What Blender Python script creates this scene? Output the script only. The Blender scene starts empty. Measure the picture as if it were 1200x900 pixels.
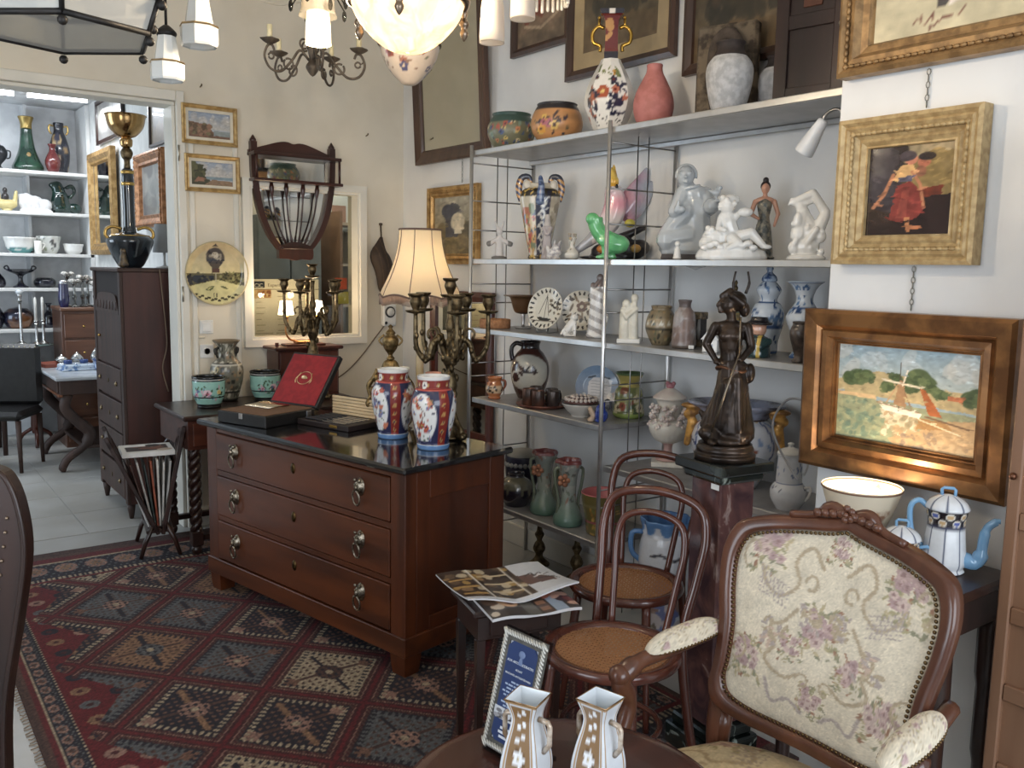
import bpy, bmesh, math, random
import numpy as np
from mathutils import Vector as Vec, Matrix as Mat, Euler
random.seed(7)
S = bpy.context.scene
C = S.collection
PI = math.pi
# ------------------------------------------------------------------ camera
cd = bpy.data.cameras.new('camera'); cam = bpy.data.objects.new('camera', cd); C.objects.link(cam)
cd.sensor_width = 36.0; cd.lens = 36.0 * 1035 / 1200; cd.clip_start = 0.02
_y, _p, _r = math.radians(36.5), math.radians(7.4), math.radians(1.05)
_R = Vec((math.cos(_y), -math.sin(_y), 0)); _F = Vec((math.sin(_y) * math.cos(_p), math.cos(_y) * math.cos(_p), -math.sin(_p)))
_U = _R.cross(_F)
_cx = _R * math.cos(_r) + _U * math.sin(_r); _cy = _U * math.cos(_r) - _R * math.sin(_r)
cam.matrix_world = Mat(((_cx.x, _cy.x, -_F.x, 0), (_cx.y, _cy.y, -_F.y, 0), (_cx.z, _cy.z, -_F.z, 1.6), (0, 0, 0, 1)))
S.camera = cam
# ------------------------------------------------------------------ world, daylight, exposure
S.view_settings.view_transform = 'Standard'; S.view_settings.look = 'None'
S.view_settings.gamma = 1.0; S.view_settings.use_curve_mapping = False
S.view_settings.exposure = 0.36
w = bpy.data.worlds.new('world'); S.world = w; w.use_nodes = True
w.node_tree.nodes['Background'].inputs[0].default_value = (0.72, 0.85, 1.0, 1); w.node_tree.nodes['Background'].inputs[1].default_value = 1.0
def area(name, loc, rot, sx, sy, power, col):
    l = bpy.data.lights.new(name, 'AREA'); l.shape = 'RECTANGLE'; l.size = sx; l.size_y = sy; l.energy = power; l.color = col
    o = bpy.data.objects.new(name, l); C.objects.link(o); o.location = loc; o.rotation_euler = rot; return o
# shop window behind the camera, glazed door on the left, window of the back room (daylight)
area('daylight_shop_window', (0.75, -1.5, 1.65), (math.radians(90), 0, 0), 2.4, 1.9, 50, (0.88, 0.93, 1.0))
area('daylight_left_window', (-2.1, 1.2, 1.75), (0, math.radians(-90), 0), 2.0, 2.0, 38, (0.88, 0.93, 1.0))
area('daylight_back_room', (-2.1, 7.3, 1.7), (0, math.radians(-90), 0), 2.0, 1.8, 38, (0.72, 0.86, 1.0))
def bulb(name, loc, power, col=(1.0, 0.78, 0.52), r=0.03):
    l = bpy.data.lights.new(name, 'POINT'); l.energy = power; l.color = col; l.shadow_soft_size = r
    o = bpy.data.objects.new(name, l); C.objects.link(o); o.location = loc; return o
S.cycles.use_denoising = True
S.cycles.max_bounces = 8
# ------------------------------------------------------------------ mesh helpers
def lin(c):
    g = sum(c[:3]) / 3; c = [g + (x - g) * .9 for x in c[:3]]
    return tuple(((x / 255 / 12.92) if x <= 10 else ((x / 255 + 0.055) / 1.055) ** 2.4) for x in c[:3])
def rz(a): return Mat.Rotation(a, 4, 'Z')
def rx(a): return Mat.Rotation(a, 4, 'X')
def ry(a): return Mat.Rotation(a, 4, 'Y')
def tr(x, y, z): return Mat.Translation((x, y, z))
def dens(pr, st=.004):
    o = [pr[0]]
    for a, b in zip(pr, pr[1:]):
        n = max(1, int(math.hypot(b[0] - a[0], b[1] - a[1]) / st)); o += [(a[0] + (b[0] - a[0]) * k / n, a[1] + (b[1] - a[1]) * k / n) for k in range(1, n + 1)]
    return o
class MB:
    """collects shapes that become one mesh; uv holds one painter coordinate per vertex"""
    def __init__(s): s.v = []; s.f = []; s.sm = []; s.uv = []
    def add(s, vs, fs, smooth=False, uv=None, m=None):
        n = len(s.v)
        if m is not None: vs = [tuple(m @ Vec(p)) for p in vs]
        s.v += [tuple(p) for p in vs]; s.f += [tuple(i + n for i in f) for f in fs]; s.sm += [smooth] * len(fs)
        s.uv += uv if uv else [(0.5, 0.5)] * len(vs); return s
    def box(s, x0, x1, y0, y1, z0, z1, b=0.0, m=None):
        b = min(b, abs(x1 - x0) * .45, abs(y1 - y0) * .45, abs(z1 - z0) * .45)
        if b <= 0:
            vs = [(x, y, z) for x in (x0, x1) for y in (y0, y1) for z in (z0, z1)]
            return s.add(vs, [(0, 1, 3, 2), (4, 6, 7, 5), (0, 4, 5, 1), (2, 3, 7, 6), (0, 2, 6, 4), (1, 5, 7, 3)], False, None, m)
        bm = bmesh.new(); bmesh.ops.create_cube(bm, size=1)
        for v in bm.verts: v.co = ((x0 + x1) / 2 + v.co.x * (x1 - x0), (y0 + y1) / 2 + v.co.y * (y1 - y0), (z0 + z1) / 2 + v.co.z * (z1 - z0))
        bmesh.ops.bevel(bm, geom=bm.edges[:], offset=b, segments=1, affect='EDGES')
        bm.verts.index_update(); s.add([v.co[:] for v in bm.verts], [[v.index for v in f.verts] for f in bm.faces], False, None, m); bm.free(); return s
    def lathe(s, prof, seg=32, m=None, poly=0, sx=1, sy=1, smooth=True, cap=True, ph=0.0, rad=None, uv_dense=True):
        if seg >= 56 and uv_dense: prof = dens(prof, .006)
        n = len(prof); vs = []; uv = []; L = [0]
        for a, b in zip(prof, prof[1:]): L.append(L[-1] + math.hypot(b[0] - a[0], b[1] - a[1]))
        top = max(range(n), key=lambda i_: prof[i_][1])
        for i, (r, z) in enumerate(prof):
            for k in range(seg):
                t = 2 * PI * k / seg + ph; q = 1.0
                if poly:
                    h = PI / poly; q = math.cos(h) / math.cos((t - ph) % (2 * h) - h)
                if rad: q *= rad(t, z)
                vs.append((r * q * math.cos(t) * sx, r * q * math.sin(t) * sy, z)); uv.append((k / seg, min(1.0, L[i] / max(L[top], 1e-9))))
        fs = [(i * seg + k, i * seg + (k + 1) % seg, (i + 1) * seg + (k + 1) % seg, (i + 1) * seg + k) for i in range(n - 1) for k in range(seg)]
        if cap and prof[0][0] > 1e-5: fs.append(tuple(range(seg))[::-1])
        if cap and prof[-1][0] > 1e-5: fs.append(tuple((n - 1) * seg + k for k in range(seg)))
        return s.add(vs, fs, smooth, uv, m)
    def tube(s, pts, r, seg=8, closed=False, m=None, flat=1.0):
        P = [Vec(p) for p in pts]; n = len(P); R = r if isinstance(r, (list, tuple)) else [r] * n
        T = []
        for i in range(n):
            a = P[(i - 1) % n] if (closed or i > 0) else P[i]; b = P[(i + 1) % n] if (closed or i < n - 1) else P[i]
            d = b - a; T.append(d.normalized() if d.length > 1e-9 else Vec((0, 0, 1)))
        N = T[0].orthogonal().normalized(); vs = []; uv = []
        for i in range(n):
            N = (N - T[i] * N.dot(T[i])); N = N.normalized() if N.length > 1e-6 else T[i].orthogonal().normalized()
            B = T[i].cross(N)
            for k in range(seg):
                t = 2 * PI * k / seg; vs.append(tuple(P[i] + (N * math.cos(t) * flat + B * math.sin(t)) * R[i])); uv.append((k / seg, i / max(1, n - 1)))
        fs = [(i * seg + k, i * seg + (k + 1) % seg, ((i + 1) % n) * seg + (k + 1) % seg, ((i + 1) % n) * seg + k) for i in range(n if closed else n - 1) for k in range(seg)]
        if not closed: fs += [tuple(range(seg))[::-1], tuple((n - 1) * seg + k for k in range(seg))]
        return s.add(vs, fs, True, uv, m)
    def ball(s, c, r, seg=12, m=None):
        rr = r if isinstance(r, (tuple, list)) else (r, r, r); n = max(4, seg // 2)
        pr = [(math.sin(PI * i / n), -math.cos(PI * i / n)) for i in range(n + 1)]; pr[0] = (0.02, -1); pr[-1] = (0.02, 1)
        k = tr(*c) @ Mat.Diagonal((rr[0], rr[1], rr[2], 1)); return s.lathe(pr, seg, (m @ k) if m is not None else k)
    def prism(s, out, d0, d1, axis='y', m=None, smooth=False):
        """outline (list of 2D points) extruded from d0 to d1 along an axis"""
        n = len(out); P = lambda a, b, d: (a, d, b) if axis == 'y' else ((a, b, d) if axis == 'z' else (d, a, b))
        vs = [P(a, b, d0) for a, b in out] + [P(a, b, d1) for a, b in out]
        fs = [tuple(range(n)), tuple(range(2 * n - 1, n - 1, -1))] + [(i, i + n, (i + 1) % n + n, (i + 1) % n) for i in range(n)]
        return s.add(vs, fs, smooth, None, m)
    def ring(s, wd, ht, prof, m=None):
        """mitred frame in the xz plane, front towards -y; prof = (inset from the outer edge, forward depth)"""
        vs = []; n = len(prof)
        for sx, sz in ((-1, -1), (1, -1), (1, 1), (-1, 1)):
            for d, z in prof: vs.append((sx * (wd / 2 - d), -z, sz * (ht / 2 - d)))
        fs = [(k * n + i, ((k + 1) % 4) * n + i, ((k + 1) % 4) * n + i + 1, k * n + i + 1) for k in range(4) for i in range(n - 1)]
        fs += [(k * n + n - 1, ((k + 1) % 4) * n + n - 1, ((k + 1) % 4) * n, k * n) for k in range(4)]
        return s.add(vs, fs, False, None, m)
    def grid(s, nx, ny, fn, smooth=True, m=None):
        vs = []; uv = []
        for j in range(ny):
            for i in range(nx):
                u, v = i / (nx - 1), j / (ny - 1); vs.append(fn(u, v)); uv.append((u, v))
        fs = [(j * nx + i, j * nx + i + 1, (j + 1) * nx + i + 1, (j + 1) * nx + i) for j in range(ny - 1) for i in range(nx - 1)]
        return s.add(vs, fs, smooth, uv, m)
    def build(s, name, mat, parent=None, paint=None, fn=None):
        me = bpy.data.meshes.new(name); me.from_pydata(s.v, [], s.f); me.validate(); 
        if len(me.polygons) == len(s.sm): me.polygons.foreach_set('use_smooth', s.sm)
        bm = bmesh.new(); bm.from_mesh(me); bmesh.ops.recalc_face_normals(bm, faces=bm.faces); bm.to_mesh(me); bm.free()
        if paint is not None:
            a = paint.a; h, wd = a.shape[:2]; uv = np.array(s.uv)
            i = np.clip(np.round(uv[:, 0] * (wd - 1) if paint.plane else uv[:, 0] * wd), 0, wd - 1).astype(int); j = np.clip(np.round(uv[:, 1] * (h - 1)), 0, h - 1).astype(int)
            setcol(me, a[j, i])
        if fn is not None: setcol(me, np.array([fn(*p) for p in s.v], dtype=float) / 255)
        return link(name, me, mat, parent)
def setcol(me, rgb):
    g = rgb.mean(axis=1, keepdims=True); rgb = g + (rgb - g) * .88
    l = np.where(rgb <= 0.04045, rgb / 12.92, ((np.clip(rgb, 0, 1) + 0.055) / 1.055) ** 2.4)
    at = me.color_attributes.new('Col', 'FLOAT_COLOR', 'POINT')
    at.data.foreach_set('color', np.c_[l, np.ones(len(l))].astype(np.float32).ravel())
def link(name, me, mat, parent=None):
    o = bpy.data.objects.new(name, me); C.objects.link(o)
    if mat: me.materials.append(mat)
    if parent: o.parent = parent
    return o
def tag(o, label, cat, group=None, kind=None):
    o['label'] = label; o['category'] = cat
    if group: o['group'] = group
    if kind: o['kind'] = kind
    return o
def thing(name, label, cat, loc=(0, 0, 0), rot=0.0, group=None):
    o = bpy.data.objects.new(name, None); C.objects.link(o); o.location = loc; o.rotation_euler = (0, 0, rot); o.empty_display_size = .05
    return tag(o, label, cat, group)
def put(o, loc, rot=0.0): o.location = loc; o.rotation_euler = (0, 0, rot); return o
def struct(name, mb, mat): o = mb.build(name, mat); o['kind'] = 'structure'; return o
def sp(pts, n=4):
    """smooth curve through points (any dimension)"""
    P = [np.array(p, float) for p in pts]; P = [2 * P[0] - P[1]] + P + [2 * P[-1] - P[-2]]; out = []
    for i in range(1, len(P) - 2):
        for k in range(n):
            t = k / n; a, b, c, d = P[i - 1:i + 3]
            out.append(tuple(0.5 * (2 * b + (c - a) * t + (2 * a - 5 * b + 4 * c - d) * t * t + (3 * b - a - 3 * c + d) * t ** 3)))
    out.append(tuple(P[-2])); return out
def prof(pts, n=4): return [(max(0.0008, r), z) for r, z in sp(pts, n)]
def fig(prims, voxel=0.004, smooth=2):
    """one continuous organic surface out of overlapping limbs: ('c',p0,p1,r0,r1) or ('e',centre,radii)"""
    b = MB()
    for q in prims:
        if q[0] == 'c':
            p0, p1 = Vec(q[1]), Vec(q[2]); b.tube([p0, p0.lerp(p1, .5), p1], [q[3], (q[3] + q[4]) / 2, q[4]], 10); b.ball(p0, q[3], 10); b.ball(p1, q[4], 10)
        elif q[0] == 'e': b.ball(q[1], q[2], 14)
        elif q[0] == 'l': b.lathe(q[1], 20, q[2] if len(q) > 2 else None)
        elif q[0] == 'b': b.box(*q[1:7])
        elif q[0] == 't': b.tube(sp(q[1], 4), [x[0] for x in sp([(r,) for r in q[2]], 4)], 10)
    o = b.build('tmp', None)
    md = o.modifiers.new('r', 'REMESH'); md.mode = 'VOXEL'; md.voxel_size = voxel
    if smooth: sm = o.modifiers.new('s', 'SMOOTH'); sm.factor = .5; sm.iterations = smooth
    dg = bpy.context.evaluated_depsgraph_get(); me = bpy.data.meshes.new_from_object(o.evaluated_get(dg))
    old = o.data; bpy.data.objects.remove(o); bpy.data.meshes.remove(old)
    me.polygons.foreach_set('use_smooth', [True] * len(me.polygons)); return me
def figpart(name, prims, mat, parent=None, voxel=.004, smooth=2, fn=None):
    me = fig(prims, voxel, smooth); me.name = name
    if fn:
        n = len(me.vertices); co = np.empty(n * 3); me.vertices.foreach_get('co', co); co = co.reshape(-1, 3)
        setcol(me, np.array([fn(*p) for p in co], float) / 255)
    return link(name, me, mat, parent)
# ------------------------------------------------------------------ painter: flat colour pictures stored on vertices
class Im:
    def __init__(s, wd, ht, bg, asp=1.0, plane=True):
        s.a = np.zeros((ht, wd, 3)); s.a[:] = np.array(bg) / 255; s.asp = asp; s.plane = plane
        s.x, s.y = np.meshgrid((np.arange(wd)) / max(1, wd - (1 if plane else 0)), np.arange(ht) / max(1, ht - 1)); s.rng = np.random.default_rng(3)
    def mix(s, k, col, al=1.0):
        k = np.clip(k, 0, 1)[..., None] * al; s.a = s.a * (1 - k) + np.array(col) / 255 * k; return s
    def ell(s, cx, cy, rx_, ry_, col, al=1.0, rot=0.0, soft=.15):
        dx = s.x - cx
        if not s.plane: dx = (dx + .5) % 1 - .5
        dy = s.y - cy; c, t = math.cos(rot), math.sin(rot); dx = dx * s.asp; X = dx * c + dy * t; Y = dy * c - dx * t
        d = np.sqrt((X / rx_) ** 2 + (Y / ry_) ** 2); return s.mix((1 - d) / soft + .5, col, al)
    def rect(s, x0, x1, y0, y1, col, al=1.0): return s.mix(((s.x >= x0) & (s.x <= x1) & (s.y >= y0) & (s.y <= y1)).astype(float), col, al)
    def band(s, y0, y1, col, al=1.0): return s.rect(-1, 2, y0, y1, col, al)
    def poly(s, pts, col, al=1.0):
        ins = np.zeros(s.x.shape, bool); n = len(pts)
        for i in range(n):
            (x1, y1), (x2, y2) = pts[i], pts[(i + 1) % n]
            if y1 == y2: continue
            cnd = ((y1 > s.y) != (y2 > s.y)) & (s.x < (x2 - x1) * (s.y - y1) / (y2 - y1) + x1); ins ^= cnd
        return s.mix(ins.astype(float), col, al)
    def line(s, pts, wd, col, al=1.0):
        k = np.zeros(s.x.shape)
        for (x1, y1), (x2, y2) in zip(pts, pts[1:]):
            ax, ay = (s.x - x1) * s.asp, s.y - y1; bx, by = (x2 - x1) * s.asp, y2 - y1; t = np.clip((ax * bx + ay * by) / (bx * bx + by * by + 1e-12), 0, 1)
            k = np.maximum(k, (wd - np.hypot(ax - t * bx, ay - t * by)) / wd * 2)
        return s.mix(k, col, al)
    def grad(s, c0, c1, y0=0.0, y1=1.0, al=1.0):
        t = np.clip((s.y - y0) / (y1 - y0), 0, 1)[..., None]; g = np.array(c0) / 255 * (1 - t) + np.array(c1) / 255 * t
        k = ((s.y >= y0) & (s.y <= y1))[..., None] * al; s.a = s.a * (1 - k) + g * k; return s
    def noise(s, amt, cells=12):
        h, wd = s.x.shape; g = s.rng.normal(size=(cells + 2, cells + 2)); X = s.x * cells; Y = s.y * cells; i = np.clip(X.astype(int), 0, cells); j = np.clip(Y.astype(int), 0, cells); fx = X - i; fy = Y - j
        n = (g[j, i] * (1 - fx) + g[j, i + 1] * fx) * (1 - fy) + (g[j + 1, i] * (1 - fx) + g[j + 1, i + 1] * fx) * fy
        s.a = np.clip(s.a * (1 + amt * n[..., None]), 0, 1); return s
    def flower(s, cx, cy, r, pet, mid, n=5):
        for k in range(n):
            t = 2 * PI * k / n + .3; s.ell(cx + math.cos(t) * r * .62 / s.asp, cy + math.sin(t) * r * .62, r * .45, r * .45, pet)
        return s.ell(cx, cy, r * .36, r * .36, mid)
    def leaves(s, n, box, r, cols, seed=1):
        q = random.Random(seed)
        for _ in range(n): s.ell(q.uniform(box[0], box[1]), q.uniform(box[2], box[3]), r * q.uniform(.6, 1.3), r * q.uniform(.25, .5), q.choice(cols), 1, q.uniform(0, PI))
        return s
    def blobs(s, n, box, r, cols, seed=1, al=1.0):
        q = random.Random(seed)
        for _ in range(n): s.ell(q.uniform(box[0], box[1]), q.uniform(box[2], box[3]), r * q.uniform(.5, 1.4), r * q.uniform(.5, 1.4), q.choice(cols), al, q.uniform(0, PI))
        return s
    def dab(s, n, r, amt=.14, seed=1):
        """visible brush strokes: small strokes of the colour already there, a little lighter or darker"""
        q = random.Random(seed); h, wd = s.x.shape
        for _ in range(n):
            x, y = q.random(), q.random(); c = s.a[int(y * (h - 1)), int(x * (wd - 1))] * 255 * (1 + q.uniform(-amt, amt)); s.ell(x + q.uniform(-.01, .01), y + q.uniform(-.01, .01), r * q.uniform(.7, 1.8), r * q.uniform(.25, .5), tuple(c), .8, q.uniform(-.5, .5))
        return s
    def flowers(s, n, box, r, pets, mid, seed=1):
        q = random.Random(seed)
        for _ in range(n): s.flower(q.uniform(box[0], box[1]), q.uniform(box[2], box[3]), r * q.uniform(.7, 1.2), q.choice(pets), mid)
        return s
# ------------------------------------------------------------------ materials
MC = {}
def nodes(name):
    m = bpy.data.materials.new(name); m.use_nodes = True; t = m.node_tree; b = t.nodes['Principled BSDF']; return m, t, b
def bump(t, b, scale, strength, dist=.002, coord='Object', detail=3):
    tc = t.nodes.new('ShaderNodeTexCoord'); n = t.nodes.new('ShaderNodeTexNoise'); n.inputs['Scale'].default_value = scale; n.inputs['Detail'].default_value = detail
    t.links.new(tc.outputs[coord], n.inputs['Vector']); bp = t.nodes.new('ShaderNodeBump'); bp.inputs['Strength'].default_value = strength; bp.inputs['Distance'].default_value = dist
    t.links.new(n.outputs['Fac'], bp.inputs['Height']); t.links.new(bp.outputs['Normal'], b.inputs['Normal']); return n
def mat(rgb, rough=.5, metal=0.0, rgb2=None, scale=8.0, bmp=0.0, bscale=40.0, coat=0.0, stretch=None, lo=.4, hi=.6, name='surface', spec=.5):
    """plain or two-tone (noise) material"""
    key = (rgb, rough, metal, rgb2, scale, bmp, bscale, coat, stretch, lo, hi, spec)
    if key in MC: return MC[key]
    m, t, b = nodes(name); b.inputs['Roughness'].default_value = rough; b.inputs['Metallic'].default_value = metal; b.inputs['Coat Weight'].default_value = coat; b.inputs['Coat Roughness'].default_value = .08
    b.inputs['Specular IOR Level'].default_value = spec
    tc = t.nodes.new('ShaderNodeTexCoord'); mp = t.nodes.new('ShaderNodeMapping'); t.links.new(tc.outputs['Object'], mp.inputs['Vector'])
    if stretch: mp.inputs['Scale'].default_value = stretch
    n = t.nodes.new('ShaderNodeTexNoise'); n.inputs['Scale'].default_value = scale; n.inputs['Detail'].default_value = 5; t.links.new(mp.outputs['Vector'], n.inputs['Vector'])
    cr = t.nodes.new('ShaderNodeValToRGB'); cr.color_ramp.elements[0].position = lo; cr.color_ramp.elements[1].position = hi
    c2 = rgb2 if rgb2 else tuple(max(0, x * .93) for x in rgb)
    cr.color_ramp.elements[0].color = (*lin(c2), 1); cr.color_ramp.elements[1].color = (*lin(rgb), 1)
    t.links.new(n.outputs['Fac'], cr.inputs['Fac']); t.links.new(cr.outputs['Color'], b.inputs['Base Color'])
    if bmp: bump(t, b, bscale, bmp)
    MC[key] = m; return m
def wood(c1, c2, rough=.35, axis='z', scale=6.0, coat=.2):
    st = {'x': (.12, 1, 1), 'y': (1, .12, 1), 'z': (1, 1, .12)}[axis]
    return mat(c1, rough, 0, c2, scale * 2.5, .08, 60, coat, st, .35, .65, name='wood')
def metal(rgb, rough=.25, rgb2=None, scale=30, bmp=0.0): return mat(rgb, rough, 1.0, rgb2, scale, bmp, 60, name='metal')
def painted(rough=.25, coat=.5, bmp=0.0, bscale=50.0, metal_=0.0):
    """colour comes from the painted vertices, with faint glaze mottling"""
    key = ('p', rough, coat, bmp, bscale, metal_)
    if key in MC: return MC[key]
    m, t, b = nodes('painted_glaze'); b.inputs['Roughness'].default_value = rough; b.inputs['Coat Weight'].default_value = coat; b.inputs['Coat Roughness'].default_value = .06; b.inputs['Metallic'].default_value = metal_
    at = t.nodes.new('ShaderNodeVertexColor'); at.layer_name = 'Col'; tc = t.nodes.new('ShaderNodeTexCoord'); n = t.nodes.new('ShaderNodeTexNoise'); n.inputs['Scale'].default_value = 60
    t.links.new(tc.outputs['Object'], n.inputs['Vector']); mr = t.nodes.new('ShaderNodeMapRange'); mr.inputs['To Min'].default_value = .9; mr.inputs['To Max'].default_value = 1.08; t.links.new(n.outputs['Fac'], mr.inputs['Value'])
    mx = t.nodes.new('ShaderNodeVectorMath'); mx.operation = 'SCALE'; t.links.new(at.outputs['Color'], mx.inputs[0]); t.links.new(mr.outputs['Result'], mx.inputs['Scale']); t.links.new(mx.outputs['Vector'], b.inputs['Base Color'])
    if bmp: bump(t, b, bscale, bmp)
    MC[key] = m; return m
def glow(rgb, strength, base=(235, 225, 205), vein=0):
    key = ('g', rgb, strength, vein)
    if key in MC: return MC[key]
    m, t, b = nodes('lit_glass'); b.inputs['Base Color'].default_value = (*lin(base), 1); b.inputs['Emission Color'].default_value = (*lin(rgb), 1); b.inputs['Emission Strength'].default_value = strength; b.inputs['Roughness'].default_value = .4
    if vein:   # alabaster: the stone lets the lamp through unevenly
        tc = t.nodes.new('ShaderNodeTexCoord'); n = t.nodes.new('ShaderNodeTexNoise'); n.inputs['Scale'].default_value = vein; n.inputs['Distortion'].default_value = 2.2; t.links.new(tc.outputs['Object'], n.inputs['Vector']); mr = t.nodes.new('ShaderNodeMapRange'); mr.inputs['From Min'].default_value = .3; mr.inputs['From Max'].default_value = .65; mr.inputs['To Min'].default_value = strength * .45; mr.inputs['To Max'].default_value = strength * 1.5; t.links.new(n.outputs['Fac'], mr.inputs['Value']); t.links.new(mr.outputs['Result'], b.inputs['Emission Strength'])
    MC[key] = m; return m
def glass(tint=(235, 240, 240), rough=.02, alpha=.25):
    key = ('gl', tint, rough, alpha)
    if key in MC: return MC[key]
    m, t, b = nodes('glass'); out = t.nodes['Material Output']; tp = t.nodes.new('ShaderNodeBsdfTransparent'); tp.inputs[0].default_value = (*lin(tint), 1)
    b.inputs['Base Color'].default_value = (*lin(tint if rough > .1 else (12, 12, 12)), 1); b.inputs['Roughness'].default_value = rough; mxs = t.nodes.new('ShaderNodeMixShader'); mxs.inputs[0].default_value = alpha
    t.links.new(tp.outputs[0], mxs.inputs[1]); t.links.new(b.outputs[0], mxs.inputs[2]); t.links.new(mxs.outputs[0], out.inputs['Surface']); MC[key] = m; return m
def translucent(rgb, em=0.0, emc=(255, 210, 150)):
    key = ('tl', rgb, em)
    if key in MC: return MC[key]
    m, t, b = nodes('shade_cloth'); out = t.nodes['Material Output']; d = t.nodes.new('ShaderNodeBsdfTranslucent'); d.inputs[0].default_value = (*lin(rgb), 1); b.inputs['Base Color'].default_value = (*lin(rgb), 1); b.inputs['Roughness'].default_value = .8
    mxs = t.nodes.new('ShaderNodeMixShader'); mxs.inputs[0].default_value = .55; t.links.new(d.outputs[0], mxs.inputs[1]); t.links.new(b.outputs[0], mxs.inputs[2]); t.links.new(mxs.outputs[0], out.inputs['Surface']); MC[key] = m; return m
MAHOG = wood((92, 40, 22), (62, 24, 14), .3); DARKW = wood((54, 30, 23), (34, 19, 15), .35); DARKWX = wood((54, 30, 23), (34, 19, 15), .35, 'x')
WALNUT = wood((110, 62, 40), (78, 42, 28), .35, 'x'); BRASS = metal((205, 165, 90), .25); OLDBRASS = metal((128, 110, 80), .48, (84, 70, 50), 40, .25); GILT = mat((196, 158, 100), .42, .55, (160, 122, 70), 25, .2, 60, name='gilt')
BRONZE = mat((62, 48, 38), .3, .55, (34, 26, 22), 14, .15, 60, name='bronze'); CHROME = metal((222, 222, 224), .28); IRON = mat((48, 44, 42), .5, .4, (30, 28, 27), 20, .2, 60, name='iron'); WHITEP = mat((232, 230, 224), .2, 0, (222, 219, 212), 20, 0, 40, .5, name='white_porcelain')
PAINT = painted(.22, .55); MATTE = painted(.75, 0.0); OIL = painted(.4, .15, .12, 90)
# ================================================================== SETTING
WALLM = mat((228, 219, 200), .9, 0, (219, 209, 189), 2.5, .05, 30, name='wall_paint'); WALLW = mat((228, 228, 226), .85, 0, (219, 219, 218), 2.5, .05, 30, name='wall_paint_white'); TRIMM = mat((232, 228, 216), .5, 0, (222, 218, 205), 3, name='trim_paint')
FLOORM = mat((176, 176, 174), .32, 0, (158, 156, 150), 1.3, .03, 15, name='floor_vinyl')
b = MB().box(-2.3, 3.3, -1.7, 9.5, -.1, 0); fl = struct('floor', b, FLOORM)
FT = mat((176, 175, 171), .35, 0, (160, 157, 150), 1.6, .03, 20, name='floor_slab')
for i in range(5):                                        # pale floor slabs seen through the doorway
    for j in range(7):
        q = MB().box(-.98 + .5 * i, -.485 + .5 * i, 5.56 + .5 * j, 6.053 + .5 * j, 0, .004, .002).build('floor_slab', FT, fl)
b = MB().box(1.535, 1.95, 5.38, 5.53, 0, 3.6).box(1.95, 2.69, 5.38, 5.53, 0, 1.13).box(1.95, 2.69, 5.38, 5.53, 2.1, 3.6).box(2.69, 3.3, 5.38, 5.53, 0, 3.6).box(-2.3, 1.535, 5.38, 5.53, 2.522, 3.6).box(-2.3, -.6, 5.38, 5.53, 0, 2.522)
struct('wall_back', b, WALLM)
struct('wall_right', MB().box(3.03, 3.3, 1.72, 5.38, 0, 3.6), WALLW)
struct('wall_pillar', MB().box(2.55, 3.3, -1.7, 1.72, 0, 3.6, .004), WALLW)
b = MB().box(-2.3, -2.15, -1.7, .1, 0, 3.6).box(-2.3, -2.15, 2.3, 6.2, 0, 3.6).box(-2.3, -2.15, 8.4, 9.5, 0, 3.6).box(-2.3, -2.15, .1, 2.3, 0, .7).box(-2.3, -2.15, .1, 2.3, 2.8, 3.6).box(-2.3, -2.15, 6.2, 8.4, 0, .7).box(-2.3, -2.15, 6.2, 8.4, 2.7, 3.6)
struct('wall_left', b, WALLW)
b = MB().box(-2.3, -.5, -1.7, -1.55, 0, 3.6).box(2.0, 2.55, -1.7, -1.55, 0, 3.6).box(-.5, 2.0, -1.7, -1.55, 0, .6).box(-.5, 2.0, -1.7, -1.55, 2.7, 3.6)
struct('wall_front', b, WALLW)
struct('ceiling', MB().box(-2.3, 3.3, -1.7, 5.53, 3.6, 3.7), mat((215, 210, 200), .9, name='ceiling_paint'))
struct('ceiling_back', MB().box(-2.3, 3.3, 5.53, 9.5, 2.98, 3.08), mat((222, 224, 226), .9, name='ceiling_paint'))
struct('wall_far', MB().box(-2.3, 3.3, 9.2, 9.5, 0, 2.98), mat((226, 228, 230), .85, name='wall_far_paint'))
struct('wall_inner', MB().box(1.75, 1.83, 5.53, 9.2, 0, 2.98), mat((226, 226, 222), .85, name='wall_inner_paint'))
struct('wall_office', MB().box(1.83, 3.3, 6.5, 6.6, 0, 2.98), mat((205, 200, 188), .85, name='office_paint'))
# doorway casing and window frame
b = MB().box(1.535, 1.580, 5.355, 5.384, 0, 2.58, .004).box(-.65, 1.534, 5.356, 5.384, 2.522, 2.579, .004).box(1.514, 1.534, 5.386, 5.55, 0, 2.500, .003).box(-.6, 1.5335, 5.386, 5.55, 2.501, 2.521, .003)
struct('trim_1', b, TRIMM)
for z in (.3, 1.42, 2.23):
    MB().tube([(1.54, 5.352, z - .045), (1.54, 5.352, z + .045)], .006).build('hinge', metal((190, 185, 170), .4), bpy.data.objects['trim_1'])
b = MB(); [b.box(x, x + .03, 5.366, 5.384, 0, 2.5, .005) for x in (1.6, 1.86)]
struct('trim_2', b, TRIMM)
struct('baseboard_back', MB().box(1.565, 3.03, 5.362, 5.382, 0, .12, .006), TRIMM); struct('baseboard_right', MB().box(3.01, 3.03, 1.75, 5.36, 0, .12, .006), TRIMM)
wf = struct('window_1', MB().ring(.83, 1.03, [(0, 0), (0, .022), (.045, .022), (.05, .012), (.062, .012), (.062, -.08), (0, -.08)], tr(2.32, 5.362, 1.606)), TRIMM)
MB().box(1.955, 2.69, 5.44, 5.446, 1.13, 2.09).build('pane', glass((238, 238, 232), .02, .18), wf)
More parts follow.
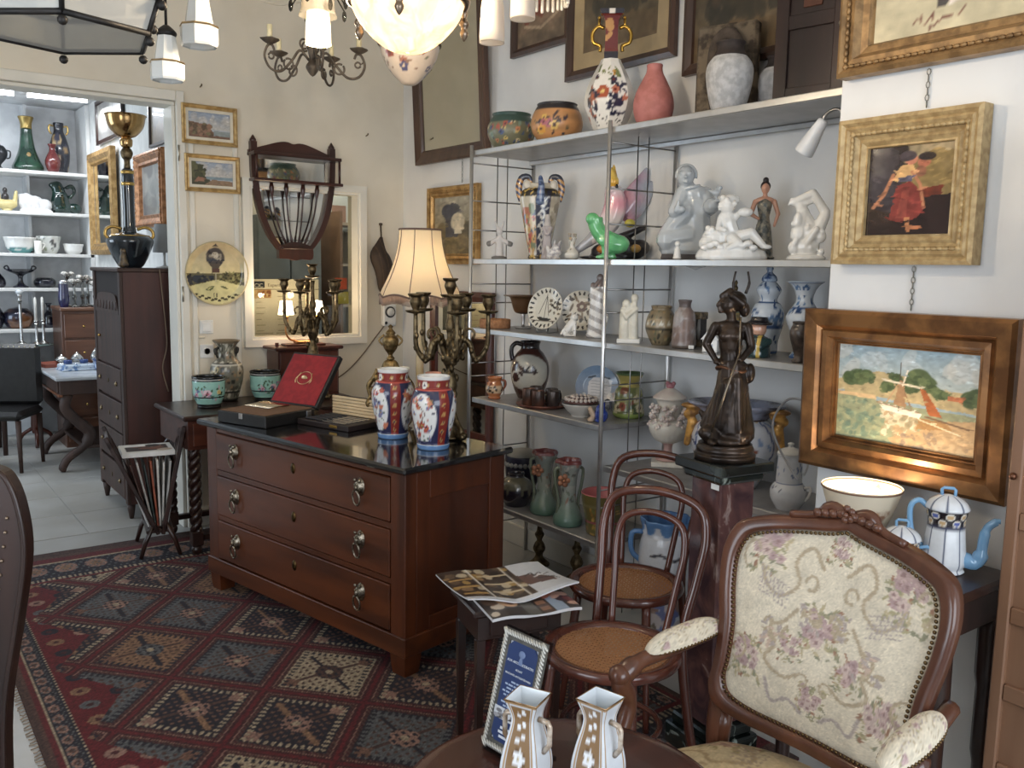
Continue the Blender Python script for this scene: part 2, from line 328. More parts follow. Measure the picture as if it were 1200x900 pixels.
b = MB().tube([(1.62, 5.372, 0), (1.62, 5.372, 1.16), (1.665, 5.372, 1.16)], .008, 6); struct('trim_3', b, TRIMM)
# nails and hooks in the wall
for q in ((2.23, 2.76), (2.72, 2.9), (2.75, 2.45), (1.68, 2.62)):
    o = MB().tube([(q[0], 5.378, q[1]), (q[0], 5.35, q[1] + .006), (q[0], 5.348, q[1] + .014)], .004, 6).build('wall_hook', metal((110, 95, 70), .4)); 
    tag(o, {2.23: 'small bare hook in the back wall above the shield-shaped shelf', 2.72: 'small bare hook in the back wall right of the iron candle chandelier', 2.75: 'small nail in the back wall just left of the corner', 1.68: 'small nail in the wall above the two little landscapes'}[q[0]], 'hook')
# ================================================================== RUG
def rug():
    x0, x1, y0, y1 = .39, 2.42, 1.63, 5.26; nx, ny = 300, 600
    X, Y = np.meshgrid(np.linspace(x0, x1, nx), np.linspace(y0, y1, ny)); a = np.zeros((ny, nx, 3)); rng = np.random.default_rng(5)
    def st(k, c): a[k] = np.array(c) / 255
    red, dred, navy, ivory, tan, teal, brown, rose = (114, 28, 34), (80, 30, 33), (42, 38, 50), (186, 166, 136), (152, 112, 82), (100, 102, 104), (92, 62, 54), (164, 122, 106)
    st(np.ones_like(X, bool), dred)
    p = (X - .881) / .262; q = (Y - 3.376) / .30; s = (p + q) / 2; t = (p - q) / 2
    fs, ft = s - np.floor(s), t - np.floor(t); i, j = np.floor(s).astype(int), np.floor(t).astype(int)
    d = np.minimum(np.minimum(fs, 1 - fs), np.minimum(ft, 1 - ft))
    kind = (i * 2 + j * 3 + (i * j) % 2) % 4
    fields = [teal, tan, navy, ivory]; mids = [rose, teal, rose, brown]; dark = navy
    for k in range(4):
        m = kind == k; st(m & (d > .10), fields[k])
        cx, cy = fs - .5, ft - .5; r = np.maximum(abs(cx), abs(cy)); ang = np.abs(cx * cy)
        st(m & (r < .30) & (np.sin(cx * 62) * np.sin(cy * 62) > .35), brown if k != 2 else (120, 84, 70))
        st(m & (abs(cx + cy) < .035) & (r < .3), dark if k != 2 else tan); st(m & (abs(cx - cy) < .03) & (r < .26), brown)
        st(m & (np.hypot(cx, cy) < .145), mids[k]); st(m & (np.hypot(cx, cy) < .145) & (np.sin(cx * 60) * np.sin(cy * 60) > .2), dark); st(m & (np.hypot(cx, cy) < .04), ivory)
        st(m & (abs(abs(cx) - .3) < .07) & (abs(abs(cy) - .3) < .07) & (cx * cy > 0), rose if k == 2 else (132, 92, 74))
        # comb edging inside each diamond, alternately dark and pale teeth
        e = np.where(np.minimum(fs, 1 - fs) < np.minimum(ft, 1 - ft), ft, fs)
        st(m & (d > .10) & (d < .17) & (np.sin(e * 95) > 0), navy if k != 2 else ivory); st(m & (d > .10) & (d < .115), navy if k != 3 else ivory)
    st((d > .055) & (d <= .10) & (np.sin((fs + ft) * 130) > 0), brown); st((d > .05) & (d < .062), (150, 110, 95)); st(d < .02, red)
    # plain red triangles with octagons along the left side
    tri = (X - .53) < .33 * np.abs(((Y - 3.376) / .6) % 1 - .5) * 1.1; st(tri, red)
    for cy in np.arange(y0, y1, .13):
        for cx in (.58, .69):
            cc = cx + rng.uniform(-.01, .01); m = tri & (np.hypot((X - cc), (Y - cy - (.06 if cx > .6 else 0))) < .034); st(m, [tan, navy, teal, rose][rng.integers(4)]); st(m & (np.hypot(X - cc, Y - cy - (.06 if cx > .6 else 0)) < .012), dred)
    # borders: left and right
    for dist, along in ((X - x0, Y), (x1 - X, Y), (y1 - Y, X), (Y - y0, X)):
        far = along is X; w = .50 if far else .135; sc = w / .135
        b = dist < w; st(b, navy)
        st(b & (dist > .055 * sc) & (dist < .11 * sc) & (np.hypot(((along / (.085 * sc ** .4)) % 1 - .5), (dist - .082 * sc) / (.05 * sc)) < .38), rose); st(b & (np.hypot(((along / (.085 * sc ** .4)) % 1 - .5), (dist - .082 * sc) / (.05 * sc)) < .2), [brown, tan][int(far)])
        st(b & (dist > .05 * sc) & (dist < .115 * sc) & (np.sin(along * 190) * np.sin(dist * 300 / sc) > .55), teal)
        st(dist < .05 * sc, (96, 66, 58)); st((dist < .05 * sc) & (dist > .03 * sc), (112, 36, 40)); st((dist < .02 * sc), (84, 60, 54)); st((dist < .055 * sc) & (dist > .05 * sc), ivory)
        st((dist > .118 * sc) & (dist < .128 * sc) & (np.sin(along * 260) > 0), ivory); st((dist > .128 * sc) & (dist < w), red)
    a *= (1 + .12 * rng.normal(size=X.shape))[..., None] * .80
    im = Im(nx, ny, (0, 0, 0)); im.a = np.clip(a, 0, 1)
    g = MB().grid(nx, ny, lambda u, v: (x0 + (x1 - x0) * u, y0 + (y1 - y0) * v, .011 + .0012 * math.sin(u * 40 + v * 9) * math.sin(v * 60)))
    o = g.build('rug', painted(.95, 0, .5, 260), None, im); tag(o, 'dark red oriental rug with rows of lozenge medallions under the chest of drawers', 'rug')
    MB().box(x0, x1, y0, y1, 0.001, .0095).build('backing', mat((80, 40, 40), .95), o)
    f = MB()
    for k in range(150):
        y = y0 + .012 + (y1 - y0 - .024) * k / 149; f.tube([(x0, y, .006), (x0 - .012, y + random.uniform(-.006, .006), .003), (x0 - .02 - .006 * random.random(), y + random.uniform(-.008, .008), .003)], .0022, 4)
    f.build('fringe', mat((150, 130, 108), .95), o)['kind'] = 'stuff'
rug()
# ================================================================== SHELVING UNIT
FX, BX = 2.61, 2.995; YS = (3.90, 2.85, 1.735)
SH = {'TOP': 2.205, 'S2': 1.650, 'S3': 1.290, 'S4': .918, 'S5': .380, 'R5': .745}
GREY = mat((150, 148, 147), .35, .2, (138, 136, 135), 12, name='shelf_lacquer'); CH2 = mat((214, 213, 211), .3, .85, (204, 203, 201), 12, name='chrome_tube')
u = thing('shelving_unit', 'tall grey metal shelving unit with chrome uprights filled with ceramics', 'shelves', (FX, YS[1], 0))
for key, z in SH.items():
    y0, y1 = (YS[1] + .012, YS[0] - .012) if key in ('S4', 'S5') else ((YS[2] + .012, YS[1] - .012) if key == 'R5' else (YS[2] + .0, YS[0] + .012))
    p = MB().box(.012, BX - FX, y0 - YS[1], y1 - YS[1], z - .022, z, .002).build('shelf', GREY, u)
    MB().box(.0, .012, y0 - YS[1], y1 - YS[1], z - .026, z + .001, .003).build('front_edge', CH2, p)
    if key == 'TOP': MB().box(BX - FX - .012, BX - FX, y0 - YS[1], y1 - YS[1], z - .045, z - .022, .003).build('back_rail', CH2, p)
for y in YS:
    for x in (-.010, .395):
        MB().tube([(x, y - YS[1], 0.0), (x, y - YS[1], 2.23 if x < 0 else 2.205)], .0095 if x < 0 else .011, 10).build('upright', CH2, u)
    for x in (.150, .215):
        MB().tube([(x, y - YS[1] - .008, .03), (x, y - YS[1] - .008, 2.18)], .003, 6).build('rod', metal((150, 148, 146), .3), u)
    for z in (.20, .55, .63, 1.03, 1.10, 1.42, 1.52, 1.80, 1.95, 2.14):
        if any(abs(z - s) < .03 for s in SH.values()): continue
        MB().tube([(-.01, y - YS[1] - .004, z), (.395, y - YS[1] - .004, z)], .0038, 6).build('rung', metal((150, 148, 146), .3), u)
# small shelf spotlight clamped to the right upright
l = thing('clamp_lamp', 'small white clamp spotlight on the right upright of the metal shelves', 'lamp', (2.655, 1.765, 2.06))
MB().box(-.02, .02, -.02, .012, .0, .06, .004).build('clamp', mat((205, 205, 205), .4), l)
MB().tube(sp([(0, 0, .05), (0, .03, .085), (0, .07, .08), (0, .095, .05)], 5), .006, 8).build('gooseneck', metal((160, 160, 160), .3), l)
MB().lathe(prof([(.002, 0), (.016, .004), (.021, .03), (.028, .075), (.033, .12), (.031, .122), (.024, .07), (.001, .03)], 3), 20, tr(0, .085, .06) @ rx(math.radians(-145))).build('lamp_head', mat((222, 224, 226), .35), l)
cb = MB().tube(sp([(2.665, 1.745, 2.03), (2.64, 1.72, 1.95), (2.63, 1.719, 1.7), (2.62, 1.719, 1.45)], 6), .004, 6).build('power_cable', mat((225, 225, 222), .5)); tag(cb, 'thin white cable hanging beside the right upright of the shelves', 'cable')
cb = MB().tube(sp([(2.54, 1.76, 1.18), (2.56, 1.86, 1.17), (2.58, 1.93, 1.08), (2.585, 1.90, .99), (2.56, 1.8, .9)], 8), .0042, 6).build('power_cable', mat((150, 150, 152), .5)); tag(cb, 'grey looped cable beside the left edge of the harbour painting', 'cable')
# ================================================================== CHEST OF DRAWERS
th = math.radians(-78)
ch = thing('chest_of_drawers', 'reddish brown wooden three-drawer commode with black marble top on the rug', 'commode', (1.742, 3.615, 0.012), th)
W, D = 1.44, .56; x0, x1, y0, y1 = -W / 2, W / 2, -D / 2, D / 2
CW = wood((100, 46, 14), (70, 30, 8), .42, 'x', 5, .08); CWZ = wood((96, 42, 12), (66, 27, 7), .42, 'z', 5, .08)
b = MB().box(x0 + .05, x1 - .02, y0 + .03, y1, .15, .815).box(x0, x0 + .085, y0, y0 + .06, .10, .815, .004).box(x1 - .085, x1, y0, y0 + .06, .10, .815, .004)
b.build('carcass', CWZ, ch)
b = MB().box(x0 + .085, x1 - .085, y0 + .004, y0 + .04, .792, .815).box(x0 + .085, x1 - .085, y0 + .004, y0 + .04, .583, .607).box(x0 + .085, x1 - .085, y0 + .004, y0 + .04, .363, .385)
b.box(x0 - .008, x1 + .008, y0 - .008, y1, .085, .165, .004); b.build('rail', CW, ch)
for sx in (x0, x1 - .02):   # framed side panels
    b = MB().box(sx, sx + .02, y0 + .06, y0 + .13, .165, .815, .002).box(sx, sx + .02, y1 - .09, y1, .165, .815, .002).box(sx, sx + .02, y0 + .13, y1 - .09, .70, .815, .002).box(sx, sx + .02, y0 + .13, y1 - .09, .165, .22, .002)
    b.build('side_frame', CWZ, ch); MB().box(sx + .007, sx + .013, y0 + .13, y1 - .09, .22, .70).build('side_panel', wood((88, 37, 11), (60, 24, 7), .35, 'z', 4), ch)
for sx in (x0, x1 - .09):
    for sy in (y0, y1 - .09):
        MB().lathe([(.052, .088), (.047, .03), (.042, 0)], 4, tr(sx + .045, sy + .045, 0) @ rz(0) , 0, 1.2, 1.2, False, True, PI / 4).build('leg', CWZ, ch)
HM = metal((164, 154, 136), .38, (100, 90, 74), 90, .3)
for z0, z1 in ((.607, .792), (.385, .583), (.168, .363)):
    d = MB().box(x0 + .088, x1 - .088, y0 - .004, y0 + .03, z0 + .004, z1 - .004, .004).build('drawer', CW, ch); zc = (z0 + z1) / 2
    for hx in (-.46, .46):
        m = MB().lathe(prof([(.001, .024), (.016, .021), (.022, .010), (.027, .003), (.028, 0)], 3), 16, tr(hx, y0 - .004, zc + .022) @ rx(PI / 2), 0, .9, 1.35)
        m.ball((hx, y0 - .028, zc + .022), (.009, .008, .014), 10).ball((hx - .014, y0 - .022, zc + .05), .007, 8).ball((hx + .014, y0 - .022, zc + .05), .007, 8).ball((hx - .007, y0 - .03, zc + .034), .004, 6).ball((hx + .007, y0 - .03, zc + .034), .004, 6)
        m.tube([(hx + .021 * math.sin(t), y0 - .028 - .004 * math.cos(t), zc - .02 + .031 * math.cos(t)) for t in np.linspace(.3, 2 * PI - .3, 18)], .0042, 8)
        m.build('lion_handle', HM, d)
    MB().lathe(prof([(.001, .007), (.012, .006), (.019, .001), (.0195, 0)], 2), 16, tr(0, y0 - .004, zc + .02) @ rx(PI / 2), 0, .8, 1.25).box(-.003, .003, y0 - .0125, y0 - .010, zc + .012, zc + .028).build('keyhole_plate', metal((88, 68, 40), .4), d)
BM = mat((30, 30, 32), .1, 0, (24, 24, 26), 60, 0, 40, .5, None, .45, .62, name='black_marble')
MB().box(x0 - .035, x1 + .035, y0 - .035, y1 + .02, .817, .845, .008).build('marble_top', BM, ch)
ZC = .8575
# ---- open cutlery canteen with red lid lining
q = thing('cutlery_box', 'open black cutlery case with red-lined lid on the commode', 'case', (1.545, 4.06, ZC), math.radians(-68))
BLK = mat((26, 24, 24), .45, 0, (18, 17, 17), 30, .1, 80, name='black_leatherette'); RED = mat((158, 30, 34), .8, 0, (140, 24, 28), 30, name='red_satin')
MB().box(-.16, .16, -.16, .16, 0, .056, .004).build('base_tray', BLK, q)
MB().box(-.15, .15, -.15, .15, .056, .060, .001).build('tray_lining', mat((120, 86, 58), .9), q)
for k in range(12):
    h = MB().tube([(-.13 + .014 * k, -.02, .064), (-.13 + .014 * k, .06, .066), (-.13 + .014 * k, .115, .064)], [.003, .004, .0065], 6).ball((-.13 + .014 * k, .12, .064), (.006, .012, .003), 8).build('spoon', metal((222, 212, 190), .25), q)
lid = tr(0, .162, .056) @ rx(math.radians(-36))
l = MB().box(-.16, .16, .0, .03, 0, .30, .004, lid).build('lid', BLK, q)
l2 = MB().box(-.148, .148, -.002, .001, .012, .288, .0005, lid).build('red_lining', RED, l)
e = MB().tube([tuple(lid @ Vec((.046 * math.cos(t), -.003, .155 + .036 * math.sin(t)))) for t in np.linspace(0, 2 * PI, 25)[:-1]], .0022, 5, True)
for s in (-1, 1): e.tube([tuple(lid @ Vec((s * (.046 + .008 * math.sin(k)), -.003, .125 + .012 * k))) for k in range(6)], .003, 5)
e.ball(tuple(lid @ Vec((0, -.003, .155))), (.022, .003, .014), 10).build('gold_crest', metal((225, 190, 140), .35), l)
MB().box(-.012, .012, -.164, -.16, .03, .056, .001).box(.158, .165, .10, .13, .02, .05, .001).build('clasp', metal((200, 200, 205), .3), q)
# ---- flat canteen with knives, pale ribbed lid lining
q = thing('knife_case', 'flat dark knife case with pale ribbed lid lining beside the two vases', 'case', (1.79, 3.78, ZC), math.radians(-72))
MB().box(-.17, .17, -.11, .11, 0, .026, .003).build('base_tray', mat((40, 28, 26), .5), q)
l = MB().box(-.17, .17, .112, .122, .004, .12, .002, tr(0, 0, 0) @ rx(math.radians(0))).build('lid', mat((50, 34, 28), .5), q)
for k in range(7): MB().box(-.162, .162, .104, .112, .012 + .0152 * k, .012 + .0152 * k + .0135, .003).build('lining_rib', mat((226, 196, 150), .6), l)
for k in range(6):
    MB().box(-.14, -.02, -.09 + .03 * k, -.078 + .03 * k, .027, .035, .003).build('knife_handle', mat((40, 40, 44), .3), q)
    MB().box(-.02, .13, -.091 + .03 * k, -.077 + .03 * k, .028, .031, .001).build('knife_blade', metal((215, 215, 220), .15), q)
MB().box(.05, .10, -.113, -.11, .01, .022, .001).build('clasp', BRASS, q)
# ---- two Imari vases
def imari(seed):
    im = Im(128, 96, (232, 230, 226), 1.75, False)
    red, navy, gold, bl = (142, 46, 40), (46, 48, 84), (196, 150, 84), (96, 138, 190)
    im.band(.0, .075, (200, 208, 218)); im.band(.01, .065, bl)
    im.band(.075, .80, navy)
    for k in range(3):
        u = .0 + k / 3
        im.rect(u + .27, u + .333, .08, .8, red); im.rect(u, u + .008, .08, .8, red)
        for v in (.14, .26, .38, .5, .62, .74): im.flower((u + .30) % 1, v, .03, gold, navy, 4)
        c = u + .135
        if k % 2 == 0:
            im.ell(c, .44, .20, .32, (236, 236, 234), 1, 0, .06)
            im.flowers(20, (c - .085, c + .085, .17, .7), .036, [(200, 84, 70), (214, 128, 96), (120, 130, 178)], gold, seed + k); im.leaves(34, (c - .09, c + .09, .15, .72), .022, [(88, 112, 78), (190, 110, 90), navy], seed)
            im.line([(c - .06, .2), (c - .02, .36), (c + .03, .5), (c - .03, .64)], .007, (90, 60, 50))
            if k == 0 and seed == 2: im.line([(c + .0, .64), (c + .07, .6), (c + .09, .5)], .014, navy); im.line([(c - .02, .16), (c + .04, .22), (c + .09, .26)], .02, navy)
        else:
            im.ell(c, .44, .19, .33, (226, 222, 208), 1, 0, .06); im.ell(c, .72, .1, .07, (196, 150, 120))
            im.flower(c, .45, .075, (176, 76, 62), gold, 6); im.leaves(26, (c - .075, c + .075, .18, .68), .034, [(70, 92, 70), (96, 110, 90), (150, 90, 74)], seed + 9); im.line([(c, .16), (c, .62)], .007, (70, 92, 70))
    im.band(.80, .83, (196, 80, 70)); im.band(.83, .955, red)
    for k in range(9): im.flower(k / 9 + .05, .89, .035, gold, (220, 210, 190), 4)
    for k in range(3): im.ell(k / 3 + .13, .89, .06, .05, (230, 228, 222), 1, PI / 4); im.ell(k / 3 + .13, .89, .02, .018, navy)
    im.band(.955, 1, (232, 232, 230)); return im
VP = [(.062, 0), (.066, .004), (.068, .022), (.066, .03), (.075, .07), (.088, .13), (.094, .175), (.092, .21), (.078, .245), (.066, .256), (.065, .262), (.067, .292), (.069, .301), (.066, .303), (.060, .296), (.058, .26), (.03, .24)]
for nm, loc, sd, lb, ro in (('imari_vase', (1.862, 3.392, ZC), 1, 'red, blue and white porcelain vase behind its twin, its left side showing pink blossom', 4.5), ('imari_vase', (1.888, 3.095, ZC), 2, 'red, blue and white porcelain vase in front of its twin, with dark blue branch', 4.85)):
    o = MB().lathe(prof(VP, 5), 128).build(nm, PAINT, None, imari(sd)); tag(put(o, loc, ro), lb, 'vase', 'pair of porcelain vases on the commode')
# ---- table lamp with fringed shade on its own small stand
q = thing('lamp_table', 'small round wooden stand behind the commode carrying the fringed lamp', 'table', (2.49, 4.23, 0)); 
MB().lathe(prof([(.15, .84), (.16, .845), (.16, .86), (.15, .868), (.002, .868)], 2), 32).build('tabletop', DARKWX, q)
MB().lathe(prof([(.02, .84), (.03, .75), (.018, .6), (.03, .4), (.022, .2), (.035, .14), (.01, .12)], 4), 16).build('column', DARKW, q)
for k in range(3):
    t = k * 2 * PI / 3; MB().tube(sp([(.02 * math.cos(t), .02 * math.sin(t), .17), (.1 * math.cos(t), .1 * math.sin(t), .13), (.19 * math.cos(t), .19 * math.sin(t), .015)], 5), .014, 8).build('leg', DARKW, q)
q = thing('table_lamp', 'lit table lamp with fringed cream bell shade and beige column behind the vases', 'lamp', (2.49, 4.23, .8695))
MB().lathe(prof([(.075, 0), (.078, .012), (.06, .03), (.03, .05), (.018, .07), (.002, .08)], 4), 24).build('base', mat((226, 216, 200), .3), q)
MB().lathe(prof([(.018, .06), (.022, .1), (.021, .3), (.021, .54), (.016, .58), (.002, .585)], 4), 16).build('column', mat((206, 184, 142), .4, 0, (190, 165, 120), 9), q)
sh = []; n = 8
def bell(t, v):
    r = .116 + .115 * (1 - v) ** 1.9 + .0; sc = abs(math.sin(4 * t)); r *= 1 - .05 * sc * (.3 + .7 * (1 - v)); z = .585 + .35 * v - (.016 * (1 - sc) if v == 0 else 0)
    return (r * math.cos(t), r * math.sin(t), z)
SHD = translucent((240, 222, 188))
sd = MB().grid(97, 14, lambda u, v: bell(2 * PI * u, v)).build('lamp_shade', SHD, q)
TR = mat((120, 96, 84), .9)
for k in range(8): t = PI / 8 * 2 * k; MB().tube([tuple(Vec(bell(t, v)) * 1.0 + Vec((math.cos(t) * .002, math.sin(t) * .002, 0))) for v in np.linspace(0, 1, 10)], .0022, 5).build('seam', TR, sd)
MB().tube([bell(t, 1) for t in np.linspace(0, 2 * PI, 65)[:-1]], .006, 6, True).build('top_braid', TR, sd)
MB().tube([bell(t, 0) for t in np.linspace(0, 2 * PI, 97)[:-1]], .005, 6, True).build('bottom_braid', TR, sd)
f = MB()
for k in range(240):
    t = 2 * PI * k / 240; p = Vec(bell(t, 0)); f.tube([p, p + Vec((0, 0, -.045 - .006 * random.random()))], .0022, 3)
f.build('fringe', mat((176, 146, 128), .9), sd)['kind'] = 'stuff'
bulb('table_lamp_bulb', (2.49, 4.23, .8695 + .7), 26); MB().ball((0, 0, .7), (.028, .028, .04), 12).build('light_bulb', glow((255, 214, 160), 6), q)
for nm_, lb_, dx_, dy_, pr_, mm_ in (('white_candle', 'short thick white candle beside the beige lamp column', -.085, .03, [(.03, 0), (.032, .003), (.031, .17), (.026, .174), (.001, .172)], mat((226, 222, 212), .5)), ('pink_vase', 'small pink flared china vase just right of the beige lamp column', .06, -.06, [(.03, 0), (.034, .004), (.022, .03), (.024, .08), (.04, .13), (.052, .15), (.048, .151), (.03, .1)], mat((206, 150, 132), .25))):
    o = MB().lathe(prof(pr_, 3), 28).build(nm_, mm_); tag(put(o, (2.49 + dx_, 4.23 + dy_, .8695)), lb_, nm_.split('_')[1])
# ---- gilt bronze clock
q = thing('mantel_clock', 'gilt bronze mantel clock topped by an urn behind the left imari vase', 'clock', (2.012, 3.69, ZC), math.radians(-38))
b = MB().box(-.10, .10, -.045, .045, 0, .03, .006).box(-.085, .085, -.04, .04, .03, .06, .01).lathe(prof([(.05, .06), (.075, .10), (.085, .15), (.07, .22), (.045, .27), (.03, .30), (.002, .31)], 4), 24, None, 0, 1, .55)
for s in (-1, 1):
    b.tube(sp([(s * .10, 0, .03), (s * .115, 0, .09), (s * .095, 0, .13), (s * .105, 0, .18), (s * .08, 0, .22), (s * .06, 0, .26)], 4), .012, 8)
    for z in (.10, .16, .22): b.ball((s * (.10 - (z - .1) * .3), -.02, z), (.018, .014, .022), 8)
b.build('case', metal((160, 132, 86), .45, (104, 84, 52), 60, .3), q)
MB().lathe(prof([(.012, .30), (.02, .315), (.01, .33), (.03, .36), (.038, .39), (.036, .41), (.02, .425), (.024, .435), (.008, .455), (.012, .465), (.001, .475)], 3), 20).tube(sp([(-.036, 0, .375), (-.055, 0, .40), (-.03, 0, .425)], 4), .005).tube(sp([(.036, 0, .375), (.055, 0, .40), (.03, 0, .425)], 4), .005).build('urn_finial', metal((168, 140, 92), .45, (112, 90, 56), 60, .3), q)
MB().lathe([(.001, .006), (.045, .006), (.048, 0), (.001, 0)], 28, tr(0, -.045, .155) @ rx(PI / 2)).build('dial', mat((235, 232, 222), .3), q)
MB().box(-.0015, .0015, -.053, -.0515, .155, .187).box(0, .022, -.053, -.0515, .1535, .1565).build('hands', mat((30, 28, 26), .4), q)
# ---- candelabra
def candelabrum(name, label, loc, rot, H, R, arms, gh):
    q = thing(name, label, 'candelabrum', loc, rot, gh); m = OLDBRASS
    b = MB()
    for k in range(3):
        t = k * 2 * PI / 3 + .5; c, s = math.cos(t), math.sin(t)
        b.tube(sp([(.02 * c, .02 * s, H * .19), (.045 * c, .045 * s, H * .12), (.075 * c, .075 * s, H * .06), (.06 * c, .06 * s, .022), (.09 * c, .09 * s, .016), (.098 * c, .098 * s, .034)], 4), [.012] * 8 + [.017] * 6 + [.013] * 7, 8); b.ball((.082 * c, .082 * s, .02), (.024, .024, .0185), 8)
    b.lathe(prof([(.055, .002), (.06, .012), (.035, .03), (.03, H * .1), (.02, H * .14), (.028, H * .2)], 3), 18); b.build('base', m, q)
    b = MB().lathe(prof([(.018, H * .18), (.03, H * .22), (.022, H * .27), (.034, H * .33), (.026, H * .40), (.016, H * .44), (.03, H * .48), (.034, H * .52), (.016, H * .57), (.014, H * .66), (.022, H * .70), (.013, H * .76), (.013, H * .86), (.02, H * .88)], 3), 18)
    for k in range(14):
        t = k * 2.4; z = H * (.22 + .45 * k / 14); b.ball((.03 * math.cos(t), .03 * math.sin(t), z), (.012, .012, .02), 7)
    b.build('stem', m, q)
    def cup(p, par):
        x, y, z = p
        MB().lathe(prof([(.002, -.014), (.014, -.01), (.036, -.006), (.043, .002), (.040, .004), (.014, .003), (.018, .018), (.026, .04), (.022, .058), (.03, .064), (.034, .072), (.028, .074), (.014, .068), (.012, .03)], 3), 18, tr(x, y, z)).build('candle_cup', m, par)
    for k in range(arms):
        t = 2 * PI * k / arms + .35; c, s = math.cos(t), math.sin(t); ze = H * .80
        pts = sp([(.015, H * .50), (.05, H * .62), (.085, H * .60), (.10, H * .53), (R * .72, H * .50), (R * .97, H * .58), (R, H * .70), (R, ze - .012)], 5)
        a = MB().tube([(r_ * c, r_ * s, z_) for r_, z_ in pts], [.014 - .005 * i / len(pts) for i in range(len(pts))], 8)
        a.tube([(( .085 + .022 * math.cos(w)) * c, (.085 + .022 * math.cos(w)) * s, H * .66 + .022 * math.sin(w)) for w in np.linspace(-1, 4, 14)], .006, 6).ball((R * .72 * c, R * .72 * s, H * .50), (.013, .013, .016), 8).ball((.055 * c, .055 * s, H * .63), (.016, .016, .022), 8)
        [a.ball((r_ * c - s * .008 * (-1) ** i, r_ * s + c * .008 * (-1) ** i, z_), (.011, .011, .016), 7) for i, (r_, z_) in enumerate(pts[4:-6:3])]; a = a.build('arm', m, q); cup((R * c, R * s, ze), a)
    cup((0, 0, H - .074), q); return q
candelabrum('candelabrum', 'tall old brass candelabrum standing behind the front imari vase', (2.055, 3.235, ZC), .2, .70, .165, 5, 'pair of brass candelabra')
# ================================================================== SIDE TABLE BY THE WINDOW
q = thing('side_table', 'small dark wooden table with twisted leg left of the commode', 'table', (1.95, 5.05, 0))
MB().box(-.60, .52, -.30, .29, .762, .79, .008).build('tabletop', DARKWX, q)
MB().box(-.57, .50, -.27, .27, .60, .762).build('apron', wood((84, 42, 28), (60, 28, 20), .35, 'x'), q)
for i in range(2):
    d = MB().box(-.545 + .53 * i, -.035 + .53 * i, -.282, -.268, .62, .745, .003).build('drawer', wood((92, 46, 30), (66, 30, 20), .35, 'x'), q); MB().ball((-.29 + .53 * i, -.29, .68), .011, 10).build('knob', BRASS, d)
for sx in (-.53, .46):
    for sy in (-.235, .235):
        b = MB()
        for s in (0, PI): b.tube([(sx + .016 * math.cos(z * 62 + s), sy + .016 * math.sin(z * 62 + s), z) for z in np.linspace(.13, .60, 44)], .019, 7)
        b.box(sx - .03, sx + .03, sy - .03, sy + .03, .06, .14, .004).lathe(prof([(.012, .0), (.026, .02), (.03, .04), (.02, .06)], 3), 12, tr(sx, sy, 0)); b.build('twisted_leg', DARKW, q)
MB().box(-.53, .46, -.25, -.22, .085, .115).box(-.53, .46, .22, .25, .085, .115).build('stretcher', DARKWX, q)
ZT = .7905
def enamel(seed):
    im = Im(112, 60, (150, 202, 188), 3.0, False)
    im.band(0, .07, (26, 28, 28)); im.band(.84, .89, (24, 26, 26)); im.band(.93, 1, (24, 26, 26)); im.band(.89, .93, (235, 235, 230))
    for u in (.05, .55): im.flower(u, .45, .13, (226, 190, 200), (190, 90, 110), 6); im.leaves(40, (u - .17, u + .17, .25, .68), .06, [(70, 100, 70), (210, 150, 170), (90, 110, 150), (60, 70, 60)], seed); im.flower((u + .12) % 1, .5, .07, (230, 200, 120), (150, 90, 80)); im.flower((u - .12) % 1, .42, .07, (210, 150, 175), (150, 90, 80))
    return im
for i, (x, y, r_, lb) in enumerate(((1.575, 5.03, 4.0, 'mint green enamel cachepot with pink flower at the left end of the side table'), (1.945, 5.13, 4.6, 'mint green enamel cachepot with flower sprays right of the figured vase'))):
    o = thing('cachepot', lb, 'pot', (x, y, ZT), r_, 'pair of mint enamel cachepots')
    MB().lathe(dens([(.062, 0.012), (.066, .012), (.070, .03), (.080, .05), (.088, .08), (.089, .14), (.091, .15), (.087, .154), (.09, .166), (.092, .176), (.0895, .178), (.086, .172), (.084, .06), (.05, .03)]), 112).build('body', PAINT, o, enamel(i + 1))
    MB().lathe([(.060, 0), (.064, .002), (.064, .012), (.05, .013)], 32).build('foot_ring', mat((24, 24, 24), .3), o)
def cantonvase():
    im = Im(96, 96, (120, 116, 100), 1.6, False); im.blobs(300, (0, 1, .05, .95), .03, [(52, 50, 44), (190, 184, 160), (150, 120, 90), (80, 76, 62), (205, 200, 184)], 4)
    im.band(.0, .05, (40, 36, 32)); im.band(.14, .17, (34, 32, 30)); im.band(.56, .58, (210, 205, 190)); im.band(.58, .60, (40, 36, 30)); im.band(.95, 1, (130, 112, 86)); im.flowers(12, (0, 1, .2, .9), .05, [(200, 180, 130), (170, 150, 120)], (60, 50, 40), 2); return im
o = thing('figured_vase', 'grey crackled oriental vase with dark figures between the two mint cachepots', 'vase', (1.742, 5.215, ZT), .3)
MB().lathe(prof([(.055, 0), (.062, .01), (.066, .03), (.09, .12), (.096, .18), (.086, .22), (.062, .245), (.05, .27), (.049, .30), (.06, .335), (.078, .358), (.076, .362), (.06, .345), (.04, .30)], 4), 96).build('body', painted(.4, .3, .3, 70), o, cantonvase())
for s in (-1, 1): MB().tube(sp([(s * .05, 0, .32), (s * .075, 0, .31), (s * .07, 0, .285), (s * .06, 0, .26)], 4), [.007] * 5 + [.012] * 4 + [.007] * 4, 8).ball((s * .074, 0, .308), (.013, .014, .012), 8).build('dragon_handle', mat((44, 40, 34), .5), o)
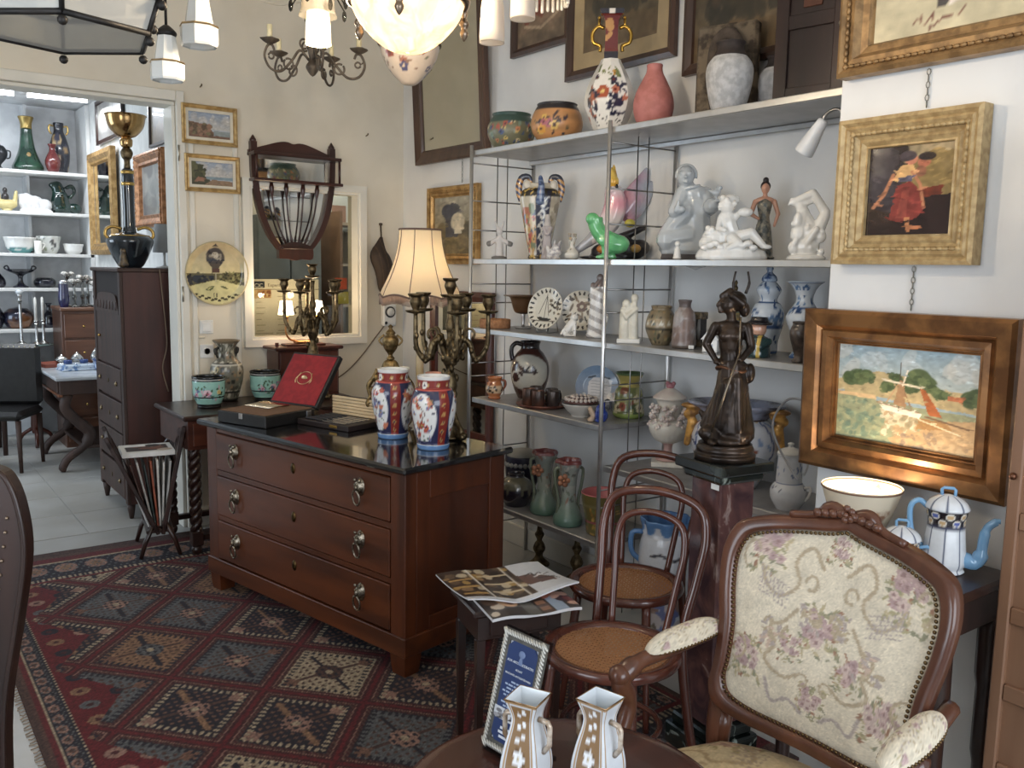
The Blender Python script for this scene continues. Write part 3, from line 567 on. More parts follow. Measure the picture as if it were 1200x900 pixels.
# small cabinet under the window, twin lamp, candelabrum
q = thing('small_cabinet', 'small dark red wooden cabinet on the side table below the window', 'cabinet', (2.235, 5.23, ZT)); RW = wood((86, 40, 30), (58, 26, 20), .35)
MB().box(-.2, .2, -.08, .10, 0, .29).build('body', RW, q); MB().box(-.225, .225, -.105, .11, .29, .312, .006).build('cornice', RW, q)
d = MB().box(-.19, .19, -.092, -.08, .02, .28, .004).build('door', wood((96, 46, 32), (70, 32, 22), .35), q); MB().ball((.16, -.1, .15), .009, 8).build('knob', BRASS, d)
MB().box(-.13, .13, -.05, .05, .312, .325, .004).box(-.19, -.17, -.02, -.01, .312, .335).build('ledge', RW, q)
q = thing('twin_lamp', 'lit lyre-shaped lamp with two small white shades on the small cabinet', 'lamp', (2.225, 5.235, ZT + .325))
MB().box(-.045, .045, -.03, .03, 0, .018, .005).build('base', metal((196, 140, 90), .35), q)
for s in (-1, 1):
    a = MB().tube(sp([(s * .03, 0, .012), (s * .08, 0, .03), (s * .105, 0, .08), (s * .092, 0, .14), (s * .10, 0, .165)], 5), .006, 8).lathe([(.012, .155), (.017, .175), (.003, .176)], 12, tr(s * .1, 0, 0)).build('arm', metal((196, 140, 90), .35), q)
    MB().lathe([(.05, .18), (.036, .265), (.034, .265), (.048, .18)], 24, tr(s * .1, 0, 0), cap=False).build('lamp_shade', glow((255, 232, 196), 2.2, (250, 236, 214)), a)
    bulb('twin_lamp_bulb', (2.225 + s * .1, 5.235, ZT + .325 + .285), 2.6, (1.0, .76, .48), .02)
cw = MB().tube(sp([(.0, -.03, .01), (.05, -.035, .03), (.09, -.03, .01)], 4), .003, 5).build('flex', mat((190, 150, 110), .5), q)
candelabrum('candelabrum', 'five-light brass candelabrum on the side table in front of the lit window', (2.19, 4.985, ZT), 1.0, .82, .165, 5, 'pair of brass candelabra')
# ================================================================== MAGAZINE RACK
q = thing('magazine_rack', 'dark wooden slatted magazine rack full of magazines beside the wardrobe', 'magazine rack', (1.27, 5.03, .0), math.radians(-10))
def rackside(s, dg):
    k = tr(s * .02, 0, .17) @ ry(s * math.radians(dg))
    o = MB().box(-.011, .011, -.19, -.165, -.03, .57, .004, k).box(-.011, .011, .165, .19, -.03, .57, .004, k).box(-.011, .011, -.19, .19, .50, .545, .004, k).box(-.011, .011, -.19, .19, -.02, .03, .004, k).build('side_panel', DARKW, q)
    for i in range(5): MB().box(-.007, .007, -.14 + .062 * i, -.108 + .062 * i, .03, .50, .002, k).build('slat', DARKW, o)
rackside(-1, 24); rackside(1, 12)
MB().box(-.07, .07, -.18, .18, .15, .165, .002).build('bottom_board', DARKW, q)
for sx in (-1, 1):
    for sy in (-.17, .17): MB().tube([(sx * .03, sy, .20), (sx * .075, sy, .1), (sx * .10, sy, 0.014)], [.013, .013, .011], 8).build('leg', DARKW, q)
mc = [(205, 204, 200), (196, 196, 192), (208, 206, 200), (212, 208, 200), (160, 84, 58), (60, 70, 66), (190, 186, 178), (90, 60, 48), (214, 212, 208)]
ml = ['white-spined magazine at the outer right of the wooden rack', 'grey magazine second from the right in the wooden rack', 'cream magazine third from the right in the wooden rack', 'pale magazine just right of the reddish one in the rack', 'magazine with a reddish cover in the middle of the rack', 'dark green magazine left of centre in the rack', 'thin cream magazine near the left side of the rack', 'brown-covered magazine at the left side of the rack', 'white magazine against the left slats of the rack']
for i, c in enumerate(mc):
    a = .17 - .062 * i; k = tr(1.27, 5.03, 0) @ rz(math.radians(-10)) @ tr(.042 - .0115 * i, 0, .170) @ ry(a)
    im = Im(10, 14, c); im.blobs(9, (0, 1, 0, 1), .2, [tuple(max(0, x - 50) for x in c), (200, 190, 170), (120, 60, 50)], i + 2, .7)
    o = MB().box(-.0052, .0052, -.12 - .003 * (i % 2), .12, .0, .37 - .008 * (i % 3), .002, k).build('magazine', mat(c, .4, 0, tuple(max(0, x - 26) for x in c), 14)); tag(o, ml[i], 'magazine', 'magazines in the rack')
im = Im(40, 30, (222, 220, 214)); im.rect(.1, .9, .15, .85, (58, 44, 38)); im.blobs(14, (.15, .85, .2, .8), .12, [(120, 70, 50), (180, 160, 140), (40, 32, 30)], 3); im.rect(.1, .5, .7, .85, (235, 235, 232))
o = thing('magazine', 'thick magazine lying flat across the top of the wooden rack', 'magazine', (1.235, 5.06, .566), math.radians(-8), 'magazines in the rack'); MB().box(-.135, .135, -.11, .13, -.012, .014, .002).build('pages', mat((225, 223, 218), .6), o); MB().grid(40, 30, lambda u, v: (-.133 + .266 * u, -.108 + .236 * v, .0146), False).build('cover', MATTE, o, im)
# ================================================================== PICTURES AND WALL THINGS
def picture(name, label, loc, rot, wd, ht, pr, fm, im, inset, liner=None, cat='picture', tilt=0.0, group=None, cm=None, depth=.006, orn=None, mirror=None):
    o = thing(name, label, cat, loc, rot, group)
    if tilt: o.rotation_euler = (tilt, 0, rot)
    f = MB().ring(wd, ht, pr).build('frame', fm, o)
    if orn:     # row of carved leaf bosses along the frame
        b = MB(); d, z, st_, r_ = orn
        for a0, a1, hz in ((-wd / 2 + d, wd / 2 - d, 1), (-ht / 2 + d, ht / 2 - d, 0)):
            n = max(2, int((a1 - a0) / st_))
            for i in range(n + 1):
                p = a0 + (a1 - a0) * i / n
                for s in (-1, 1):
                    c = (p, -z, s * (ht / 2 - d)) if hz else (s * (wd / 2 - d), -z, p); b.lathe([(r_ * 1.1, 0), (r_ * .7, r_ * .6), (.0005, r_ * .8)], 6, tr(*c) @ rx(PI / 2) @ Mat.Diagonal((1.5 if hz else .8, .8 if hz else 1.5, 1, 1)))
        b.build('carved_ornament', fm, f)['kind'] = 'stuff'
    if liner:
        MB().ring(wd - 2 * inset + .002, ht - 2 * inset + .002, [(0, 0), (0, .008), (liner[0], .008), (liner[0], 0)]).build('mount', liner[1], o); inset += liner[0]
    w2, h2 = wd / 2 - inset, ht / 2 - inset
    if mirror: MB().box(-w2 - .003, w2 + .003, -depth, -.001, -h2 - .003, h2 + .003).build('mirror_glass', mirror, o)
    else:
        ny, nx = im.a.shape[:2]; MB().grid(nx, ny, lambda u, v: (-w2 + 2 * w2 * u, -depth, -h2 + 2 * h2 * v), False).build('canvas', cm or OIL, o, im)
        MB().box(-w2 - .004, w2 + .004, -depth + .001, 0, -h2 - .004, h2 + .004).build('backing', mat((110, 90, 66), .8), o)
    return o
RW90 = math.radians(-90)
GOLDW = mat((200, 168, 110), .4, .45, (172, 138, 84), 30, .15, 60, name='gilt_wood'); CREAM = mat((226, 218, 198), .8)
def land(seed, kind):
    im = Im(72, 40, (176, 182, 190), 1.8)
    im.grad((196, 192, 184), (142, 156, 178), .35, 1); im.blobs(14, (.1, 1, .5, .9), .13, [(206, 202, 194), (182, 178, 174)], seed, .6)
    if kind: im.poly([(0, 0), (.6, 0), (.45, .2), (.3, .4), (.22, .8), (0, .95)], (72, 70, 48)); im.blobs(26, (0, .3, .3, .9), .12, [(64, 68, 42), (92, 92, 58), (50, 52, 36)], seed); im.rect(.35, 1, .24, .38, (128, 150, 160)); im.poly([(.3, 0), (1, 0), (1, .2), (.5, .24)], (150, 120, 92)); im.poly([(.05, .12), (.3, .14), (.3, .3), (.15, .34)], (160, 110, 84))
    else: im.poly([(0, 0), (1, 0), (1, .18), (.62, .2), (.5, .42), (.3, .55), (0, .62)], (126, 92, 72)); im.blobs(40, (0, .55, .1, .5), .09, [(150, 112, 90), (100, 80, 60), (120, 110, 76)], seed); im.rect(.6, 1, .1, .3, (140, 150, 150))
    im.dab(120, .04, .16, seed); return im.noise(.05, 20)
PR = [(0, 0), (0, .018), (.008, .022), (.018, .014), (.024, .016), (.024, .004)]
picture('small_landscape', 'small gold-framed landscape with rocky hill, upper of the pair by the doorway', (1.722, 5.364, 2.404), 0, .325, .225, PR, GOLDW, land(3, 0), .02, (.022, CREAM), group='pair of small landscapes by the doorway')
picture('small_landscape', 'small gold-framed coast view with dark tree, lower of the pair by the doorway', (1.732, 5.364, 2.127), 0, .325, .215, PR, GOLDW, land(5, 1), .02, (.022, CREAM), group='pair of small landscapes by the doorway')
# round balloon plate on the back wall
def balloonplate():
    im = Im(90, 90, (206, 190, 146)); im.grad((214, 200, 150), (190, 168, 130), .5, 1)
    im.poly([(0, .28), (.5, .38), (1, .3), (1, .53), (.5, .50), (0, .5)], (108, 100, 66)); im.poly([(0, .3), (.45, .4), (.45, .47), (.0, .46)], (52, 56, 64)); im.blobs(70, (.55, 1, .32, .52), .02, [(60, 60, 40), (150, 146, 96)], 2); im.blobs(30, (.0, .45, .3, .5), .02, [(40, 42, 46), (96, 92, 70)], 5)
    im.poly([(.0, .28), (.5, .4), (1, .28), (.8, 0), (.2, 0)], (212, 204, 146)); im.poly([(.3, .24), (.42, .3), (.46, .3), (.4, .22)], (90, 96, 60)); im.poly([(.33, .25), (.42, .285), (.38, .235)], (200, 196, 130)); im.poly([(.54, .3), (.6, .3), (.7, .25), (.62, .25)], (90, 96, 60))
    for k in range(16): im.ell(.1 + .8 * k / 15, .06 + .22 * abs(k / 15 - .5) ** 1.2 + .03 * (k % 2), .03, .018, (64, 58, 40))
    im.rect(.44, .46, .12, .18, (70, 60, 44)); im.rect(.48, .5, .12, .18, (70, 60, 44))
    im.ell(.48, .76, .145, .15, (74, 66, 62)); im.ell(.48, .79, .06, .05, (186, 178, 160)); im.rect(.34, .62, .70, .73, (36, 34, 44)); im.blobs(26, (.38, .58, .66, .86), .018, [(150, 140, 122), (40, 38, 46)], 3); im.poly([(.43, .93), (.53, .93), (.48, .97)], (74, 66, 62)); im.poly([(.37, .66), (.59, .66), (.53, .58), (.43, .58)], (84, 74, 64)); im.rect(.42, .54, .51, .58, (88, 60, 52)); im.rect(.475, .487, .36, .51, (190, 182, 160)); return im.noise(.04, 16)
q = thing('round_plate', 'round decorative plate painted with a hot-air balloon on the back wall', 'plate', (1.742, 5.364, 1.543))
MB().lathe([(.001, 0), (.15, .0), (.19, .022), (.191, .026), (.186, .026), (.15, .010), (.001, .008)], 48, rx(PI / 2)).build('dish', mat((196, 180, 136), .3), q)
g = MB()
def disc(u, v):
    a, c = 2 * u - 1, 2 * v - 1; x = a * math.sqrt(1 - c * c / 2); z = c * math.sqrt(1 - a * a / 2); r_ = math.hypot(x, z) * .187; return (x * .187, -.0115 - max(0, (r_ - .15)) * .40, z * .187)
bp_ = balloonplate(); g = MB().grid(90, 90, disc); g.uv = [((x / .187 + 1) / 2, (z / .187 + 1) / 2) for x, y, z in g.v]; g.build('painted_face', PAINT, q, bp_)
# switches
def wallplate(name, label, z, socket):
    q = thing(name, label, 'switch' if not socket else 'socket', (1.678, 5.379, z)); p = MB().box(-.042, .042, -.01, 0, -.042, .042, .006).build('cover_plate', mat((232, 232, 228), .4), q)
    if socket: MB().lathe([(.021, 0), (.021, .003), (.018, .003), (.017, -.004), (.001, -.004)], 20, tr(0, -.010, 0) @ rx(PI / 2)).build('socket_ring', mat((215, 215, 210), .4), p); b = MB(); [b.lathe([(.0025, 0), (.0025, .004), (.001, .004)], 8, tr(s * .009, -.008, 0) @ rx(PI / 2)) for s in (-1, 1)]; b.build('holes', mat((40, 40, 40), .6), p)
    else: MB().box(-.028, .028, -.016, -.01, -.028, .028, .003).build('rocker', mat((238, 238, 234), .35), p)
wallplate('light_switch', 'square white light switch below the balloon plate', 1.222, 0); wallplate('wall_socket', 'white wall socket just below the light switch', 1.075, 1)
q = thing('timer_switch', 'white plug-in timer with round dial on the wall near the corner', 'timer', (2.905, 5.379, 1.275))
MB().box(-.05, .05, -.045, 0, -.075, .075, .008).build('body', mat((228, 228, 224), .4), q); MB().lathe([(.038, 0), (.038, .006), (.03, .008), (.001, .008)], 28, tr(0, -.045, .022) @ rx(PI / 2)).build('dial', mat((60, 60, 62), .5), q); MB().lathe([(.027, .0), (.027, .012), (.001, .012)], 28, tr(0, -.045, .022) @ rx(PI / 2)).build('dial_cap', mat((226, 226, 222), .4), q); MB().ball((-.03, -.046, -.052), (.011, .006, .011), 10).build('knob', mat((40, 40, 42), .5), q)
cb = MB().tube(sp([(2.88, 5.35, 1.215), (2.80, 5.355, 1.12), (2.68, 5.36, .98), (2.56, 5.365, .88), (2.42, 5.37, .82)], 6), .004, 6).build('power_cable', mat((110, 88, 64), .5)); tag(cb, 'thin brown flex running down the back wall from the plug-in timer', 'cable')
# dark hanging wall ornament
q = thing('wall_ornament', 'dark brown leaf-shaped hanging on the back wall above the timer', 'ornament', (2.845, 5.375, 1.63))
def leafcol(x, y, z): return (56, 43, 35) if math.sin(z * 31 + x * 140) < .93 else (84, 66, 48)
figpart('body', [('t', [(.0, -.03, .17), (-.012, -.035, .12), (-.02, -.035, .05), (.01, -.04, -.03), (.012, -.04, -.10), (.004, -.03, -.17), (.03, -.025, -.24)], [.010, .03, .062, .066, .052, .026, .008]), ('e', (-.03, -.05, .05), (.035, .025, .05)), ('e', (.025, -.055, -.03), (.035, .022, .07))], MATTE, q, .006, 3, leafcol)
MB().tube([(0, -.03, .15), (0, -.02, .25)], .006, 6).lathe([(.012, .245), (.012, .26), (.001, .262)], 10, tr(0, -.02, 0)).build('hanging_loop', mat((70, 56, 40), .6), q)
# shield-shaped mirror shelf
q = thing('mirror_shelf', 'dark wooden shield-shaped wall shelf with mirrors and slender spindles', 'wall shelf', (2.235, 5.379, 2.0)); SW = wood((70, 34, 26), (48, 24, 18), .3); SWX = wood((70, 34, 26), (48, 24, 18), .3, 'x')
top = sp([(-.285, .29), (-.22, .31), (-.1, .348), (-.04, .355), (0, .345), (.04, .353), (.1, .345), (.22, .305), (.285, .28)], 4)
MB().prism(top + [(.285, .26), (-.285, .26)], -.03, -.008).box(-.285, .285, -.12, 0, .255, .275, .003).build('crest', SWX, q)
MB().box(-.29, .29, -.13, 0, .10, .118, .004).build('shelf', SWX, q)
for s in (-1, 1):
    cv = sp([(.275, .34), (.275, .25), (.268, .10), (.235, -.08), (.175, -.22), (.105, -.315)], 5); out = [(s * x, z) for x, z in cv] + [(s * (x - .038), z) for x, z in cv[::-1]]
    o = MB().prism(out, -.045, -.005).build('side_stile', SW, q); MB().lathe(prof([(.019, .335), (.02, .35), (.014, .36), (.007, .372), (.001, .38)], 3), 12, tr(s * .256, -.025, 0)).build('finial', SW, o)
    MB().tube([(s * .27, -.115, .118), (s * .27, -.115, .255)], .008, 8).build('post', SW, q)
MB().prism(sp([(-.11, -.29), (-.05, -.262), (.0, -.255), (.05, -.262), (.11, -.29), (.11, -.36), (.04, -.362), (0, -.37), (-.04, -.362), (-.11, -.36)], 3), -.05, -.005).box(-.1, .1, -.09, 0, -.30, -.288, .002).build('bottom_shelf', SW, q)
for x, x2 in ((-.15, -.06), (-.055, -.02), (.055, .02), (.15, .06)):
    pz = np.linspace(.10, -.27, 14); MB().tube([(x + (x2 - x) * ((.10 - z) / .37) ** 2, -.04, z) for z in pz], [.011, .016, .012, .006] + [.0055] * 7 + [.006, .009, .007], 8).build('spindle', SW, q)
MIR = mat((226, 226, 220), .03, 1.0, (222, 222, 216), 3, name='mirror')
cv = sp([(.25, .10), (.225, -.05), (.165, -.2), (.09, -.30)], 5)
MB().prism([(x, z) for x, z in cv] + [(-x, z) for x, z in cv[::-1]], -.008, -.002).build('lower_mirror', MIR, q); MB().box(-.25, .25, -.008, -.002, .118, .258).build('upper_mirror', MIR, q)
# leaning dark-framed mirror, small framed mirror and the horse picture on the shelf wall
DF = wood((92, 64, 48), (66, 44, 34), .4)
q = picture('tall_mirror', 'tall mirror in a plain dark wooden frame high on the shelf wall', (2.985, 4.735, 2.86), RW90, .82, 1.2, [(0, 0), (0, .03), (.012, .036), (.03, .028), (.055, .02), (.075, .022), (.085, .012), (.085, 0)], DF, None, .08, None, 'mirror', math.radians(3), None, None, .008, None, mat((205, 202, 188), .04, 1.0, (200, 198, 184), 3, name='old_mirror'))
def chain(name, label, a, b_):
    A, B = Vec(a), Vec(b_); n = max(3, int((B - A).length / .016)); m = MB()
    for i in range(n):
        p = A.lerp(B, (i + .5) / n); k = tr(*p) @ rz(i % 2 * PI / 2 + .4) @ Mat.Diagonal((1, 1, 1.5, 1)); m.tube([tuple(k @ Vec((.005 * math.cos(t), 0, .0062 * math.sin(t)))) for t in np.linspace(0, 2 * PI, 9)[:-1]], .0016, 4, True)
    o = m.build(name, metal((150, 148, 140), .4)); tag(o, label, 'chain'); o['kind'] = 'stuff'; return o
chain('hanging_chain', 'thin chain hanging below the tall dark-framed mirror', (3.012, 4.62, 2.12), (3.012, 4.62, 2.26))
def horse():
    im = Im(50, 70, (120, 112, 92), .75); im.grad((120, 104, 70), (168, 160, 140)); im.blobs(50, (0, 1, 0, .5), .1, [(110, 92, 56), (140, 120, 80), (90, 78, 52)], 2, .7); im.poly([(.3, .3), (.6, .3), (.75, .55), (.62, .85), (.45, .9), (.3, .7)], (74, 70, 74)); im.ell(.6, .55, .13, .17, (205, 190, 160)); im.ell(.35, .75, .12, .12, (66, 66, 76)); im.poly([(.52, .36), (.7, .36), (.66, .62), (.55, .62)], (222, 206, 176)); im.dab(90, .04, .2, 5); return im.noise(.08, 18)
picture('horse_painting', 'gilt framed painting of a horseman half behind the left end of the shelves', (3.025, 4.72, 1.865), RW90, .58, .48, [(0, 0), (0, .03), (.01, .035), (.03, .024), (.05, .03), (.06, .016), (.065, .016), (.065, .004)], GILT, horse(), .062, None, 'painting', 0, None, None, .008, (.03, .028, .022, .007))
picture('framed_mirror', 'mirror in a dark red wooden frame behind the brass candelabrum', (3.012, 4.60, 1.0), RW90, .70, .92, [(0, 0), (0, .025), (.03, .03), (.06, .02), (.06, 0)], wood((104, 44, 30), (74, 28, 20), .35), None, .055, None, 'mirror', 0, None, None, .008, None, MIR)
# pictures above the shelves
def still():
    im = Im(64, 50, (112, 92, 72), 1.2); im.noise(.15, 8); im.poly([(.1, .2), (.9, .28), (.85, .5), (.4, .6), (.1, .5)], (130, 104, 82)); im.blobs(12, (.2, .5, .35, .7), .09, [(142, 70, 52), (120, 62, 46)], 3); im.line([(.15, .3), (.5, .22), (.85, .38)], .03, (176, 150, 120)); return im.noise(.08, 20)
FW = wood((76, 50, 38), (54, 36, 28), .4)
picture('still_life', 'dark still life in a brown frame above the orange pot', (3.022, 3.875, 2.98), RW90, .50, .44, [(0, 0), (0, .025), (.02, .03), (.04, .018), (.045, .004)], FW, still(), .043, None, 'painting')
def darkland():
    im = Im(70, 50, (84, 74, 58), 1.3); im.grad((110, 92, 66), (66, 60, 50)); im.noise(.2, 9); im.poly([(0, 0), (1, 0), (1, .2), (.5, .28), (0, .22)], (104, 84, 58)); im.blobs(30, (.2, .9, .3, .7), .12, [(60, 54, 42), (78, 64, 48), (52, 48, 40)], 4, .8); return im.noise(.08, 22)
picture('dark_painting', 'large dark framed landscape behind the tall floral bottle vase', (3.022, 3.265, 2.96), RW90, .76, .80, [(0, 0), (0, .025), (.02, .03), (.045, .018), (.05, .006)], FW, darkland(), .048, (.075, mat((176, 152, 112), .7)), 'painting')
picture('brown_painting', 'brown picture in a dark frame half hidden behind the stone arch', (3.022, 2.53, 2.77), RW90, .60, .62, [(0, 0), (0, .025), (.02, .03), (.045, .018), (.05, .006)], FW, darkland(), .048, None, 'painting')
# gypsy girl painting on the pillar
def girl():
    im = Im(80, 104, (52, 36, 30), .8); im.grad((42, 26, 24), (110, 92, 60)); im.poly([(.45, .45), (1, .4), (1, 1), (.5, 1)], (136, 112, 66)); im.poly([(.3, .75), (.8, .95), (1, .9), (1, 1), (.3, 1)], (150, 132, 98)); im.blobs(22, (.0, .32, .4, 1), .14, [(52, 42, 46), (70, 62, 66), (40, 28, 28)], 3, .8)
    im.poly([(.55, .5), (.88, .54), (.86, .42), (.62, .4)], (112, 48, 32)); im.poly([(.62, .42), (1, .44), (1, 0), (.4, 0), (.3, .2)], (44, 26, 24)); im.poly([(.28, .18), (.34, .55), (.5, .6), (.6, .52), (.68, .28), (.6, .18), (.42, .14)], (136, 54, 46)); im.poly([(.36, .2), (.42, .5), (.5, .5), (.48, .18)], (154, 68, 56)); im.poly([(.46, .2), (.52, .2), (.54, .04), (.5, .03)], (206, 132, 84)); im.poly([(.5, .06), (.68, .07), (.66, .1), (.52, .1)], (196, 120, 78))
    im.poly([(.30, .62), (.38, .78), (.52, .8), (.58, .66), (.5, .6), (.36, .6)], (212, 164, 104)); im.line([(.3, .68), (.2, .46), (.08, .32)], .025, (190, 122, 84)); im.line([(.52, .7), (.62, .56), (.68, .3)], .02, (190, 122, 84)); im.poly([(.36, .64), (.54, .66), (.52, .6), (.36, .6)], (90, 84, 100)); im.ell(.5, .84, .06, .06, (196, 120, 92)); im.ell(.46, .88, .08, .055, (72, 60, 66)); im.ell(.65, .80, .06, .06, (188, 108, 80)); im.ell(.68, .86, .08, .045, (44, 36, 40)); im.ell(.62, .70, .05, .06, (150, 96, 70))
    im.dab(160, .03, .2, 4); return im.noise(.08, 24)
picture('figure_painting', 'small painting of a woman in a red skirt in a wide gilt frame', (2.545, 1.46, 1.855), RW90, .445, .44, [(0, 0), (0, .05), (.012, .055), (.022, .045), (.03, .05), (.062, .026), (.07, .03), (.082, .02), (.088, .022), (.09, .010)], mat((192, 166, 118), .5, .3, (166, 138, 92), 40, .2, 70, name='gilt_gesso'), girl(), .088, None, 'painting', 0, None, painted(.12, .8), .008, (.045, .040, .017, .0085))
chain('hanging_chain', 'chain hanging on the pillar above the gilt framed figure painting', (2.543, 1.43, 2.09), (2.543, 1.43, 2.20)); chain('hanging_chain', 'short chain above the harbour painting on the pillar', (2.543, 1.43, 1.50), (2.543, 1.43, 1.63))
# harbour painting
def harbour():
    im = Im(150, 110, (150, 172, 182), 1.45); im.grad((176, 186, 182), (132, 160, 178), .6, 1); im.blobs(12, (0, 1, .7, .98), .1, [(180, 192, 196), (192, 194, 188)], 3, .6)
    im.poly([(0, .5), (1, .42), (1, .62), (.7, .62), (.5, .72), (.3, .74), (.1, .66), (0, .62)], (186, 166, 120))
    for c, r_ in (((.15, .66), .1), ((.22, .68), .08), ((.1, .63), .08), ((.6, .70), .13), ((.66, .66), .1), ((.55, .62), .09), ((.38, .60), .07), ((.75, .57), .07), ((.95, .56), .1), ((.99, .6), .09), ((.45, .68), .06)): im.ell(c[0], c[1], r_, r_ * .85, (84, 100, 64)); im.blobs(8, (c[0] - .05, c[0] + .05, c[1] - .05, c[1] + .05), .035, [(70, 88, 54), (104, 118, 74)], int(c[0] * 90), .8)
    im.rect(0, .3, .44, .49, (214, 180, 130)); im.rect(.8, .9, .53, .57, (190, 110, 70)); im.poly([(0, 0), (1, 0), (1, .4), (.6, .42), (.3, .44), (0, .46)], (146, 152, 118)); im.blobs(80, (0, .45, .05, .42), .03, [(120, 138, 112), (168, 166, 126), (104, 128, 110)], 7, .8); im.poly([(.33, .36), (.62, .34), (.6, .1), (.45, .1)], (204, 190, 156)); im.blobs(40, (.35, .62, .08, .34), .03, [(180, 146, 104), (222, 212, 182), (156, 142, 108)], 8, .8)
    im.poly([(.45, 0), (1, 0), (1, .36), (.8, .32), (.62, .18), (.4, .06)], (190, 156, 112)); im.poly([(.6, .2), (.85, .24), (.8, .3), (.62, .32)], (172, 128, 76)); im.blobs(40, (.5, 1, .0, .18), .03, [(204, 172, 128), (172, 138, 98), (140, 120, 102)], 9, .7)
    im.poly([(.31, .43), (.64, .37), (.62, .31), (.36, .35)], (240, 232, 208)); im.line([(.31, .42), (.64, .365)], .008, (150, 120, 90))
    im.line([(.47, .36), (.47, .85)], .008, (80, 64, 50)); im.line([(.47, .66), (.38, .43)], .01, (190, 150, 110)); im.line([(.47, .66), (.56, .4)], .01, (150, 110, 76)); im.poly([(.43, .42), (.52, .4), (.5, .66), (.47, .68)], (168, 128, 90)); im.line([(.36, .66), (.62, .62)], .014, (232, 220, 192)); im.line([(.49, .62), (.52, .78)], .01, (232, 220, 196)); im.poly([(.61, .62), (.65, .6), (.78, .34), (.68, .36)], (176, 96, 50)); im.line([(.66, .34), (.95, .27)], .012, (120, 90, 64)); im.line([(.62, .3), (.9, .2)], .008, (230, 216, 176)); im.dab(420, .022, .16, 3); return im.noise(.05, 40)
picture('harbour_painting', 'large bronze-gilt framed painting of a sailing boat in a harbour', (2.54, 1.428, 1.235), RW90, .665, .515, [(0, 0), (0, .045), (.012, .055), (.05, .05), (.062, .034), (.068, .042), (.085, .044), (.095, .022), (.10, .022), (.102, .012), (.108, .014), (.11, .006)], mat((150, 104, 60), .34, .6, (108, 72, 42), 12, .08, 60, name='bronze_gilt'), harbour(), .108, None, 'painting', math.radians(1.5), None, painted(.35, .3), .005)
def sketch():
    im = Im(110, 60, (186, 176, 146), 1.6); im.grad((196, 184, 148), (150, 144, 124)); im.noise(.05, 8)
    im.poly([(.25, .12), (.3, .14), (.33, .9), (.27, .9)], (54, 50, 52)); im.poly([(.3, .14), (.5, .2), (.55, .5), (.34, .6)], (196, 182, 168)); im.poly([(.4, .3), (.62, .22), (.78, .14), (.72, .9), (.5, .9)], (96, 94, 94)); im.poly([(.66, .1), (.8, .12), (.74, .55)], (70, 70, 76)); im.poly([(.76, .14), (.83, .2), (.8, .9), (.75, .9)], (206, 182, 172)); im.line([(.3, .14), (.4, .17), (.5, .22)], .012, (224, 214, 204))
    im.line([(.16, .06), (.19, .1), (.2, .04), (.24, .1), (.23, .02), (.28, .07), (.33, .06), (.36, .1)], .006, (110, 60, 48)); return im.noise(.04, 30)
picture('sketch_painting', 'large signed painting in a carved gilt frame at the top right', (2.54, 1.225, 2.555), RW90, .95, .70, [(0, 0), (0, .05), (.012, .058), (.03, .045), (.05, .05), (.065, .03), (.085, .026), (.09, .018), (.095, .006)], mat((162, 126, 80), .45, .45, (126, 96, 60), 30, .2, 60, name='old_gilt'), sketch(), .093, None, 'painting', 0, None, None, .008, (.03, .05, .02, .008))
# ================================================================== OFFICE SEEN THROUGH THE GLASS
q = thing('wall_poster', 'white planner poster with a bank logo behind the window glass', 'poster', (2.215, 5.455, 1.31))
im = Im(120, 100, (244, 240, 228), 1.1); 
for r_ in range(8):
    for c in range(3): im.rect(.04 + .31 * c, .31 + .31 * c, .05 + .09 * r_, .052 + .09 * r_, (150, 140, 120)); im.rect(.06 + .31 * c, .14 + .31 * c + .03 * (r_ % 3), .09 + .09 * r_, .1 + .09 * r_, (170, 160, 140))
im.rect(.03, .28, .70, .83, (206, 160, 110)); im.blobs(14, (.05, .27, .71, .82), .03, [(150, 90, 60), (230, 200, 150)], 3); im.rect(.02, .19, .86, .96, (36, 50, 76)); im.line([(0, .84), (1, .84)], .006, (120, 110, 100))
MB().box(-.225, .225, .001, .004, -.20, .20).build('backing', mat((235, 232, 224), .8), q); MB().grid(120, 100, lambda u, v: (-.225 + .45 * u, -.0005, -.2 + .4 * v), False).build('print', MATTE, q, im)
def text(s, size, m, par, mtx, ext=.0004, align='LEFT'):
    cu = bpy.data.curves.new('t', 'FONT'); cu.body = s; cu.size = size; cu.extrude = ext; cu.align_x = align; o = bpy.data.objects.new('t', cu); C.objects.link(o)
    me = bpy.data.meshes.new_from_object(o.evaluated_get(bpy.context.evaluated_depsgraph_get())); bpy.data.objects.remove(o); me.transform(mtx); me.materials.clear(); return link('lettering', me, m, par)
text('CIC', .034, mat((240, 240, 240), .6), q, tr(-.207, -.0015, .149) @ rx(PI / 2)); text('Expert', .03, mat((120, 104, 92), .6), q, tr(-.12, -.0015, .152) @ rx(PI / 2))
for i, (x, z, w_, h_, c, l) in enumerate(((2.60, 1.485, .085, .075, (226, 98, 70), 'orange-red paper note stuck to the inside of the window glass'), (2.615, 1.39, .08, .08, (196, 196, 96), 'yellow-green paper note stuck below the orange one on the glass'))):
    o = MB().box(x - w_ / 2, x + w_ / 2, 5.452, 5.455, z - h_ / 2, z + h_ / 2).build('paper_note', mat(c, .8)); tag(o, l, 'note', 'paper notes on the window glass')
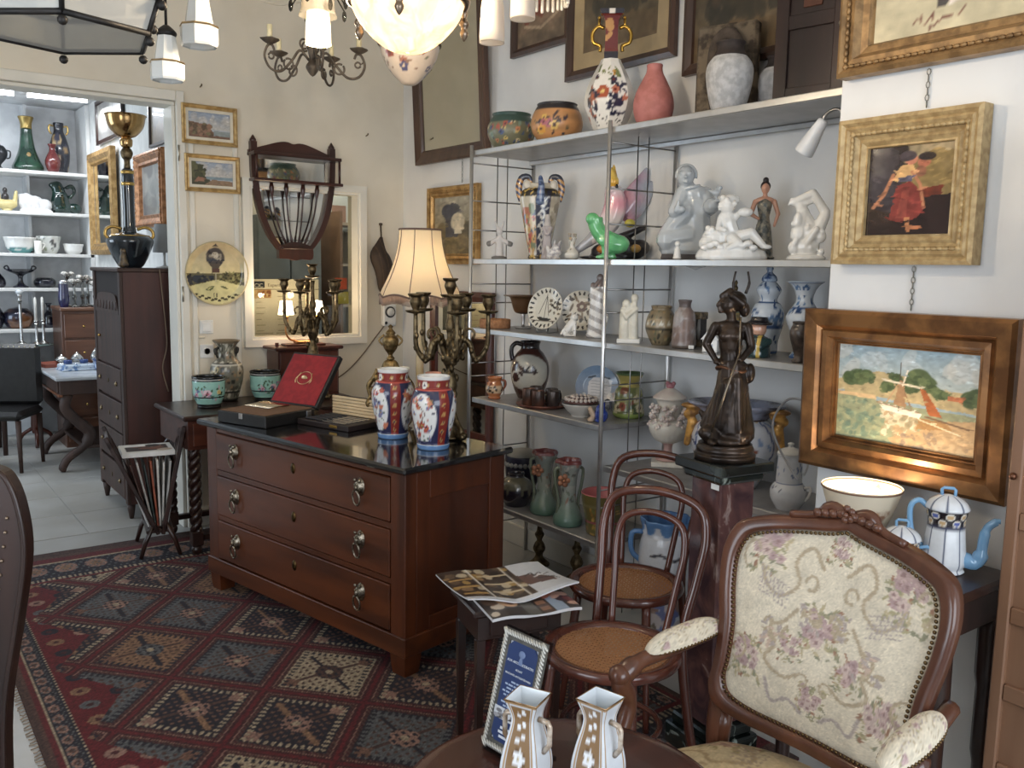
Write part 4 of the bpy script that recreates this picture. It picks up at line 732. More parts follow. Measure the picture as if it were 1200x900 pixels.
for i, (x, z, w_, h_, c, l) in enumerate(((2.66, 2.02, .44, .30, (226, 234, 232), 'large pale notice on the far office wall at the upper right of the window'), (2.72, 2.0, .12, .14, (176, 140, 124), 'small brown print pinned over the pale notice in the office'), (2.88, 1.72, .42, .25, (196, 190, 176), 'beige paper sheet lower on the far office wall'), (2.12, 1.62, .3, .24, (205, 196, 176), 'cream sheet pinned on the office wall at the left of the window'))):
    o = MB().box(x - w_ / 2 + .35, x + w_ / 2 + .35, 6.47 - .003 * i, 6.499 - .003 * i, z - h_ / 2, z + h_ / 2).build('pinned_sheet', mat(c, .8)); tag(o, l, 'paper')
q = thing('office_cabinet', 'grey office cupboard dimly seen through the window glass', 'cupboard', (2.52, 6.30, 0)); MB().box(-.24, .24, -.18, .18, 0, 1.95, .005).build('body', mat((130, 138, 142), .5), q)
for s in (-1, 1): d = MB().box(s * .12 - .115, s * .12 + .115, -.195, -.181, .03, 1.92, .004).build('door', mat((138, 146, 150), .5), q); MB().box(s * .03 - .006, s * .03 + .006, -.21, -.195, 1.0, 1.1).build('handle', CHROME, d)
q = thing('file_shelf', 'wooden shelf with papers at the right behind the window glass', 'shelves', (3.08, 6.25, 0))
for x in (-.19, .19): MB().box(x - .01, x + .01, -.2, .2, 0, 2.0).build('side', mat((150, 118, 96), .6), q)
for i in range(7): MB().box(-.18, .18, -.2, .2, .1 + .3 * i, .12 + .3 * i).build('shelf_board', mat((196, 180, 160), .6), q)
bulb('office_light', (2.6, 5.95, 2.6), 14, (1, .88, .72), .1)
# ================================================================== CERAMICS ON THE SHELVES (local frame: x to the viewer's right, -y towards the viewer)
def fc(x, y): return math.atan2(-x, y)
E_ = .0006
def pot(name, label, cat, x, y, key, pr, im=None, m=None, rot=None, seg=64, grp=None, n=4, **k):
    o = MB().lathe(prof(pr, n), seg, **k).build(name, m or PAINT, None, im); tag(o, label, cat, grp); return put(o, (x, y, SH[key] + E_), fc(x, y) if rot is None else rot)
def base_thing(name, label, cat, x, y, key, rot=None, grp=None): return thing(name, label, cat, (x, y, SH[key] + E_), fc(x, y) if rot is None else rot, grp)
# ---- top shelf
im = Im(96, 60, (118, 118, 92), 3.3, False); im.band(0, .12, (58, 84, 74)); im.band(.76, 1, (56, 82, 74)); im.flowers(120, (0, 1, .18, .72), .05, [(206, 130, 84), (216, 186, 104), (74, 92, 136), (180, 90, 74), (130, 150, 130), (220, 204, 160)], (40, 46, 70), 4)
pot('floral_pot', 'squat green pot covered in bright flowers at the left end of the top shelf', 'pot', 2.80, 3.83, 'TOP', [(.07, 0), (.078, .012), (.105, .045), (.124, .09), (.123, .13), (.108, .165), (.098, .18), (.102, .192), (.096, .194), (.088, .18), (.08, .10)], im, painted(.45, .2, .3, 60), None, 96)
im = Im(96, 60, (196, 138, 84), 3.3, False); im.noise(.06, 8); im.band(.82, 1, (40, 36, 40)); im.leaves(16, (.58, .86, .2, .7), .07, [(70, 54, 56), (90, 84, 60), (54, 50, 66)], 6); im.flowers(7, (.62, .84, .25, .62), .085, [(226, 160, 64), (176, 96, 110), (220, 180, 90)], (70, 40, 36), 8)
pot('ochre_pot', 'round ochre pot with a flower spray and dark rim on the top shelf', 'pot', 2.78, 3.43, 'TOP', [(.075, 0), (.085, .01), (.115, .05), (.126, .09), (.12, .13), (.104, .165), (.096, .178), (.098, .186), (.092, .187), (.085, .165), (.08, .09)], im, painted(.45, .25), None, 96)
q = base_thing('floral_bottle_vase', 'tall white octagonal vase with dark flowers, red neck and gilt handles', 'vase', 2.76, 3.035, 'TOP')
im = Im(96, 90, (226, 222, 214), 2.0, False); im.flower(.70, .52, .085, (170, 76, 44), (226, 190, 110), 7); im.leaves(30, (.74, .86, .25, .65), .05, [(40, 40, 66), (52, 50, 70)], 2); im.leaves(18, (.62, .84, .68, .9), .045, [(120, 128, 74), (96, 110, 66)], 3); im.flowers(6, (.58, .9, .2, .85), .05, [(190, 110, 84), (206, 150, 60), (60, 48, 70)], (120, 40, 30), 5); im.leaves(24, (.56, .66, .2, .6), .06, [(50, 44, 60), (170, 90, 60)], 7); im.blobs(30, (.6, .9, .1, .24), .012, [(60, 60, 60)], 8); im.flowers(12, (.0, .5, .2, .85), .06, [(170, 76, 44), (60, 50, 80)], (220, 190, 110), 9)
MB().lathe(prof([(.06, 0), (.064, .012), (.085, .06), (.108, .12), (.112, .16), (.1, .21), (.072, .27), (.05, .31), (.044, .325)], 4), 96, poly=8, smooth=False).build('body', PAINT, q, im)
im = Im(64, 50, (112, 34, 32), .8, False); im.band(0, .14, (40, 34, 46)); im.blobs(7, (0, 1, .3, .7), .08, [(226, 214, 196), (196, 140, 80)], 4); im.band(.86, 1, (34, 30, 44)); [im.rect(k / 4 + .08, k / 4 + .17, .88, .98, (226, 218, 206)) for k in range(4)]
MB().lathe(dens([(.042, .325), (.044, .35), (.040, .37), (.038, .45), (.042, .49), (.052, .505), (.07, .512), (.074, .53), (.068, .534), (.036, .52)]), 64, poly=4, ph=PI / 4, smooth=False).build('neck', PAINT, q, im)
for s in (-1, 1): MB().tube(sp([(s * .034, 0, .46), (s * .06, 0, .468), (s * .084, 0, .44), (s * .08, 0, .40), (s * .05, 0, .385), (s * .05, 0, .36)], 4), .008, 8).tube([(s * .058, 0, .46), (s * .056, 0, .50)], .006, 6).ball((s * .056, 0, .505), .008, 8).build('gilt_handle', metal((214, 168, 72), .3), q)
pot('pink_vase', 'plain mottled pink gourd-shaped vase on the top shelf', 'vase', 2.80, 2.80, 'TOP', [(.048, 0), (.056, .008), (.078, .05), (.087, .10), (.078, .15), (.055, .20), (.037, .235), (.033, .255), (.034, .268), (.029, .268), (.028, .22)], None, mat((184, 112, 106), .65, 0, (170, 100, 92), 26, .2, 90, name='pink_matte'))
q = base_thing('stone_plaque', 'mottled brown stone slab with a carved arched handle on the top shelf', 'stone', 2.90, 2.50, 'TOP', math.radians(-72)); ST = mat((112, 98, 80), .9, 0, (62, 52, 42), 16, .5, 30, 0, None, .42, .55, name='mottled_stone')
MB().box(-.13, .13, 0, .05, 0, .40, .012).build('slab', ST, q); MB().tube(sp([(-.03, -.012, .06), (-.045, -.02, .20), (-.03, -.03, .31), (.02, -.035, .35), (.065, -.03, .30), (.07, -.02, .18), (.06, -.012, .06)], 5), [.024] * 31, 12).build('carved_arch', mat((84, 72, 62), .9, 0, (60, 50, 42), 20, .4, 40, name='stone_dark'), q)
STV = mat((196, 194, 192), .95, 0, (170, 168, 166), 40, .9, 45, name='pitted_stone'); DK = mat((58, 46, 42), .7, 0, (44, 36, 32), 30, .2, name='dark_rim')
for i, (x, y, s, lb) in enumerate(((2.73, 2.33, 1.0, 'pitted white stoneware vase with dark collar in front of the stone slab'), (2.90, 2.235, .84, 'second pitted white vase with dark collar, half behind the dark wooden panel'))):
    q = base_thing('pitted_vase', lb, 'vase', x, y, 'TOP', 0, 'pitted white vases'); k = Mat.Scale(s, 4)
    MB().lathe(prof([(.055, 0), (.06, .006), (.078, .07), (.089, .14), (.084, .18), (.066, .207), (.058, .212)], 4), 40, k).build('body', STV, q); MB().lathe(prof([(.056, .206), (.064, .212), (.052, .23), (.05, .25), (.056, .262), (.05, .263), (.042, .24)], 3), 32, k).build('collar', DK, q)
q = base_thing('cupboard_door', 'dark panelled wooden cupboard door standing at the right end of the top shelf', 'door', 2.78, 1.985, 'TOP', math.radians(-80))
MB().box(-.15, .13, -.012, .02, 0, .62, .003).build('board', DARKW, q); b = MB().box(-.15, -.10, -.022, -.012, 0, .62, .002).box(.07, .13, -.03, -.012, 0, .62, .004).box(-.10, .07, -.022, -.012, 0, .06, .002).box(-.10, .07, -.022, -.012, .26, .31, .002); b.build('stile', DARKW, q)
MB().box(-.05, .02, -.018, -.012, .33, .55, .002).build('inlay_panel', wood((108, 58, 34), (84, 42, 24), .35), q); MB().ball((.10, -.034, .25), .01, 8).build('knob', metal((190, 180, 160), .3), q); MB().box(-.16, .15, -.03, .04, .0, .008).build('foot', DARKW, q)
# ---- second shelf
GREYP = mat((196, 192, 190), .45, 0, (150, 146, 146), 30, .2, 60, name='grey_biscuit'); CEL = mat((186, 192, 196), .12, 0, (170, 177, 182), 8, 0, 40, .8, name='celadon_grey')
def angelc(x, y, z): return (120, 116, 112) if z < .018 or (abs(x) > .045 and z < .12) else (205, 200, 196)
o = figpart('angel_figurine', [('l', [(.04, 0), (.042, .012), (.028, .016), (.001, .017)]), ('c', (0, 0, .015), (0, 0, .11), .024, .019), ('c', (0, -.005, .11), (-.055, -.01, .078), .011, .013), ('c', (0, -.005, .11), (.058, -.01, .078), .011, .013), ('e', (0, 0, .142), (.017, .017, .021)), ('c', (0, .01, .12), (0, 0, .14), .009, .009), ('c', (-.008, 0, .155), (-.024, .0, .197), .008, .004), ('c', (.008, 0, .155), (.024, 0, .197), .008, .004), ('e', (-.05, 0, .082), (.02, .008, .014)), ('e', (.052, 0, .082), (.02, .008, .014))], MATTE, None, .0032, 1, angelc); tag(put(o, (2.72, 3.81, SH['S2'] + E_), fc(2.72, 3.81)), 'small grey winged figurine with spread sleeves at the left end of the second shelf', 'figurine')
q = base_thing('winged_vase', 'tall painted majolica vase with curled wing handles and a blue bird mask', 'vase', 2.80, 3.575, 'S2')
im = Im(96, 96, (196, 186, 164), 1.6, False); im.blobs(46, (.52, .70, .08, .6), .05, [(190, 150, 92), (120, 130, 96), (176, 110, 84), (216, 196, 160), (90, 104, 120)], 3); im.flowers(10, (.54, .7, .1, .5), .04, [(190, 90, 80), (208, 160, 90)], (80, 90, 60), 2); im.rect(.715, .84, .05, .8, (44, 46, 70))
for k in range(5):
    v = .13 + .13 * k; im.line([(.735, v), (.775, v + .06), (.80, v), (.775, v - .04), (.755, v)], .018, (206, 204, 196)); im.line([(.8, v + .06), (.83, v + .09)], .012, (190, 190, 190))
im.blobs(40, (.84, 1.0, .08, .7), .05, [(196, 186, 164), (170, 160, 140), (140, 130, 110)], 6); im.band(.74, .86, (52, 48, 36)); im.blobs(90, (0, 1, .74, .86), .016, [(206, 168, 84), (40, 40, 60)], 5); im.band(.0, .06, (60, 52, 40)); im.blobs(30, (0, 1, 0, .06), .02, [(206, 168, 84)], 5)
MB().lathe(prof([(.052, 0), (.056, .012), (.052, .03), (.07, .12), (.094, .25), (.104, .30), (.10, .33), (.08, .352), (.06, .365), (.06, .38), (.001, .381)], 4), 96, sy=.6).build('body', PAINT, q, im)
for s in (-1, 1):
    def wc(x, y, z): return (60, 64, 78) if z > .40 else ((204, 150, 84) if (x * 50 + z * 70) % 2 < 1 else (60, 62, 88))
    figpart('wing_handle', [('t', [(s * .095, 0, .29), (s * .108, 0, .35), (s * .095, 0, .405), (s * .06, 0, .412), (s * .05, 0, .385), (s * .065, 0, .36)], [.014, .018, .017, .014, .012, .013])], PAINT, q, .004, 1, wc); MB().ball((s * .066, -.012, .372), (.02, .012, .024), 12).build('medallion', mat((214, 206, 190), .2), q)
def bc(x, y, z): return (66, 84, 128) if math.sin(z * 240) > 0 else (112, 130, 160)
figpart('bird_mask', [('c', (.0, -.05, .29), (.006, -.055, .36), .024, .018), ('c', (.006, -.055, .36), (0, -.055, .405), .018, .011), ('e', (0, -.07, .375), (.011, .014, .009))], PAINT, q, .0035, 1, bc)
def saintc(x, y, z): return (168, 160, 160) if z < .16 else (186, 178, 172)
o = figpart('saint_figurine', [('l', [(.028, 0), (.03, .01), (.022, .03), (.001, .032)]), ('c', (0, 0, .02), (0, 0, .15), .026, .02), ('e', (0, 0, .19), (.014, .015, .018)), ('c', (0, .004, .15), (0, .003, .195), .021, .012), ('c', (-.018, -.01, .15), (-.004, -.024, .12), .009, .008), ('c', (.018, -.01, .15), (.004, -.024, .12), .009, .008), ('e', (0, 0, .207), (.013, .013, .01)), ('c', (-.014, -.014, .03), (-.01, -.012, .11), .012, .008), ('c', (.014, -.014, .03), (.01, -.012, .11), .012, .008)], MATTE, None, .003, 1, saintc); tag(put(o, (2.70, 3.385, SH['S2'] + E_), fc(2.7, 3.385)), 'slim grey robed saint figurine beside the painted winged vase', 'figurine')
o = figpart('fish_ornament', [('l', [(.034, 0), (.035, .008), (.02, .013), (.001, .014)]), ('c', (-.018, 0, .02), (.012, 0, .05), .018, .022), ('c', (.012, 0, .05), (.03, 0, .082), .014, .006), ('c', (.0, 0, .05), (.004, 0, .088), .01, .004), ('c', (-.02, 0, .03), (-.034, 0, .06), .012, .006), ('e', (.02, -.01, .03), (.02, .015, .016))], mat((205, 202, 198), .3, 0, (150, 146, 150), 60, .2, name='china_white'), None, .003, 1); tag(put(o, (2.675, 3.30, SH['S2'] + E_), fc(2.68, 3.3)), 'tiny whitish animal ornament at the foot of the grey saint', 'figurine')
q = base_thing('small_flask', 'small white bulb-footed flask with two spouts on the second shelf', 'vase', 2.69, 3.185, 'S2'); im = Im(48, 40, (206, 202, 192), 1.5, False); im.blobs(24, (0, 1, .25, .95), .05, [(140, 138, 120), (110, 106, 100), (180, 150, 110)], 3)
MB().lathe(prof([(.022, 0), (.032, .008), (.036, .025), (.026, .04), (.014, .055), (.016, .08), (.02, .1), (.001, .101)], 4), 48).build('body', PAINT, q, im)
for s in (-1, 1): MB().lathe(prof([(.006, .09), (.007, .108), (.009, .118), (.006, .118), (.004, .1)], 2), 12, tr(s * .012, 0, 0)).build('spout', mat((150, 140, 126), .3), q)
# parrot
q = base_thing('cockatoo', 'big white and pink porcelain cockatoo with yellow crest and raised wings', 'figurine', 2.875, 3.10, 'S2')
figpart('rock', [('e', (-.03, 0, .012), (.14, .06, .012)), ('e', (-.02, 0, .04), (.09, .05, .045)), ('e', (.07, 0, .05), (.09, .05, .05)), ('e', (.12, 0, .06), (.05, .04, .04)), ('c', (.02, .01, .10), (.14, .02, .155), .024, .014)], mat((52, 50, 52), .3, 0, (34, 32, 36), 14, .2, 40, .5, name='rock_glaze'), q, .007, 3)
def ckc(x, y, z):
    if x < -.10: return (170, 170, 176)
    t = math.exp(-((z - .26) / .045) ** 2); return (226, 216 - 66 * t, 214 - 50 * t)
figpart('body', [('t', [(-.175, -.02, .04), (-.10, -.02, .10), (-.03, -.02, .17), (.0, -.02, .25), (-.01, -.025, .315), (-.012, -.03, .34)], [.016, .03, .052, .054, .044, .036]), ('c', (-.012, -.06, .325), (-.03, -.078, .305), .014, .006)], painted(.15, .7), q, .006, 3, ckc)
figpart('crest', [('c', (-.012, -.02, .36), (-.025, -.01, .405), .028, .02), ('c', (-.01, -.01, .375), (-.012, .0, .435), .02, .006), ('c', (-.025, -.02, .37), (-.04, -.01, .41), .018, .005)], mat((214, 160, 50), .2, 0, (226, 190, 90), 30, 0, 40, .5, name='yellow_glaze'), q, .005, 2)
def wgc(x, y, z):
    t = (x - .0) / .15 + .12 * math.sin(z * 60); a_ = max(0, min(1, t)); return tuple(p_ * (1 - a_) + q_ * a_ for p_, q_ in zip((222, 128, 146), (164, 172, 188)))
for pts, rr in (([(.03, .02, .22), (.07, .03, .27), (.11, .04, .34), (.145, .05, .43)], [.05, .058, .045, .010]), ([(.04, .03, .20), (.09, .045, .25), (.145, .055, .32), (.17, .06, .37)], [.045, .05, .034, .008])):
    o = figpart('wing', [('t', pts, rr)], painted(.2, .6), q, .006, 2, wgc)
    for v_ in o.data.vertices: v_.co.y = .035 + (v_.co.y - .035) * .42
MB().ball((.004, -.064, .335), (.007, .006, .012), 8).build('eye', mat((20, 20, 22), .2), q)
for i, (x, z, c) in enumerate(((-.055, .05, (196, 120, 50)), (.07, .17, (206, 190, 70)), (.1, .055, (190, 150, 80)))): MB().ball((x, -.055, z), (.026, .016, .02), 10).build('flower', mat(c, .3), q)
# green animal
def grc(x, y, z): return (112, 196, 130)
o = figpart('green_bird', [('t', [(-.05, 0, .185), (-.045, 0, .15), (-.02, 0, .11), (.03, 0, .075), (.075, 0, .065), (.10, 0, .055)], [.036, .036, .038, .046, .04, .02]), ('e', (-.062, -.012, .178), (.032, .028, .028)), ('c', (.0, -.012, .07), (.0, -.014, .022), .022, .016), ('c', (.02, .014, .07), (.03, .014, .022), .022, .016), ('e', (-.012, -.02, .011), (.034, .018, .011)), ('e', (.02, .014, .011), (.032, .018, .011)), ('e', (.01, -.03, .085), (.05, .014, .03))], mat((106, 190, 126), .08, 0, (92, 180, 112), 6, 0, 40, 1.0, name='green_glaze'), None, .0045, 3); tag(put(o, (2.70, 2.965, SH['S2'] + E_), fc(2.7, 2.965)), 'glossy bright green pottery bird in front of the cockatoo', 'figurine')
# monk
q = base_thing('kneeling_monk', 'large pale grey glazed kneeling monk with a bird on his hand', 'figurine', 2.82, 2.585, 'S2')
MB().lathe([(.12, 0), (.125, .006), (.12, .024), (.001, .025)], 4, sx=1.25, sy=.95, ph=PI / 4, smooth=False).build('plinth', mat((64, 58, 58), .5), q)
figpart('robed_body', [('e', (-.01, 0, .05), (.115, .07, .045)), ('c', (.035, .01, .03), (.022, .01, .25), .07, .058), ('c', (-.085, -.03, .085), (.0, 0, .10), .05, .065), ('c', (-.10, -.03, .10), (-.015, -.01, .20), .03, .055), ('c', (-.075, -.02, .04), (-.03, 0, .05), .04, .05), ('e', (.018, 0, .275), (.066, .046, .036)), ('c', (-.03, -.01, .275), (-.062, -.05, .20), .034, .028), ('c', (-.062, -.05, .20), (-.03, -.08, .205), .024, .015), ('c', (.062, 0, .275), (.078, -.02, .215), .032, .034), ('c', (.078, -.02, .215), (.088, -.065, .222), .032, .034), ('c', (.09, -.07, .228), (.105, -.09, .238), .012, .010), ('e', (.112, -.094, .24), (.024, .012, .008)), ('c', (0, 0, .29), (-.02, -.01, .32), .028, .024), ('e', (-.022, -.018, .345), (.037, .04, .046)), ('e', (-.022, -.06, .338), (.007, .009, .008)), ('c', (-.055, -.08, .20), (-.045, -.085, .24), .010, .006), ('e', (-.04, -.05, .355), (.01, .008, .006)), ('e', (-.005, -.052, .355), (.01, .008, .006)), ('e', (-.022, -.054, .318), (.013, .006, .005))], CEL, q, .0044, 2)
MB().tube([(-.020 + .038 * math.cos(t), -.002, .350 + .040 * math.sin(t)) for t in np.linspace(-.3, PI + .3, 20)], .0085, 8).build('hair_ring', CEL, q); MB().tube([(-.0 + .034 * math.cos(t), -.008 + .034 * math.sin(t), .297 + .008 * math.cos(t)) for t in np.linspace(0, 2 * PI, 20)[:-1]], .008, 6, True).build('hood_collar', CEL, q)
o = figpart('held_bird', [('e', (.104, -.094, .272), (.018, .012, .015)), ('e', (.118, -.096, .29), (.009, .009, .009)), ('c', (.092, -.094, .272), (.072, -.09, .282), .009, .004), ('c', (.104, -.094, .275), (.108, -.086, .30), .009, .004), ('c', (.102, -.094, .262), (.104, -.094, .246), .005, .005)], CEL, q, .003, 1)
o = figpart('little_figure', [('c', (0, 0, .014), (0, 0, .04), .016, .012), ('e', (0, 0, .062), (.011, .012, .013)), ('e', (0, 0, .006), (.02, .018, .006))], WHITEP, None, .003, 1); tag(put(o, (2.665, 2.50, SH['S2'] + E_), 0), 'tiny white figure standing in front of the monk', 'figurine')
# cherub
o = figpart('cherub_group', [('l', [(.13, 0), (.135, .012), (.125, .035), (.09, .05), (.001, .055)], Mat.Diagonal((1, .55, 1, 1))), ('e', (-.055, .01, .08), (.06, .045, .05)), ('e', (-.085, 0, .06), (.04, .04, .035)), ('e', (.015, .0, .075), (.045, .04, .035)), ('c', (.0, 0, .085), (-.02, -.005, .145), .036, .034), ('e', (-.022, -.005, .16), (.036, .03, .024)), ('e', (-.024, -.012, .205), (.031, .032, .034)), ('e', (-.014, .0, .225), (.03, .03, .022)), ('e', (-.052, -.03, .198), (.006, .008, .006)), ('c', (-.045, -.015, .155), (-.052, -.04, .118), .013, .011), ('c', (-.052, -.04, .118), (-.028, -.055, .11), .011, .009), ('c', (.01, -.01, .16), (.035, -.03, .185), .013, .011), ('e', (.045, -.03, .178), (.03, .02, .018)), ('c', (.02, -.015, .085), (.07, -.03, .10), .026, .022), ('c', (.07, -.03, .10), (.115, -.035, .055), .02, .013), ('e', (.13, -.04, .05), (.018, .01, .009)), ('c', (.0, -.03, .08), (.025, -.055, .06), .024, .018), ('c', (.025, -.055, .06), (-.01, -.06, .042), .016, .012)] + [('e', (-.09 + .014 * (k % 5), -.02 + .012 * (k % 3), .10 + .006 * (k // 3)), (.012, .012, .012)) for k in range(12)] + [('e', (-.016 + .03 * math.cos(k * 1.1), -.006 + .03 * math.sin(k * 1.1), .222 + .012 * math.sin(k * 2.3)), (.010, .010, .010)) for k in range(11)] + [('e', (-.10 + .02 * k, -.055 - .01 * math.sin(k), .045 + .008 * (k % 3)), (.016, .013, .012)) for k in range(10)] + [('e', (-.048, -.028, .21), (.008, .006, .005)), ('e', (-.05, -.026, .188), (.007, .006, .004))], WHITEP, None, .0034, 0); tag(put(o, (2.70, 2.255, SH['S2'] + E_), fc(2.7, 2.255)), 'white porcelain cherub seated on a rocky base on the second shelf', 'figurine')
q = base_thing('dancer_figurine', 'small porcelain woman in a dark dress standing behind the white cherub', 'figurine', 2.86, 2.235, 'S2')
figpart('dress', [('c', (0, 0, .03), (0, 0, .13), .042, .03), ('c', (0, 0, .13), (0, 0, .175), .028, .02), ('c', (0, 0, .175), (0, 0, .215), .022, .03), ('e', (0, 0, .012), (.05, .045, .012))], mat((84, 86, 82), .35, .3, (150, 140, 120), 60, .1, name='lustre_dress'), q, .0035, 2)
figpart('body', [('e', (0, 0, .232), (.038, .02, .016)), ('c', (0, 0, .235), (0, 0, .262), .010, .009), ('e', (0, -.003, .278), (.0165, .018, .021)), ('c', (-.036, 0, .228), (-.05, -.01, .18), .010, .009), ('c', (-.05, -.01, .18), (-.02, -.035, .16), .009, .006), ('c', (.036, 0, .228), (.052, -.005, .18), .010, .009), ('c', (.052, -.005, .18), (.04, -.01, .135), .008, .006), ('e', (0, -.021, .275), (.0035, .004, .004))], mat((206, 150, 122), .4), q, .003, 1)
figpart('hair', [('e', (0, .006, .287), (.02, .019, .02)), ('e', (0, .004, .31), (.012, .012, .012))], mat((40, 28, 26), .4), q, .003, 1)
o = figpart('white_group', [('l', [(.066, 0), (.068, .012), (.05, .02), (.001, .022)], Mat.Diagonal((1, .7, 1, 1))), ('e', (0, 0, .05), (.045, .03, .035)), ('e', (.01, 0, .10), (.036, .028, .035)), ('c', (.01, 0, .12), (-.03, 0, .19), .024, .018), ('c', (-.03, 0, .19), (-.06, 0, .215), .016, .008), ('c', (-.02, .0, .20), (.03, 0, .215), .012, .008), ('c', (.03, 0, .21), (.06, 0, .15), .016, .012), ('c', (-.055, 0, .205), (.01, 0, .235), .014, .018), ('c', (.01, 0, .235), (.06, .0, .17), .018, .014), ('c', (.03, 0, .10), (.055, 0, .16), .026, .02), ('c', (-.03, .0, .09), (-.02, 0, .17), .03, .024), ('e', (-.035, -.02, .14), (.016, .014, .03)), ('e', (-.045, -.01, .045), (.02, .018, .024)), ('e', (.045, -.01, .085), (.02, .018, .024)), ('c', (.0, -.02, .06), (.03, -.03, .11), .014, .01), ('c', (-.06, 0, .215), (-.07, -.01, .195), .007, .004)] + [('e', (.05 * math.cos(k * 1.3), -.02, .03 + .014 * k), (.012, .012, .012)) for k in range(8)], WHITEP, None, .0038, 1); tag(put(o, (2.75, 1.955, SH['S2'] + E_), fc(2.75, 1.95)), 'white porcelain group with a draped arched figure near the right upright', 'figurine')
o = figpart('white_putto', [('l', [(.028, 0), (.03, .02), (.022, .05), (.026, .08), (.001, .085)]), ('c', (0, 0, .08), (0, 0, .15), .02, .022), ('e', (0, -.003, .195), (.021, .022, .024)), ('c', (-.018, 0, .16), (-.03, -.02, .12), .009, .008), ('c', (.018, 0, .16), (.03, -.02, .12), .009, .008), ('c', (0, 0, .16), (0, 0, .18), .012, .012)], WHITEP, None, .0034, 1); tag(put(o, (2.79, 1.835, SH['S2'] + E_), fc(2.79, 1.83)), 'white porcelain child bust at the far right end of the second shelf', 'figurine')
# ---- third shelf
q = base_thing('footed_bowl', 'brown wide-rimmed bowl on a slim chrome foot, left end of third shelf', 'bowl', 2.83, 3.735, 'S3')
MB().lathe(prof([(.012, .075), (.045, .085), (.06, .12), (.068, .15), (.078, .165), (.105, .17), (.104, .174), (.07, .17), (.055, .13), (.02, .09), (.001, .09)], 4), 40).build('bowl', mat((120, 86, 54), .35, .2, (96, 66, 40), 10), q); MB().lathe(prof([(.04, 0), (.042, .005), (.012, .014), (.01, .05), (.012, .077), (.001, .078)], 3), 24).build('foot', CHROME, q)
o = MB().lathe([(.078, 0), (.082, .004), (.082, .044), (.078, .048), (.072, .048), (.071, .01), (.001, .01)], 40).build('cork_dish', mat((170, 118, 78), .85, 0, (150, 100, 62), 60, .2, name='cork')); tag(put(o, (2.705, 3.815, SH['S3'] + E_)), 'flat round cork-coloured dish in front of the footed bowl', 'dish')
def drawplate(boat):
    im = Im(64, 64, (222, 216, 200)); 
    for k in range(22): t = k * 2 * PI / 22; im.ell(.5 + .43 * math.cos(t), .5 + .43 * math.sin(t), .05, .025, (48, 42, 38), 1, t)
    if boat: im.poly([(.25, .3), (.7, .26), (.62, .2), (.35, .21)], (40, 36, 34)); im.line([(.48, .28), (.48, .85)], .012, (40, 36, 34)); im.line([(.48, .85), (.3, .36)], .010, (40, 36, 34)); im.line([(.48, .8), (.6, .34)], .010, (40, 36, 34)); im.blobs(16, (.6, .85, .4, .75), .04, [(60, 52, 46), (120, 108, 90)], 3); im.line([(.15, .2), (.85, .2)], .012, (80, 70, 60))
    else: im.leaves(30, (.2, .8, .2, .8), .09, [(48, 42, 38), (90, 76, 64), (140, 120, 96)], 4); im.flower(.5, .6, .13, (90, 60, 50), (200, 190, 170))
    return im
def plate(name, label, x, y, key, r_, im, ang, lean=12, grp=None, rim=(214, 206, 190), stand=True):
    q = base_thing(name, label, 'plate', x, y, key, ang, grp); k = tr(0, .0, r_ + .012) @ rx(math.radians(-lean))
    MB().lathe([(.001, 0), (r_ * .6, 0), (r_ * .66, -.004), (r_ * .98, -.016), (r_, -.018), (r_, -.022), (r_ * .66, -.010), (r_ * .6, -.008), (.001, -.008)], 40, k @ rx(-PI / 2)).build('dish', mat(rim, .3), q)
    g = MB().grid(im.a.shape[1], im.a.shape[0], lambda u, v: (2 * u - 1, 2 * v - 1, 0)); nv = []; uv = []
    for x_, z_, _ in g.v:
        X_, Z_ = x_ * math.sqrt(1 - z_ * z_ / 2), z_ * math.sqrt(1 - x_ * x_ / 2); rr = math.hypot(X_, Z_); d = -.0092 - (max(0, rr - .63) * .036 * r_ / .1); nv.append(tuple(k @ Vec((X_ * r_ * .985, d + .0 , Z_ * r_ * .985)))); uv.append(((X_ + 1) / 2, (Z_ + 1) / 2))
    g.v = nv; g.uv = uv; g.build('painted_face', PAINT, q, im)
    if stand:
        s = MB()
        for sx in (-1, 1): s.tube(sp([(sx * r_ * .3, -.045, .02), (sx * r_ * .3, -.04, .004), (sx * r_ * .3, .0, .004), (sx * r_ * .3, .05, .004)], 4), .003, 6).tube([(sx * r_ * .3, .05, .004), (sx * r_ * .2, r_ * .3, r_ * 1.1)], .003, 6)
        s.build('wire_stand', metal((200, 200, 200), .3), q)
    return q
plate('ship_plate', 'white plate with a black sailing boat drawing on a wire stand', 2.74, 3.42, 'S3', .105, drawplate(1), fc(2.74, 3.42) - .65, 14)
plate('leaf_plate', 'smaller plate with dark foliage standing behind the ship plate', 2.86, 3.30, 'S3', .10, drawplate(0), fc(2.86, 3.3) - .15, 10)
def vlc(x, y, z): return (132, 114, 106) if z > .235 else ((236, 234, 230) if math.sin(z * 130 + x * 60) > -.2 else (176, 170, 166))
